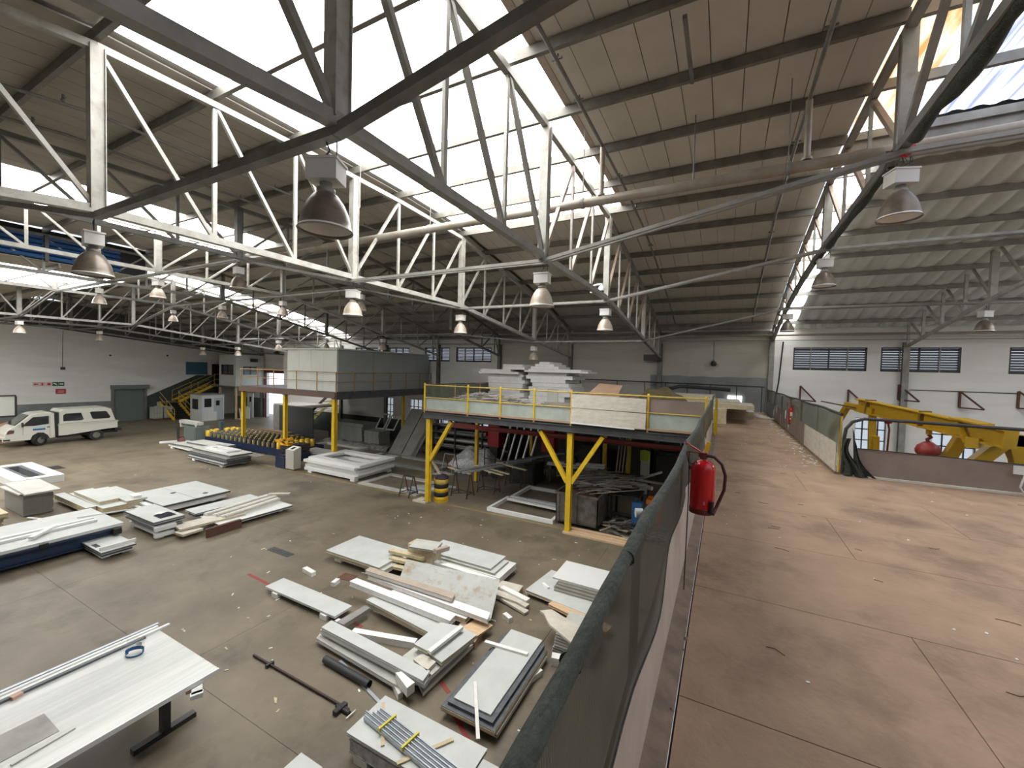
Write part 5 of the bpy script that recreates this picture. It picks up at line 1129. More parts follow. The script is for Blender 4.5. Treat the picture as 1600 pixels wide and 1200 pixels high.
# cardboard sheets and tarp
b_ = MB().add([(-3.95, 13.1, 4.52), (-3.0, 13.1, 4.5), (-3.1, 14.2, 4.78), (-3.9, 14.2, 4.82), (-3.95, 13.1, 4.50), (-3.0, 13.1, 4.48), (-3.1, 14.2, 4.76), (-3.9, 14.2, 4.80)], [(0, 1, 2, 3), (7, 6, 5, 4), (0, 4, 5, 1), (1, 5, 6, 2), (2, 6, 7, 3), (3, 7, 4, 0)])
thing('cardboard_sheet', b_, CARD, 'large tilted sheet of brown cardboard lying on the deck pile', 'cardboard')
thing('cardboard_stack', MB().box(-4.3, -2.6, 13.0, 15.2, ZD, 4.2).box(-4.25, -2.7, 13.05, 14.9, 4.2, 4.36).box(-4.2, -2.9, 12.9, 14.7, 4.36, 4.48), CARD, 'stack of brown cardboard behind the whitish boards', 'cardboard')
thing('olive_tarp', MB().grid(lambda u, v: (-2.9 + 2.0 * u, 14 + 2.2 * v, ZD + 1.22 * (math.sin(math.pi * u) ** .4) * (math.sin(math.pi * v) ** .4) * (1 + .05 * math.sin(u * 19 + v * 7)) * (1 - .15 * u)), 26, 16), TARP, 'crumpled olive brown tarpaulin heap behind the deck rail', 'tarpaulin')
thing('black_rolled_pipe', MB().tube([(-1.95, 17.5, 4.62), (-1.6, 17.6, 4.74), (-1.0, 17.8, 4.72), (.2, 18, 4.66)], .07, 10).tube([(-1.99, 17.4, 4.5), (-1.99, 17.4, 4.72)], .16, 10), BLK, 'black rolled hose behind the tarpaulin', 'hose')
for i, (x0, x1, y, z, h) in enumerate(((-1.9, .1, 15.4, ZD, .5), (-1.4, .9, 15.6, 4.1, .14), (-1.8, .5, 15.8, 4.25, .1), (-1.9, -.3, 16, 4.36, .12), (-.6, 1.0, 17.4, ZD, .3), (-.5, .75, 17.3, 3.91, .14))):
    thing('deck_panel', sandwich(x0, x1, y, y + 1.6, z, z + h), [BWHT if i % 2 else WPROF, FOAM], ['thick pale block pile at the deck end near the tarpaulin', 'long pale sheet reaching over the walkway end', 'second pale sheet near the walkway end', 'top pale sheet beside the tarpaulin', 'low white block pile at the far end of the walkway', 'white sheet on the far low pile'][i], 'panel', 'panels at the deck end')
for i in range(5): thing('white_trim_length', MB().bar((-.4 + .2 * i, 20.2 - .4 * i, ZD + .03), (1.3 + .1 * i, 20.0 - .45 * i, ZD + .03), .06, .05), WPROF, ['white trim length lying farthest on the walkway end', 'second farthest white trim on the walkway end', 'middle white trim on the walkway end', 'second nearest white trim on the walkway end', 'nearest white trim lying across the walkway end'][i], 'trim', 'white trim lengths on the walkway end')
for i in range(7): y = 12.9 + .35 * i; thing('timber_length', MB().bar((-6.3, y, ZD + .22 + .02 * i), (-4.5, y + .1, ZD + .3 + .02 * i), .08, .05), SCRAP, 'dull timber length in the row behind the corner rail post, %s' % ['nearest', 'second', 'third', 'fourth', 'fifth', 'sixth', 'farthest'][i], 'timber', 'timber lengths behind the rail')
thing('timber_support', MB().box(-6.2, -4.6, 12.8, 15.2, ZD, ZD + .19), SCRAP, 'low wooden block stack under the dull timber lengths', 'timber')
thing('shelf_strip_light', MB().box((0.152, 4.162)[0], (0.732, 4.194)[0], 21.93, 21.98, 4.0, 4.28), emat('opening_glow', (1, 1, 1), 2.2), 'small lit white window-like light low on the rear wall', 'light')  # lit opening in the wall, its brightness given by a glowing plate

# ================================================================== UNDER THE STORAGE DECK
rbm = empty('red_crane_rail', (-5, 15.3, 2.9), 'dark red steel rail hung below the storage deck', 'rail')
build('beam', MB().box(-10.9, -.3, 15.3, 15.34, 2.56, 2.70).box(-10.9, -.3, 15.24, 15.4, 2.70, 2.72).box(-10.9, -.3, 15.24, 15.4, 2.54, 2.56), mat('crane_rail_red', (.26, .03, .022), .5), rbm)
for x in (-9.9, -7.7, -5.6, -3.3): build('hanger', MB().tube([(x, 15.32, 2.72), (x, 15.32, 3.2), (x + .06, 15.32, 3.26), (x + .3, 15.32, 3.27)], .03, 6), REDD, rbm)
build('side_beam', MB().bar((-10.6, 15.4, 2.63), (-9.0, 20, 2.75), .12, .14), REDD, rbm)
# striped barrel with offcuts
BX, BY = -9.72, 12.95
br = empty('striped_barrel', (BX, BY, 0), 'black and yellow striped barrel at the foot of the left yellow post', 'barrel')
for i in range(5): build('band', MB().lathe([(.265, .04 + .165 * i), (.28, .05 + .165 * i), (.28, .19 + .165 * i), (.265, .205 + .165 * i)], BX, BY, 20, cap=False), [YEL, BLK, YEL, BLK, YELR][i], br)
build('rim', MB().lathe([(.28, .86), (.29, .87), (.28, .89), (.25, .86), (.0, .80)], BX, BY, 20).lathe([(.29, 0), (.29, .05)], BX, BY, 20), YEL, br)
thing('dark_sack', MB().lathe([(.26, .86), (.28, .93), (.2, 1.02), (.08, 1.06), (0, 1.06)], BX + .02, BY, 12), mat('purple_black_sack', (.03, .022, .035), .7), 'dark crumpled sack stuffed into the top of the striped barrel', 'sack')
for i in range(3): thing('foam_stick', MB().bar((BX - .05 + .06 * i, BY - .02, .95), (BX - .55 + .12 * i, BY - .15, 1.75 - .1 * i), .07, .03), [FOAM, WFOAM, FOAM][i], ['tallest pale stick leaning out of the striped barrel', 'white middle stick leaning out of the striped barrel', 'short pale stick leaning out of the striped barrel'][i], 'stick', 'sticks in the barrel')
thing('concrete_pad', MB().box(-10.6, -9.98, 12.3, 12.42, 0, .06).box(-10.55, -10.2, 12.4, 12.8, 0, .06), BWHT, 'pale low block beside the base of the left yellow post', 'block')
# scrap bin
x0, x1, y0, y1 = -4.95, -3.5, 13.05, 14.5
bn = empty('scrap_bin', ((x0 + x1) / 2, (y0 + y1) / 2, 0), 'battered grey steel scrap bin on castors behind the yellow post', 'bin')
build('shell', MB().box(x0, x1, y0, y0 + .03, .14, 1.1).box(x0, x1, y1 - .03, y1, .14, 1.1).box(x0, x0 + .03, y0, y1, .14, 1.1).box(x1 - .03, x1, y0, y1, .14, 1.1).box(x0, x1, y0, y1, .12, .16), BINM, bn)
build('rim', MB().box(x0 - .03, x1 + .03, y0 - .03, y0 + .02, 1.06, 1.12).box(x0 - .03, x0 + .02, y0, y1, 1.06, 1.12).box(x1 - .02, x1 + .03, y0, y1, 1.06, 1.12).box(x0, x1, y1 - .02, y1 + .03, 1.06, 1.12), BINM, bn)
for x in (x0 + .1, (x0 + x1) / 2, x1 - .1): build('rib', MB().box(x - .03, x + .03, y0 - .03, y0, .14, 1.06), BINM, bn)
for x, y in ((x0 + .15, y0 + .15), (x1 - .15, y0 + .15), (x0 + .15, y1 - .15), (x1 - .15, y1 - .15)): build('castor', MB().tube([(x, y - .03, .07), (x, y + .03, .07)], .07, 10), BLK, bn)
tag(build('bin_scrap', MB().grid(lambda u, v: (x0 + .05 + (x1 - x0 - .1) * u, y0 + .05 + (y1 - y0 - .1) * v, .9 + .14 * math.sin(math.pi * u) + .05 * math.sin(u * 13 + v * 9)), 10, 10), RUST, ), 'rusty brown scrap filling the battered bin', 'scrap', kind='stuff')
mb = MB()
for i in range(70):
    a = random.gauss(.55, .35); l = random.uniform(.4, 1.1); cx, cy, cz = random.uniform(-4.5, -2.9), random.uniform(13.6, 15.4), random.uniform(1.12, 1.5); t = random.uniform(-.15, .3)
    mb.bar((cx - l * math.cos(a), cy - l * math.sin(a), cz - t * l * .6), (cx + l * math.cos(a), cy + l * math.sin(a), cz + t * l * .6), random.uniform(.02, .07), .015, mi=random.choice([0, 0, 1]))
tag(build('metal_strips', mb, [STEELM, SCRAP]), 'bundle of thin metal and wood strips piled across the bin', 'scrap strips', kind='stuff')
thing('strip_trestle', MB().box(-3.45, -2.4, 14.2, 15.2, .95, 1.0).box(-3.4, -3.32, 14.25, 14.33, 0, .95).box(-2.5, -2.42, 14.25, 14.33, 0, .95).box(-3.4, -3.32, 15.07, 15.15, 0, .95).box(-2.5, -2.42, 15.07, 15.15, 0, .95).box(-3.4, -2.42, 14.27, 14.31, .3, .36), BLKS, 'dark bench under the strips right of the bin', 'bench')
mb = MB()
for i in range(120):
    a = random.uniform(-1, 1.2); l = random.uniform(.08, .4); cx, cy = random.uniform(-3.4, -1.3), random.uniform(13.0, 14.8); z = random.uniform(.01, .22)
    mb.bar((cx - l * math.cos(a), cy - l * math.sin(a), z), (cx + l * math.cos(a), cy + l * math.sin(a), z + random.uniform(-.0, .08)), random.uniform(.02, .12), .02, mi=random.choice([0, 1, 2]))
tag(build('floor_rubbish', mb, [STEELD, SCRAP, BLKS]), 'rubbish and offcuts strewn on the floor right of the bin', 'rubbish', kind='stuff')
thing('white_tube', MB().tube([(-3.0, 15.9, 1.05), (-2.2, 15.6, 1.02)], .08, 12), WPROF, 'short white tube lying behind the strip bundle', 'tube')
thing('orange_lidded_box', MB().box(-2.15, -1.75, 14.4, 14.8, .0, .8).box(-2.2, -1.7, 14.35, 14.85, .8, .95), ORNG, 'orange plastic box beside the walkway edge', 'box')
thing('blue_container', MB().box(-2.62, -2.3, 14.1, 14.4, 0, .85), BLUP, 'blue plastic container left of the orange box', 'container')
for i in range(3): thing('pine_plank', MB().box(-4.45 + .05 * i, -2.0, 12.38 + .17 * i, 12.53 + .17 * i, 0, .055 + .03 * (i == 2)), TIMB, ['nearest pine plank at the foot of the knee-braced post', 'middle pine plank at the foot of the knee-braced post', 'rear pine plank at the foot of the knee-braced post'][i], 'plank', 'pine planks on the floor')
# white window frames lying at the deck edge
f1 = [(-7.65, 12.9), (-5.1, 12.9), (-5.1, 15.0), (-7.65, 15.0)]
frame_obj('window_frame_blank', 'nearer large white profile frame flat on the floor left of the bin', -7.6, -5.0, 12.92, 14.5, 0, .13, .11, WPROF, 'white profile frames on the floor')
frame_obj('window_frame_blank', 'farther large white profile frame flat on the floor behind the first', -7.5, -5.1, 14.6, 16.4, 0, .13, .11, WPROF, 'white profile frames on the floor')
for i in range(4): thing('white_channel', MB().bar((-7.35, 14.05 + .13 * i, .18), (-5.2, 13.95 + .13 * i, .18), .1, .07), [WPROF, ALU, WPROF, ALU][i], ['nearest', 'second', 'third', 'farthest'][i] + ' of the channels lying across the white profile frames', 'channel', 'channels across the frames')
# trestle stands with channels
def trestle(x, y, h, w_, lab, rz=0, m=BLKS):
    r = empty('steel_trestle', (x, y, 0), lab, 'trestle', 'steel trestles under the deck')
    c, s_ = math.cos(rz), math.sin(rz)
    def q(a, b, z): return (x + a * c - b * s_, y + a * s_ + b * c, z)
    build('top_bar', MB().bar(q(-w_ / 2, 0, h), q(w_ / 2, 0, h), .05), m, r)
    for sx in (-1, 1):
        for sy in (-1, 1): build('leg', MB().bar(q(sx * w_ / 2, sy * .03, h), q(sx * w_ / 2, sy * .28, 0), .035), RUST if sy > 0 else m, r)
        build('foot_bar', MB().bar(q(sx * w_ / 2, -.28, .15), q(sx * w_ / 2, .28, .15), .03), m, r)
    build('cross_bar', MB().bar(q(-w_ / 2, .28, .12), q(w_ / 2, .28, .12), .03).bar(q(-w_ / 2, -.28, .12), q(w_ / 2, .28, .12), .02), m, r)
    return r
trestle(-9.35, 13.9, .95, .75, 'nearest dark trestle beside the striped barrel')
trestle(-8.7, 14.9, .95, .8, 'second dark trestle behind the barrel')
trestle(-8.2, 16.4, 1.0, .8, 'third dark trestle carrying channels in the middle of the bay')
trestle(-8.0, 18.2, 1.0, .8, 'farthest dark trestle carrying channels')
trestle(-11.2, 12.75, .8, .5, 'small trestle left of the left yellow post')
trestle(-12.1, 16.8, .9, .6, 'pale dusty trestle on the white powder patch', 0, STEELM)
for i, (a, b, m) in enumerate((((-9.6, 13.7, 1.02), (-8.2, 17.2, 1.05), ALU), ((-9.4, 13.65, 1.02), (-8.0, 17.2, 1.05), STEELM), ((-9.2, 13.65, 1.02), (-7.8, 17.2, 1.05), ALU), ((-8.6, 15.9, 1.1), (-7.2, 19.3, 1.12), STEELM), ((-8.4, 15.9, 1.1), (-7.0, 19.3, 1.12), ALU))):
    thing('metal_channel', MB().bar(a, b, .10, .06), m, ['leftmost channel lying on the near trestles', 'second channel lying on the near trestles', 'third channel lying on the near trestles', 'left channel lying on the far trestles', 'right channel lying on the far trestles'][i], 'channel', 'channels on the trestles')
for i, (a, b) in enumerate((((-10.3, 14.2, 1.0), (-8.9, 13.75, 1.0)), ((-9.0, 14.7, 1.0), (-7.7, 14.3, 1.0)), ((-9.6, 15.2, 1.0), (-7.6, 14.6, 1.0)), ((-8.9, 15.9, 1.05), (-7.2, 15.4, 1.05)))):
    thing('timber_crosspiece', MB().bar(a, b, .09, .05), FOAM, ['pale timber crosspiece on the nearest trestle, left', 'pale timber crosspiece nearest the yellow line', 'pale timber crosspiece on the second trestle', 'pale timber crosspiece on the middle trestle'][i], 'timber', 'timber crosspieces on the trestles')
def ly(x, y, z, h, n_=16):
    pass
thing('foil_bundle', MB().grid(lambda u, v: (-12.9 + 2.9 * u, 17.6 + 1.7 * v, .02 + 1.15 * math.sin(math.pi * min(1, max(0, u))) ** .5 * math.sin(math.pi * v) ** .5 * (1 + .10 * math.sin(u * 17 + v * 5) + .06 * math.sin(v * 31)) * (1 - .3 * u)), 34, 18), CLEARP, 'heap of crumpled clear plastic wrap behind the left yellow post', 'plastic heap')
tag(thing('white_powder', MB().prism([(-12.2 + (.55 + .2 * math.sin(i * 2.3)) * math.cos(i * .45), 16.3 + (.45 + .15 * math.sin(i * 1.7)) * math.sin(i * .45)) for i in range(14)], 0, .004), BWHT, 'patch of white powder on the floor under the dusty trestle', 'powder'), kind='stuff')
wt = empty('wheeled_stand', (-9.9, 17.2, 0), 'small black wheeled stand in front of the plastic heap', 'stand')
build('frame', MB().bar((-10.2, 17, .3), (-10.2, 17, 1.5), .04).bar((-9.6, 17, .3), (-9.6, 17, 1.5), .04).bar((-10.2, 17, 1.5), (-9.6, 17, 1.5), .04).bar((-10.2, 17, .9), (-9.6, 17, .9), .04).bar((-10.2, 17, .3), (-9.6, 17, .3), .04), BLKS, wt)
for x in (-10.2, -9.6): build('wheel', MB().tube([(x, 16.95, .2), (x, 17.03, .2)], .2, 12), BLK, wt)
# red drill presses
for i, (x, y) in enumerate(((-11.3, 20.0), (-8.2, 20.4))):
    r = empty('red_machine', (x, y, 0), ['red floor machine beside the plastic heap', 'tall red machine with motor head in the middle under the deck'][i], 'machine', 'red machines under the deck')
    build('cabinet', MB().box(x - .35, x + .35, y - .3, y + .3, .9, 2.1), mat('machine_red', (.30, .02, .02), .4), r); build('stand', MB().box(x - .25, x + .25, y - .25, y + .25, 0, .9), BLKS, r)
    build('motor_head', MB().box(x - .25, x + .25, y - .35, y + .25, 2.1, 2.5).tube([(x, y - .2, 2.5), (x, y - .2, 2.75)], .12, 10), REDD, r); build('hand_wheel', MB().tube([(x - .4, y - .3, 1.6), (x - .45, y - .3, 1.6)], .15, 12), RED, r)
for i in range(5):
    x = -10.6 + .42 * i; thing('leaning_profile', MB().bar((x, 19.2, 0), (x + .35, 20.2, 2.85), .09, .06), WPROF, ['leftmost', 'second', 'middle', 'fourth', 'rightmost'][i] + ' of the white profiles leaning behind the red rail', 'profile', 'white profiles leaning under the deck')
for i in range(4):
    x = -4.6 + .15 * i; thing('leaning_strip', MB().bar((x, 20.2, 0), (x + .1, 20.7, 2.5), .05, .03), [TIMB, SCRAP][i % 2], ['leftmost', 'second', 'third', 'rightmost'][i] + ' thin wooden strip leaning on the farthest yellow post', 'strip', 'wooden strips leaning on the far post')
for i, x in enumerate((-1.5, -1.25)): thing('leaning_white_rod', MB().bar((x, 19.6, .2), (x - .25, 20.6, 2.7), .04), WPROF, ['left', 'right'][i] + ' of two thin white rods leaning near the walkway', 'rod', 'white rods leaning under the deck')
bench = empty('workbench', (-6.3, 18.2, 0), 'cluttered pale workbench behind the knee-braced post', 'workbench')
build('top', MB().box(-7.2, -4.9, 17.6, 18.5, .85, .93), PANEL2, bench)
for x, y in ((-7.05, 17.7), (-5.1, 17.7), (-7.05, 18.4), (-5.1, 18.4)): build('leg', MB().box(x - .04, x + .04, y - .04, y + .04, 0, .85), STEELD, bench)
thing('bench_saw', MB().box(-6.4, -5.9, 17.8, 18.2, .93, 1.25).tube([(-6.15, 17.75, 1.35), (-6.15, 17.85, 1.35)], .22, 14).bar((-6.1, 17.9, 1.25), (-5.7, 18.0, 1.6), .1), BLKS, 'black mitre saw standing on the cluttered workbench', 'saw')
for i in range(4): thing('bench_profile', MB().bar((-7.15 + .2 * i, 17.65 + .18 * i, .97), (-4.6, 17.9 + .1 * i, .97 + .1 * (i % 2)), .06, .05), WPROF, ['nearest', 'second', 'third', 'farthest'][i] + ' white profile lying on the workbench', 'profile', 'profiles on the workbench')
b2 = empty('dark_bench', (-2.6, 17.8, 0), 'dark bench with pale rails under the right of the storage deck', 'workbench')
build('top', MB().box(-4.2, -1.0, 17.3, 18.2, .75, .82), BLKS, b2)
for x in (-4.0, -2.6, -1.2): build('leg', MB().box(x - .05, x + .05, 17.4, 17.5, 0, .75), BLKS, b2)
thing('pale_rail', MB().bar((-4.6, 17.2, .9), (-1.0, 17.0, .86), .08, .08).bar((-3.0, 17.1, .9), (-2.2, 18.1, 1.1), .08), PANEL2, 'pale rail resting along the dark bench', 'rail')
r = empty('lime_vest_stand', (-2.9, 18.5, 0), 'lime green vest hung on a pale stand under the deck', 'stand')
build('stand', MB().box(-3.1, -2.75, 18.3, 18.5, 0, 1.45), PANEL2, r); build('vest', MB().grid(lambda u, v: (-3.12 + .42 * u, 18.25 + .06 * math.sin(u * 6), 1.45 + .48 * v * (1 - .2 * abs(u - .5))), 8, 6), HVIS, r)
thing('black_crate', MB().box(-8.6, -7.5, 16.9, 18.0, 0, .9).box(-8.55, -7.55, 16.85, 16.9, .1, .8), BLKS, 'black crate in the shadow right of the trestles', 'crate')
for i, q in enumerate(((-3.7, -3.1, 20.9, 21.6, 0, 1.5), (-2.8, -1.2, 20.8, 21.6, 0, 1.3), (-6.8, -5.6, 21, 21.7, 0, 1.2))): thing('dark_machine', MB().box(*q).box(q[0] + .1, q[1] - .15, q[2] + .1, q[3] - .1, q[5], q[5] + .12).box(q[0] + .1, q[1] - .1, q[2] - .03, q[2], .3, .9), BLKS, ['tall dark machine behind the lime vest stand', 'wide dark machine in the rear corner beside the walkway', 'dark machine behind the cluttered workbench'][i], 'machine', 'dark machines in shadow')
for i in range(6):
    a = (-6.9 + .3 * i, 19.6 + .2 * (i % 3)); thing('orange_brown_offcut', MB().bar((a[0], a[1], .05 + .05 * i), (a[0] + .8, a[1] + .2, .08 + .05 * i), .12, .04), CARD, ['lowest', 'second', 'third', 'fourth', 'fifth', 'topmost'][i] + ' brown offcut in the small pile behind the workbench', 'offcut', 'brown offcuts behind the bench')
# ------------------------------------------------------------------ stack of white frames at the deck gap
random.seed(4)
z = .1
FX0, FX1, FY0, FY1 = -17.9, -14.4, 13.0, 15.3
for k, (x, y) in enumerate(((FX0 + .3, FY0 + .1), (FX1 - .3, FY0 + .1), (FX1 - .3, FY1 - .1), (FX0 + .3, FY1 - .1))): thing('support_block', MB().box(x - .12, x + .12, y - .12, y + .12, 0, .1), WFOAM, ['front left', 'front right', 'rear right', 'rear left'][k] + ' white block under the stack of white frames', 'block', 'blocks under the white frames')
for i in range(5):
    a, b, c, d = [random.uniform(-.18, .18) for _ in range(4)]
    frame_obj('white_frame', ['bottom', 'second', 'third', 'fourth', 'topmost'][i] + ' frame of the tall stack of white insulated frames', FX0 + a, FX1 + b, FY0 + c * .5, FY1 + d * .5, z, .125, [.5, .42, .5, .4, .45][i], WPROF, 'stacked white insulated frames'); z += .13
frame_obj('white_floor_frame', 'large thin white frame flat on the floor right of the frame stack', -14.2, -10.9, 12.85, 14.9, 0, .05, .28, PANEL2)
for i in range(7): thing('white_profile_length', MB().bar((-11.9 + .05 * i, 13.1 + .14 * i, .05 + .04 * (i % 2)), (-10.5 + .05 * i, 13.3 + .22 * i, .05 + .04 * (i % 3)), .09, .06), [WPROF, ALU][i % 2], ['nearest', 'second', 'third', 'fourth', 'fifth', 'sixth', 'farthest'][i] + ' white profile in the loose heap left of the left yellow post', 'profile', 'loose white profiles on the floor')

# ================================================================== PANEL PILES ON THE OPEN FLOOR
def slab(nm, label, x0, x1, y0, y1, z0, z1, rot=0, m=None, cat='panel', grp=None, core=.008):
    return thing(nm, sandwich(x0, x1, y0, y1, z0, z1, rot, core), m or [PANEL, FOAM], label, cat, grp)
def stick(nm, label, a, b, w_=.12, h_=.08, m=WFOAM, cat='strip', grp=None): return thing(nm, MB().bar(a, b, w_, h_), m, label, cat, grp)
def blocks(pts, lab, h=.1, s_=.12):
    W9 = ['first', 'second', 'third', 'fourth', 'fifth', 'sixth']
    for i, (x, y) in enumerate(pts): thing('foam_block', MB().box(x - s_, x + s_, y - s_ * .6, y + s_ * .6, 0, h), WFOAM, '%s white foam block under %s' % (['near left', 'near right', 'far right', 'far left', 'middle', 'extra'][i], lab), 'block', 'blocks under ' + lab)
random.seed(12)
# left edge: white frame with dark inner frame
frame_obj('white_frame', 'white frame lying at the left edge of the picture', -28.6, -24.6, 5.2, 6.6, 0, .30, .4, WPROF)
frame_obj('dark_frame', 'dark grey inner frame resting inside the white frame', -28.1, -25.0, 5.62, 6.18, .02, .26, .12, DGSK)
# tall layered stack
W14 = ['lowest', 'second up', 'third up', 'fourth up', 'fifth up', 'sixth up', 'seventh up', 'eighth up', 'ninth up', 'tenth up', 'eleventh up']
for i in range(11): slab('layered_sheet', 'grey layered sheet of the tall pile, ' + W14[i], -21.9 + random.uniform(-.02, .02), -20.0, 4.42, 5.1 + random.uniform(-.02, .02), .02 + .062 * i, .08 + .062 * i, 0, [GREYCORE, GREYCORE], 'sheet', 'layered sheets of the tall pile')
slab('pale_board', 'pale narrow board under the top panel of the tall pile', -21.9, -20.1, 4.32, 4.6, .705, .745, 2, [PANEL2, TIMB])
slab('top_panel', 'pale square panel on top of the tall grey pile', -22.0, -19.7, 4.42, 5.22, .75, .80, -1, [PANEL2, PANEL2])
stick('white_stick', 'short white stick at the foot of the tall grey pile', (-19.7, 4.45, .03), (-18.9, 4.75, .03), .06, .04)
for i in range(5): slab('cream_board', 'cream board in the pile at the left edge, ' + W14[i], -21.2, -19.3 + .15 * i, 3.3, 3.85, .02 + .11 * i, .12 + .11 * i, random.uniform(-2, 2), [PANEL2 if i % 2 else FOAM, FOAM], 'board', 'cream boards at the left edge')
# pile with cream edges
slab('cream_edged_panel', 'lower left cream-edged panel of the low pile behind the navy beam', -21.2, -18.4, 5.42, 5.68, .12, .30, 0)
slab('cream_edged_panel', 'wide lower cream-edged panel of the low pile', -20.9, -17.9, 5.7, 6.75, .12, .30, -1)
slab('cream_edged_panel', 'upper cream-edged panel of the low pile', -20.6, -18.4, 5.75, 6.25, .305, .42, 0)
slab('cream_edged_panel', 'right upper cream-edged panel of the low pile', -20.4, -17.9, 6.28, 6.85, .305, .38, 0)
slab('white_offcut', 'small white block on the low cream-edged pile', -18.35, -18.0, 6.5, 6.72, .385, .48, 0, [WFOAM, WFOAM], 'block')
blocks([(-20.6, 5.7), (-18.3, 5.7), (-18.2, 6.5), (-20.5, 6.5)], 'the low cream-edged pile')
# large two-part panel with dark edge
for i, (a, b, nm_) in enumerate(((-19.0, -16.55, 'right'), (-19.0, -16.55, 'left'))):
    y0, y1 = ((7.72, 8.85), (6.75, 7.70))[i]
    slab('door_panel', '%s half of the wide dark-edged panel on the open floor' % ('farther' if i == 0 else 'nearer'), a, b, y0, y1, .255, .33, 0, [PANEL, DGSK], 'panel', 'wide dark-edged panels', -.004)
    thing('black_spot', MB().lathe([(.09, .331), (.08, .336), (0, .337)], -16.95 if i == 0 else -17.9, 8.2 if i == 0 else 7.6, 12), BLK, ['black oval fitting on the farther wide panel', 'black fitting at the joint of the wide panels'][i], 'fitting')
slab('underlay_panel', 'white panel beneath the wide dark-edged panels', -18.9, -16.6, 6.6, 8.75, .09, .25, 0, [WPROF, WFOAM])
stick('white_profile', 'white profile along the near end of the wide panels', (-18.6, 6.5, .12), (-16.6, 6.55, .12), .1, .1, WPROF, 'profile')
blocks([(-18.4, 7.0), (-16.9, 6.9), (-16.9, 8.4), (-18.4, 8.5)], 'the wide dark-edged panels', .09)
# long stack on navy beams
LX0, LX1 = -16.7, -14.3
pl_ = MB()
nb = empty('navy_support_beams', (-16, 3, 0), 'navy blue steel beams carrying the long pale panel at the left', 'beam')
build('beam', MB().box(-15.3, -15.22, 1.4, 5.0, .12, .42).box(-15.45, -15.1, 1.4, 5.0, .40, .44).box(-15.45, -15.1, 1.4, 5.0, .10, .13), NAVYB, nb)
build('beam', MB().box(-17.1, -17.0, 1.6, 5.2, .12, .42).box(-17.2, -16.9, 1.6, 5.2, .40, .44), NAVYB, nb)
build('cross_piece', MB().box(-17.2, -15.0, 4.7, 4.85, .0, .12).box(-17.2, -15.0, 2.4, 2.55, 0, .12), BLKS, nb)
slab('long_panel', 'long pale panel lying on the navy beams', -17.45, -15.15, 1.2, 5.25, .45, .53, 0, [PANEL, WPROF])
for i, x in enumerate((-16.15, -15.8)): stick('long_channel', ['farther', 'nearer'][i] + ' long white channel lying on the long pale panel', (x, 1.3, .565), (x - .1 * i, 4.9, .565), .12, .06, WPROF, 'channel')
stick('short_channel', 'short white channel lying crosswise on the long pale panel', (-16.0, 4.1, .63), (-15.5, 3.55, .60), .12, .06, WFOAM, 'channel')
stick('thin_white_batten', 'thin white batten bridging from the long panel to the next pile', (-16.6, 4.7, .56), (-16.3, 5.9, .52), .04, .03, WPROF, 'batten')
thing('black_bracket', MB().box(-15.12, -15.05, 3.6, 3.75, .40, .50).box(-15.3, -15.0, 4.98, 5.15, .28, .44), BLK, 'black bracket at the end of the navy beam', 'bracket')
thing('black_cable_clump', MB().tube([(-16.2, 5.25, .03), (-16.0, 5.4, .12), (-15.9, 5.3, .04), (-16.1, 5.5, .10), (-16.3, 5.4, .03)], .035, 8).box(-16.3, -16.0, 5.3, 5.5, 0, .06), BLK, 'black clump of tubing between the navy beams and the stacked panels', 'tubing')
# small flat door with black edges
slab('small_door_panel', 'square pale panel with a white rail and black corner plates', -15.95, -14.0, 4.4, 5.1, .17, .235, 0, [PANEL, DGSK], 'panel', None, -.004)
slab('under_door_panel', 'white panel beneath the square panel with corner plates', -15.9, -14.05, 4.42, 5.05, .08, .16, 0, [WPROF, DGSK])
stick('white_edge_rail', 'white rail standing along the near edge of the square panel', (-14.15, 4.42, .28), (-14.15, 5.15, .28), .05, .09, WPROF, 'rail')
for i, (x, y) in enumerate(((-14.65, 4.5), (-15.45, 5.02))): thing('black_corner_plate', MB().box(x - .15, x + .15, y - .05, y + .05, .236, .242).box(x - .03, x + .03, y - .02, y + .02, .242, .25, mi=0), BLK, ['black plate at the near corner of the square panel', 'black plate at the far corner of the square panel'][i], 'plate', 'plates on the square panel')
blocks([(-14.3, 4.55), (-14.3, 4.95), (-15.6, 5.0), (-15.6, 4.5)], 'the square panel with corner plates', .08)
# stacked grey panels with black cloth
for i, (a, b, c, d, h, m) in enumerate(((-16.3, -14.5, 5.75, 6.45, .07, [WPROF, WFOAM]), (-16.2, -14.5, 5.8, 6.4, .10, [DGSK, DGSK]), (-16.35, -14.55, 5.7, 6.4, .07, [PANEL, DGSK]), (-16.25, -14.6, 5.75, 6.5, .06, [DGSK, DGSK]), (-16.4, -14.5, 5.68, 6.45, .07, [PANEL, DGSK]))):
    z0 = .1 + [0, .08, .19, .27, .34][i]; slab('stacked_panel', 'panel of the pile topped with black cloth, ' + ['lowest', 'second up', 'third up', 'fourth up', 'topmost'][i], a, b, c, d, z0, z0 + h, 0, m, 'panel', 'panels of the pile with black cloth', -.003)
thing('black_cloth', MB().grid(lambda u, v: (-15.15 + .45 * u, 5.92 + .42 * v, .512 + .055 * abs(math.sin(u * 8 + v * 5)) * math.sin(math.pi * u) ** .3 * math.sin(math.pi * v) ** .3), 14, 12), mat('black_cloth_weave', (.012, .010, .022), .9), 'crumpled black cloth on top of the stacked grey panels', 'cloth')
thing('white_rag', MB().box(-15.35, -15.1, 6.05, 6.25, .512, .52, rot=20), WFOAM, 'small white rag beside the black cloth', 'rag')
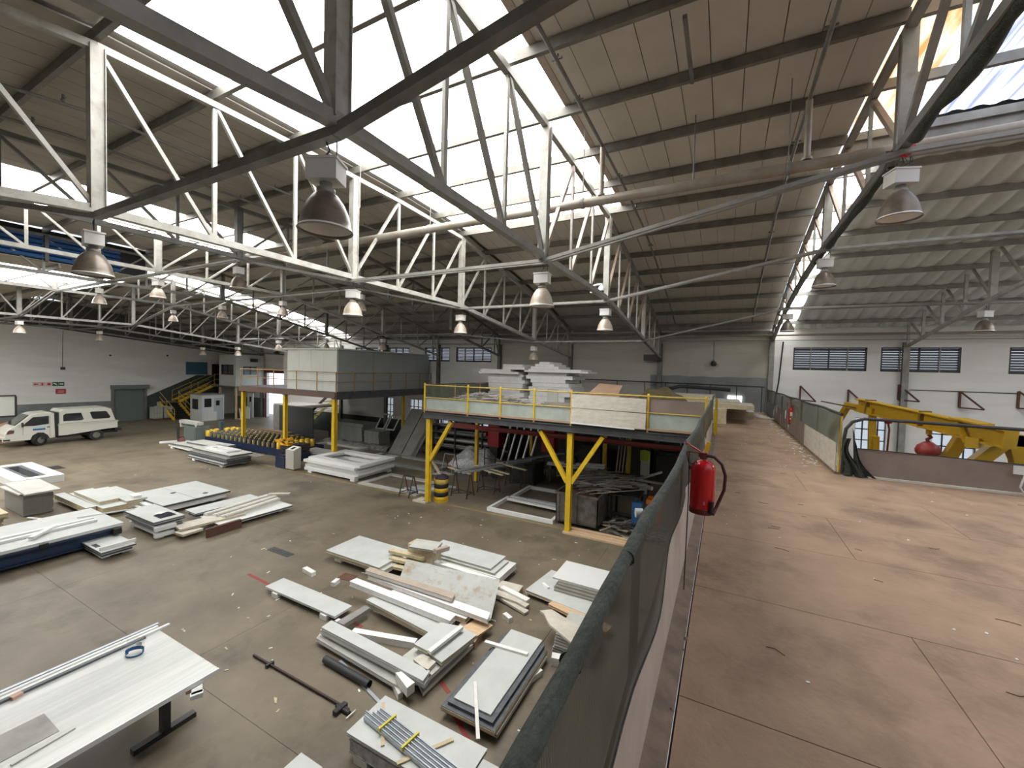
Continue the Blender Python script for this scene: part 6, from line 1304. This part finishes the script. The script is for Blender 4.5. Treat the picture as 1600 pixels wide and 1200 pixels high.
for i in range(2): stick('white_profile_end', ['upper', 'lower'][i] + ' white profile jutting from the pile with black cloth', (-14.45, 5.68, .12 + .18 * (1 - i)), (-14.45, 6.2 - .05 * i, .12 + .18 * (1 - i)), .12, .12, WPROF, 'profile', 'white profiles at the cloth pile')
blocks([(-14.6, 5.85), (-14.6, 6.35), (-16.1, 6.4), (-16.1, 5.85)], 'the pile topped with black cloth')
# cream boards bridging right
slab('cream_board', 'cream board lying on the floor right of the cloth pile', -14.5, -13.9, 6.15, 7.9, .20, .26, -8, [BWHT, FOAM], 'board')
slab('small_cream_board', 'short cream board jutting beside the cloth pile', -14.2, -13.75, 6.05, 6.6, .12, .18, 4, [BWHT, FOAM], 'board')
slab('grey_edged_board', 'long pale board with grey underside beyond the batten pile', -15.6, -14.9, 6.95, 9.0, .26, .31, -2, [PANEL, DGSK], 'board')
slab('grey_underlay', 'dark grey board under the long pale board', -15.5, -15.0, 7.0, 8.8, .16, .25, -2, [DGSK, DGSK], 'board')
for i in range(6): stick('white_batten', ['farthest', 'second farthest', 'third farthest', 'third nearest', 'second nearest', 'nearest'][i] + ' white batten of the batten pile', (-14.75 + .17 * i, 7.1 + .04 * i, .27 + .02 * (i % 2)), (-15.0 + .17 * i, 9.5 - .05 * i, .28 + .02 * (i % 2)), .07, .08, [WPROF, BWHT][i % 2], 'batten', 'white battens of the batten pile')
slab('batten_base', 'long pale panel beneath the batten pile', -14.8, -13.5, 7.0, 9.3, .12, .2, -3, [WPROF, DGSK])
stick('end_white_block', 'white block at the far right end of the batten pile', (-14.9, 9.3, .34), (-14.3, 9.75, .34), .16, .06, BWHT, 'block')
blocks([(-13.8, 7.2), (-13.8, 9.0), (-14.6, 9.0), (-14.6, 7.3)], 'the batten pile', .12)
thing('rusty_steel_section', MB().box(-13.42, -13.38, 6.5, 7.5, 0, .24).box(-13.5, -13.38, 6.5, 7.5, .23, .25), RUST, 'rusty brown steel section standing on edge in front of the batten pile', 'steel section')
# pile near the roller bed
for i, (a, b, c, d, z0, h, m) in enumerate(((-29.5, -25.5, 12.2, 13.2, .1, .1, [PANEL2, WFOAM]), (-29.3, -25.8, 12.3, 13.3, .22, .1, [PANEL2, DGSK]), (-28.2, -25.0, 12.7, 13.6, .34, .1, [PANEL2, DGSK]))):
    slab('pale_panel', 'pale panel of the left low pile before the roller bed, ' + ['lowest', 'middle', 'topmost'][i], a, b, c, d, z0, z0 + h, random.uniform(-3, 3), m, 'panel', 'panels of the left pile before the roller bed')
for i, (a, b, c, d, z0, h, m) in enumerate(((-25.2, -21.6, 11.3, 12.6, .1, .12, [WPROF, DGSK]), (-25.3, -21.5, 11.4, 12.5, .24, .12, [DGSK, DGSK]), (-25.0, -21.4, 11.3, 12.6, .38, .1, [STEELM, DGSK]), (-25.1, -21.5, 11.5, 12.6, .50, .1, [PANEL2, DGSK]))):
    slab('dark_edged_panel', 'dark-edged panel of the right pile before the roller bed, ' + ['lowest', 'second up', 'third up', 'topmost'][i], a, b, c, d, z0, z0 + h, random.uniform(-2, 2), m, 'panel', 'panels of the right pile before the roller bed')
frame_obj('small_white_frame', 'small white frame on top of the pile before the roller bed', -24.2, -22.2, 11.7, 12.4, .605, .08, .22, WPROF)
for i in range(3): stick('grey_strip', ['nearest', 'middle', 'farthest'][i] + ' grey strip lying across the pile before the roller bed', (-25.5, 12.75 + .12 * i, .5), (-20.6, 12.3 + .15 * i, .5), .12, .05, STEELM, 'strip', 'grey strips before the roller bed')
blocks([(-24.6, 11.4), (-22, 11.4), (-22, 12.4), (-24.6, 12.4)], 'the dark-edged pile'); blocks([(-29, 12.3), (-26, 12.3), (-26, 13.0), (-29, 13)], 'the left low pile')

# centre group
slab('big_tan_edged_panel', 'large pale panel with yellow foam edge, leftmost of the central pile', -9.2, -7.3, 7.3, 8.42, .235, .30, 0)
slab('under_panel', 'pale panel beneath the large yellow-edged panel', -9.05, -7.2, 7.36, 8.5, .12, .225, .0)
blocks([(-8.9, 7.5), (-7.5, 7.5), (-7.5, 8.3), (-8.9, 8.3)], 'the large yellow-edged panel', .12)
slab('loose_long_panel', 'lone long narrow pale panel lying left of the centre', -9.07, -6.78, 5.6, 6.04, .10, .145, 0, [PANEL, WPROF])
blocks([(-8.7, 5.62), (-7.1, 5.62), (-7.1, 5.95), (-8.7, 5.95)], 'the lone long narrow panel', .1, .09)
def fb(px_, lab, s=(.3, .12), rot=0, h=.1): thing('foam_offcut', MB().box(px_[0] - s[0] / 2, px_[0] + s[0] / 2, px_[1] - s[1] / 2, px_[1] + s[1] / 2, 0, h, rot=rot), WFOAM, lab, 'offcut', 'white foam offcuts loose on the floor')
fb((-8.997, 6.656), 'loose white foam offcut left of the central pile', (.42, .12), -8)
fb((-8.015, 6.629), 'small white foam offcut beside the brown tile', (.10, .20), 15)
fb((-3.818, 7.452), 'small white foam offcut right of the grey tilted sheet', (.22, .10), -25)
q = (-8.041, 7.006); thing('brown_tile', MB().box(q[0] - .2, q[0] + .2, q[1] - .14, q[1] + .14, 0, .012, rot=8), RUST, 'flat rusty brown tile on the floor', 'tile')
# right half of the central pile
slab('far_white_panel', 'topmost big white panel at the far side of the central pile', -6.85, -4.85, 8.5, 9.28, .33, .38, 0, [PANEL, FOAM])
slab('far_white_panel', 'second big white panel at the far side of the central pile', -6.75, -4.72, 8.45, 9.2, .27, .325, 0, [PANEL, FOAM])
slab('far_white_panel', 'lowest big white panel at the far side of the central pile', -6.7, -4.55, 8.4, 9.3, .12, .265, 0, [WPROF, WFOAM])
blocks([(-6.5, 8.6), (-4.8, 8.6), (-4.8, 9.1), (-6.5, 9.1)], 'the big white panels at the far side', .12)
for i, (a, b, z, w_) in enumerate((((-6.9, 8.22), (-4.55, 8.2), .30, .14), ((-6.9, 8.02), (-4.45, 8.0), .26, .14), ((-4.9, 8.35), (-4.0, 8.45), .12, .3), ((-4.6, 8.05), (-3.75, 8.05), .10, .2))):
    stick('white_foam_bar', ['far long white bar behind the grey tilted sheet', 'near long white bar behind the grey tilted sheet', 'wide white bar right of the grey tilted sheet', 'short white bar right of the grey tilted sheet'][i], (*a, z), (*b, z - .02), w_, .09, WFOAM if i < 2 else BWHT, 'bar', 'white bars in the central pile')
gs = MB(); 
def p3(q, z): return (q[0], q[1], z)
A_, B_, C_, D_ = p3((-6.618, 7.484), .55), p3((-4.266, 7.873), .5), p3((-3.979, 7.012), .17), p3((-6.354, 6.829), .17)
def q4(nm, label, pts, z0, z1, m, cat='panel', grp=None):
    c = (sum(p[0] for p in pts) / 4, sum(p[1] for p in pts) / 4); t = min(.012, (z1 - z0) * .25)
    core = [(c[0] + (p[0] - c[0]) * .985, c[1] + (p[1] - c[1]) * .985) for p in pts]
    mb = MB().prism(pts, z0, z0 + t).prism(core, z0 + t, z1 - t, 1).prism(pts, z1 - t, z1); return thing(nm, mb, m, label, cat, grp)
gs.add([A_, B_, C_, D_] + [(p[0], p[1] + .03, p[2] + .03) for p in (A_, B_, C_, D_)], [(0, 1, 2, 3), (7, 6, 5, 4), (0, 4, 5, 1), (1, 5, 6, 2), (2, 6, 7, 3), (3, 7, 4, 0)])
thing('tilted_grey_sheet', gs, mat('scuffed_grey_sheet', (.43, .44, .42), .5, col2=(.36, .37, .34), scale=2.5, spots=(.30, .20, .09), sscale=5), 'big grey scuffed sheet leaning tilted on the central pile', 'sheet')
thing('grey_small_board', sandwich(-6.95, -6.25, 7.95, 8.45, .66, .70, 12), [PANEL2, GREYCORE], 'small grey board on the upper corner of the tilted sheet', 'board')
thing('board_rest', MB().box(-7.1, -6.3, 8.1, 8.45, 0, .655), FOAM, 'cream foam pile under the small grey board', 'foam')
for i in range(3): stick('cream_lath', ['upper', 'middle', 'lower'][i] + ' cream slat sticking out left of the tilted sheet', (-7.55 + .12 * i, 7.95 - .12 * i, .42 - .12 * i), (-6.5, 8.05 - .12 * i, .42 - .12 * i), .16, .07, FOAM, 'slat', 'cream slats left of the tilted sheet')
stick('pink_white_block', 'white block lying beside the small grey board', (-6.15, 8.0, .70), (-6.05, 8.4, .66), .12, .1, SHEET, 'block')
# long foam bars in front
q4('long_foam_bar', 'farthest pinkish foam bar leaning along the tilted sheet', [(-7.234, 6.795), (-7.250, 6.965), (-4.854, 7.048), (-4.809, 6.849)], .38, .47, [SHEET, WFOAM], 'bar', 'long foam bars of the central pile')
q4('long_foam_bar', 'second long white bar below the tilted sheet', [(-7.166, 6.810), (-7.176, 7.015), (-3.967, 6.981), (-3.893, 6.757)], .27, .36, [WFOAM, WFOAM], 'bar', 'long foam bars of the central pile')
q4('long_foam_bar', 'third long cream bar in the middle of the pile', [(-6.373, 6.650), (-6.353, 6.845), (-4.383, 6.925), (-4.365, 6.713)], .15, .25, [WFOAM, FOAM], 'bar', 'long foam bars of the central pile')
q4('long_foam_bar', 'nearest bright white long foam bar on the central pile', [(-7.220, 6.345), (-7.197, 6.521), (-4.455, 6.486), (-4.443, 6.282)], .31, .42, [WFOAM, WFOAM], 'bar', 'long foam bars of the central pile')
blocks([(-6.780, 6.660), (-4.804, 6.727), (-6.970, 7.353), (-5.775, 7.098)], 'the long foam bars', .14)
slab('orange_brown_box', 'flat orange brown cardboard piece at the right end of the foam bars', -4.45, -3.95, 6.3, 6.75, 0, .14, 10, [CARD, CARD], 'cardboard')
slab('tan_board_piece', 'tan board piece beside the orange brown cardboard', -4.3, -3.9, 6.45, 6.95, .145, .18, -12, [TIMB, TIMB], 'board')
# the big open frame in front
frame_z = .20
def fr(lab, pts, z, h_, w_, m, nm='panel_strip', rot=0):
    (x0, y0), (x1, y1) = pts; L_ = math.hypot(x1 - x0, y1 - y0); a = math.degrees(math.atan2(y1 - y0, x1 - x0)); cx, cy = (x0 + x1) / 2, (y0 + y1) / 2
    return thing(nm, sandwich(cx - L_ / 2, cx + L_ / 2, cy - w_ / 2, cy + w_ / 2, z, z + h_, a), m, lab, 'panel', 'panel strips of the open frame pile')
G = 'panel strips of the open frame pile'
q4('panel_strip', 'top near strip of the open frame pile in the foreground', [(-6.472, 5.054), (-6.489, 5.291), (-4.024, 5.172), (-3.981, 4.947)], .27, .33, [PANEL, WPROF], 'panel', G)
q4('panel_strip', 'middle near strip of the open frame pile', [(-6.520, 5.064), (-6.488, 5.306), (-4.010, 5.190), (-3.969, 4.966)], .19, .26, [PANEL, WPROF], 'panel', G)
q4('panel_strip', 'lowest near strip of the open frame pile', [(-6.529, 4.992), (-6.614, 5.180), (-4.342, 5.054), (-4.320, 4.852)], .07, .14, [PANEL2, WPROF], 'panel', G)
q4('panel_strip', 'left grey side rail of the open frame pile', [(-6.511, 5.412), (-6.462, 6.119), (-6.306, 6.076), (-6.319, 5.430)], .13, .22, [STEELM, STEELM], 'panel', G)
q4('panel_strip', 'top far strip of the open frame pile', [(-6.515, 6.167), (-6.476, 6.360), (-4.447, 6.313), (-4.599, 5.964)], .24, .29, [PANEL, FOAM], 'panel', G)
q4('panel_strip', 'middle far strip of the open frame pile', [(-6.419, 6.183), (-6.406, 6.385), (-4.459, 6.333), (-4.573, 6.009)], .12, .2, [PANEL2, FOAM], 'panel', G)
q4('panel_strip', 'right side strip of the open frame pile', [(-4.707, 5.287), (-4.641, 6.056), (-3.898, 6.312), (-4.012, 5.032)], .19, .26, [PANEL2, WPROF], 'panel', G)
q4('panel_strip', 'right side lower strip of the open frame pile', [(-4.634, 5.386), (-4.534, 6.356), (-3.947, 6.351), (-4.013, 4.993)], .03, .1, [PANEL2, WPROF], 'panel', G)
q4('panel_strip', 'left board carrying the white edge strip, on the frame pile corner', [(-4.592, 5.443), (-4.576, 6.160), (-4.145, 6.251), (-4.277, 5.417)], .36, .42, [PANEL, FOAM], 'panel', G)
q4('panel_strip', 'rightmost board on the open frame pile corner', [(-4.310, 5.460), (-4.186, 6.314), (-3.828, 6.262), (-3.953, 5.381)], .30, .36, [PANEL, FOAM], 'panel', G)
q4('white_edge_strip', 'white thin strip along the edge of the left corner board', [(-4.252, 5.385), (-4.165, 6.215), (-4.081, 6.198), (-4.166, 5.362)], .42, .47, [WPROF, WFOAM], 'strip')
q4('broken_foam_piece', 'broken white foam piece inside the right corner of the frame pile', [(-4.432, 5.244), (-4.385, 5.450), (-4.071, 5.380), (-4.069, 5.147)], .265, .33, [BWHT, BWHT], 'foam')
for i in range(2):
    u = [(615, 1058, 627, 1052, 652, 1072, 640, 1078), (611, 1062, 616, 1060, 628, 1082, 622, 1086)][i]
    B4 = [[(-4.501, 4.899), (-4.441, 4.965), (-4.100, 4.893), (-4.124, 4.746)], [(-4.648, 4.957), (-4.613, 4.993), (-4.301, 4.861), (-4.326, 4.774)]][i]
    thing('angled_white_block', MB().prism(B4, 0 if i else .15, [.30, .10][i]), WFOAM, ['upper angled white block at the near corner of the frame pile', 'lower angled white block at the near corner of the frame pile'][i], 'block', 'angled white blocks')
stick('loose_white_bar', 'bright white foam bar lying inside the open frame', (*(-6.170, 5.515), .06), (*(-4.908, 5.871), .06), .13, .12, WFOAM, 'bar')
blocks([(-6.471, 5.310), (-4.387, 5.109), (-4.250, 5.347), (-4.504, 6.119), (-6.357, 6.341), (-6.692, 5.640)], 'the open frame pile', .07, .08)
thing('clear_strip', MB().bar((-5.8, 4.92, .012), (-4.35, 4.55, .012), .05, .02), ALU, 'thin clear strip on the floor beside the black pipe', 'strip')
a = (-6.008, 4.777); b_ = (-4.899, 4.732)
thing('black_pipe', MB().tube([(a[0], a[1], .065), (b_[0], b_[1], .065)], .062, 18, caps=False).tube([(a[0], a[1], .065), (b_[0], b_[1], .065)], .05, 18, caps=False), mat('dark_grey_pvc', (.035, .037, .04), .45), 'dark grey pipe length lying in front of the open frame pile', 'pipe')
# sash clamp
a = (-7.220, 4.257); b_ = (-4.820, 4.259)
cl = empty('bar_clamp', ((a[0] + b_[0]) / 2, (a[1] + b_[1]) / 2, 0), 'long rusty bar clamp lying on the floor in the foreground', 'clamp')
d_ = Vector((b_[0] - a[0], b_[1] - a[1], 0)).normalized(); n_ = Vector((-d_.y, d_.x, 0)); A0 = Vector((a[0], a[1], .03)); B0 = Vector((b_[0], b_[1], .03)); LL = (B0 - A0).length
build('bar', MB().bar(A0, B0, .03, .03), mat('dark_rust_bar', (.06, .04, .035), .6, .4), cl)
build('sliding_jaw', MB().bar(A0 + d_ * .32 * LL * .62 - n_ * .07, A0 + d_ * .32 * LL * .62 + n_ * .06, .05, .06), BLKS, cl)
build('screw_head', MB().bar(B0 - d_ * .12 - n_ * .16, B0 - d_ * .12 + n_ * .05, .08, .08).tube([B0 - d_ * .22 - n_ * .04, B0 + d_ * .06 - n_ * .04], .03, 8), BLKS, cl)
build('tommy_bar', MB().tube([B0 + d_ * .1 + n_ * .04 + Vector((0, 0, .01)), B0 + d_ * .1 - n_ * .14 + Vector((0, 0, .01))], .009, 6), WPROF, cl)
# slab group right: grey top, dark band, yellow edge
slab('grey_top_panel', 'large grey topped panel leaning pile at lower centre, topmost', -3.42, -2.78, 4.98, 6.85, .25, .27, 0, [PANEL, WPROF], 'panel')
slab('dark_middle_panel', 'dark grey panel under the grey topped panel', -3.48, -2.70, 4.90, 6.78, .20, .245, 0, [DGSK, DGSK], 'panel')
slab('yellow_edge_panel', 'yellow-edged panel under the dark grey panel', -3.55, -2.64, 4.84, 6.75, .12, .195, 0, [DGSK, FOAM], 'panel', None, -.006)
slab('bottom_brown_panel', 'lowest brown-edged panel of the grey topped pile', -3.5, -2.62, 4.9, 6.7, .06, .115, 0, [WPROF, CARD], 'panel')
thing('pile_runner', MB().box(-3.4, -2.75, 5.1, 5.25, 0, .06).box(-3.4, -2.75, 6.3, 6.45, 0, .06), TIMB, 'timber runners under the grey topped pile', 'runner')
a = (-3.271, 5.331); b_ = (-2.861, 4.750)
b_ = (-2.763, 4.621)
stick('white_stick', 'long white foam stick leaning over the near edge of the grey topped pile', (a[0], a[1], .32), (b_[0], b_[1], .2), .05, .035, WFOAM, 'stick')
a = (-3.648, 6.261); b_ = (-2.920, 6.348)
stick('white_cross_stick', 'white foam stick lying across the far end of the grey topped pile', (a[0], a[1], .29), (b_[0] + .08, b_[1], .29), .07, .04, WFOAM, 'stick')
# right pile by the rail
slab('smooth_white_panel', 'smooth white panel topmost of the pile beside the walkway rail', -3.35, -2.0, 8.75, 9.7, .42, .46, 0, [mat('clean_white_skin', (.70, .71, .70), .3), WPROF])
for i in range(3): slab('layered_panel', ['lowest', 'middle', 'upper'][i] + ' layered panel under the smooth white panel', -3.3 + .05 * i, -2.0, 8.72, 9.6, .18 + .08 * i, .255 + .08 * i, random.uniform(-1, 1), [GREYCORE, BWHT], 'panel', 'layered panels beside the rail')
slab('wide_white_under', 'wide white board jutting left below the smooth white panel', -3.8, -2.1, 8.3, 9.5, .1, .17, -8, [PANEL, FOAM])
slab('tan_strip', 'tan timber strip below the wide white board', -3.2, -1.8, 8.0, 8.25, .1, .16, -14, [TIMB, TIMB], 'strip')
blocks([(-3.3, 8.7), (-2.3, 8.6), (-2.3, 9.4), (-3.3, 9.4)], 'the pile beside the walkway rail', .1)
stick('small_white_stick', 'small white stick on the wide white board', (-3.62, 8.85, .19), (-3.42, 8.72, .19), .07, .04)
for i in range(3): stick('offcut_bar', ['upper', 'middle', 'lower'][i] + ' white bar between the central pile and the rail pile', (-4.4 + .08 * i, 8.25 - .12 * i, .16 - .05 * i), (-3.65 + .05 * i, 8.1 - .14 * i, .14 - .05 * i), .14, .05, [WFOAM, BWHT, BWHT][i], 'bar', 'white bars left of the rail pile')
a = [(-3.074, 7.383), (-2.880, 7.544), (-2.227, 7.295), (-2.194, 6.774), (-2.739, 7.072), (-2.955, 7.332)]
thing('cut_foam_sheet', MB().prism([(x, y) for x, y in a], .42, .46), BWHT, 'irregular cut cream sheet on the small grey stack by the rail', 'sheet')
for i in range(7): slab('thin_grey_sheet', 'thin grey sheet of the small stack by the rail, ' + W14[i], -2.62 + .01 * i, -1.9, 6.95, 7.75, .03 + .055 * i, .08 + .055 * i, random.uniform(-2, 2), [PANEL2, GREYCORE], 'sheet', 'thin sheets of the small stack')
thing('white_foam_cube', MB().box(-2.55, -2.3, 6.7, 6.85, 0, .14, rot=15), WFOAM, 'white foam block at the foot of the small stack by the rail', 'block')
thing('white_end_block', MB().box(-2.72, -2.6, 6.15, 6.4, 0, .1, rot=-20), WFOAM, 'white foam block beside the grey topped pile', 'block')
# bottom pile with aluminium channels
slab('foreground_panel', 'large pale panel at the bottom centre carrying aluminium channels', -4.25, -2.5, 3.72, 4.42, .32, .365, 0, [PANEL, WPROF])
slab('foreground_panel_wide', 'right extension panel of the bottom centre pile', -2.49, -1.4, 3.72, 4.3, .30, .34, 0, [PANEL, WPROF])
slab('foreground_under', 'clear wrapped panel beneath the bottom centre panel', -4.2, -1.5, 3.72, 4.3, .12, .29, 0, [CLEARP, CLEARP])
blocks([(-4.0, 3.8), (-1.8, 3.8), (-1.8, 4.2), (-4.0, 4.2)], 'the bottom centre pile', .12)
a = (-4.164, 4.065); b_ = (-2.823, 3.889)
d_ = Vector((b_[0] - a[0], b_[1] - a[1], 0)).normalized(); n_ = Vector((-d_.y, d_.x, 0))
for i in range(5):
    s_ = Vector((a[0], a[1], .405)) + n_ * (.05 * (i - 2)) + d_ * random.uniform(-.05, .08); e_ = Vector((b_[0], b_[1], .405)) + n_ * (.05 * (i - 2)) + d_ * .4
    thing('aluminium_channel', MB().bar(s_, e_, .038, .05).bar(s_ + Vector((0, 0, .03)), e_ + Vector((0, 0, .03)), .016, .03), ALU, ['leftmost', 'second', 'middle', 'fourth', 'rightmost'][i] + ' aluminium channel of the taped bundle at the bottom centre', 'channel', 'aluminium channels of the taped bundle')
for t in (.35, .8): thing('yellow_tape', MB().bar(Vector((a[0], a[1], .44)) + d_ * 1.0 * t - n_ * .14, Vector((a[0], a[1], .44)) + d_ * 1.0 * t + n_ * .14, .03, .06), mat('yellow_tape_mat', (.62, .55, .08), .5), ['yellow tape around the channel bundle, upper', 'yellow tape around the channel bundle, lower'][int(t > .5)], 'tape')
a = (-4.165, 4.295); b_ = (-3.679, 3.796); stick('cream_stick', 'cream stick lying crosswise under the upper part of the channel bundle', (a[0], a[1], .375), (b_[0], b_[1], .375), .045, .02, FOAM, 'stick')
a = (-3.355, 3.703); b_ = (-2.952, 4.305); stick('cream_cross_stick', 'cream stick lying crosswise under the lower channel bundle', (a[0], a[1], .378), (b_[0], b_[1], .378), .05, .02, FOAM, 'stick')
# foreground table
tb = empty('work_table', (-7.2, 2, 0), 'long metal topped work table in the lower left corner', 'table')
build('table_top', MB().box(-8.1, -6.25, -.6, 3.2, .80, .83), mat('brushed_sheet_top', (.50, .52, .49), .22, .1, col2=(.62, .63, .60), scale=2.0, detail=8, stretch=(5, .35, 1)), tb)
build('edge_strip', MB().box(-6.26, -6.235, -.6, 3.2, .775, .835), WPROF, tb)
for y in (2.76, .2):
    for xx in (-6.78, -7.75):
        build('leg', MB().box(xx, xx + .1, y - .05, y + .05, .06, .80), BLKS, tb); build('foot_bar', MB().box(xx, xx + .1, y - .36, y + .36, 0, .07), BLKS, tb)
    build('cross_bar', MB().box(-8.0, -6.4, y - .03, y + .03, .72, .80), BLKS, tb)
build('long_rail', MB().box(-7.3, -7.22, -.5, 3.1, .72, .8), BLKS, tb)
for i, (x, m, y1) in enumerate(((-8.16, ALU, 3.26), (-8.08, WPROF, 3.22), (-7.99, WPROF, 3.34), (-7.93, DGSK, 3.0))):
    thing('edge_profile', MB().box(x - .025, x + .025, -.6, y1, .832, .862), m, ['outermost grey profile along the far edge of the work table', 'second profile along the far edge, white', 'third white profile with the longest end on the table', 'dark profile inside the white ones on the table'][i], 'profile', 'profiles along the table edge')
slab('grey_card', 'grey card lying at the left on the work table', -7.25, -6.75, .9, 1.75, .831, .836, 0, [STEELM, STEELM], 'card')
stick('thin_table_stick', 'thin pale stick lying near the table front edge', (-6.6, 1.35, .84), (-6.65, 1.85, .84), .035, .012, PANEL2, 'stick')
thing('black_tool', MB().lathe([(.0, .836), (.06, .838), (.07, .87), (.04, .89), (0, .895)], -6.55, 1.05, 14), BLK, 'black rounded tool at the bottom edge on the table', 'tool')
thing('pink_hand_block', MB().box(-7.95, -7.87, 1.62, 1.72, .833, .87, rot=15), mat('pinkish_foam', (.55, .36, .28), .8), 'pinkish block at the left end of the work table', 'block')
x_, y_ = (-7.607, 2.748)
fv = empty('face_visor', (x_, y_, .832), 'clear face visor with blue headband lying on the work table', 'visor'); fv.rotation_euler = (0, 0, R(35))
def arc(r_, a0, a1, z0, z1, n_=20, t=.0): return MB().grid(lambda u, v: (r_ * math.cos(R(a0 + (a1 - a0) * u)) * (1 - t * v), r_ * .8 * math.sin(R(a0 + (a1 - a0) * u)) * (1 - t * v), z0 + (z1 - z0) * v), n_, 2)
build('head_band', arc(.115, -10, 190, .02, .075), mat('visor_blue', (.015, .10, .30), .35), fv, local=True); build('crown_pad', arc(.105, -200, 10, .0, .03), mat('visor_blue_dark', (.02, .10, .26), .4), fv, local=True)
build('clear_shield', arc(.13, 10, 170, .05, .21, 20, .12), CLR, fv, local=True); build('white_strap', arc(.118, 70, 110, .076, .13), WPROF, fv, local=True)
x_, y_ = (-6.378, 2.911)
thing('timber_offcut', MB().box(x_ - .12, x_ + .12, y_ - .06, y_ + .12, .69, .75, rot=-20).box(-6.5, x_ - .0, y_ - .03, y_ + .1, .70, .80), TIMB, 'yellowish timber end sticking out under the table edge', 'timber')
thing('metal_angle_piece', MB().box(x_ + .0, x_ + .28, y_ - .05, y_ + .07, .752, .76, rot=-25).box(x_ + .22, x_ + .30, y_ - .12, y_ + .02, .70, .76, rot=-25), WPROF, 'folded white metal piece on the timber end by the table', 'metal piece')
slab('corner_panel', 'pale panel corner at the bottom edge right of the table', -4.6, -4.2, 2.9, 3.32, .2, .26, 0, [PANEL, WPROF]); thing('corner_panel_base', MB().box(-4.55, -4.25, 3.0, 3.25, 0, .2), WFOAM, 'foam base under the pale corner panel', 'block')
# litter on the open floor
mb = MB(); random.seed(77)
for i in range(105):
    x = random.uniform(-24, -2.4); y = random.uniform(3, 12.3)
    if random.random() < .5: x = random.uniform(-10, -2.4)
    l = random.choice([.01, .015, .02, .03, .05]); mb.box(x - l, x + l, y - .012, y + .012, 0, .01, rot=random.uniform(0, 180), mi=random.choice([0, 0, 1]))
tag(build('floor_litter', mb, [WFOAM, FOAM]), 'tiny white and cream scraps scattered over the concrete floor', 'litter', kind='stuff')
thing('wood_sliver', MB().prism([((-6.038, 3.878)[0], (-6.038, 3.878)[1]), ((-5.983, 3.895)[0], (-5.983, 3.895)[1]), ((-5.887, 3.822)[0], (-5.887, 3.822)[1]), ((-5.924, 3.816)[0], (-5.924, 3.816)[1])], 0, .01), FOAM, 'cream paper scrap on the floor below the bar clamp', 'scrap')
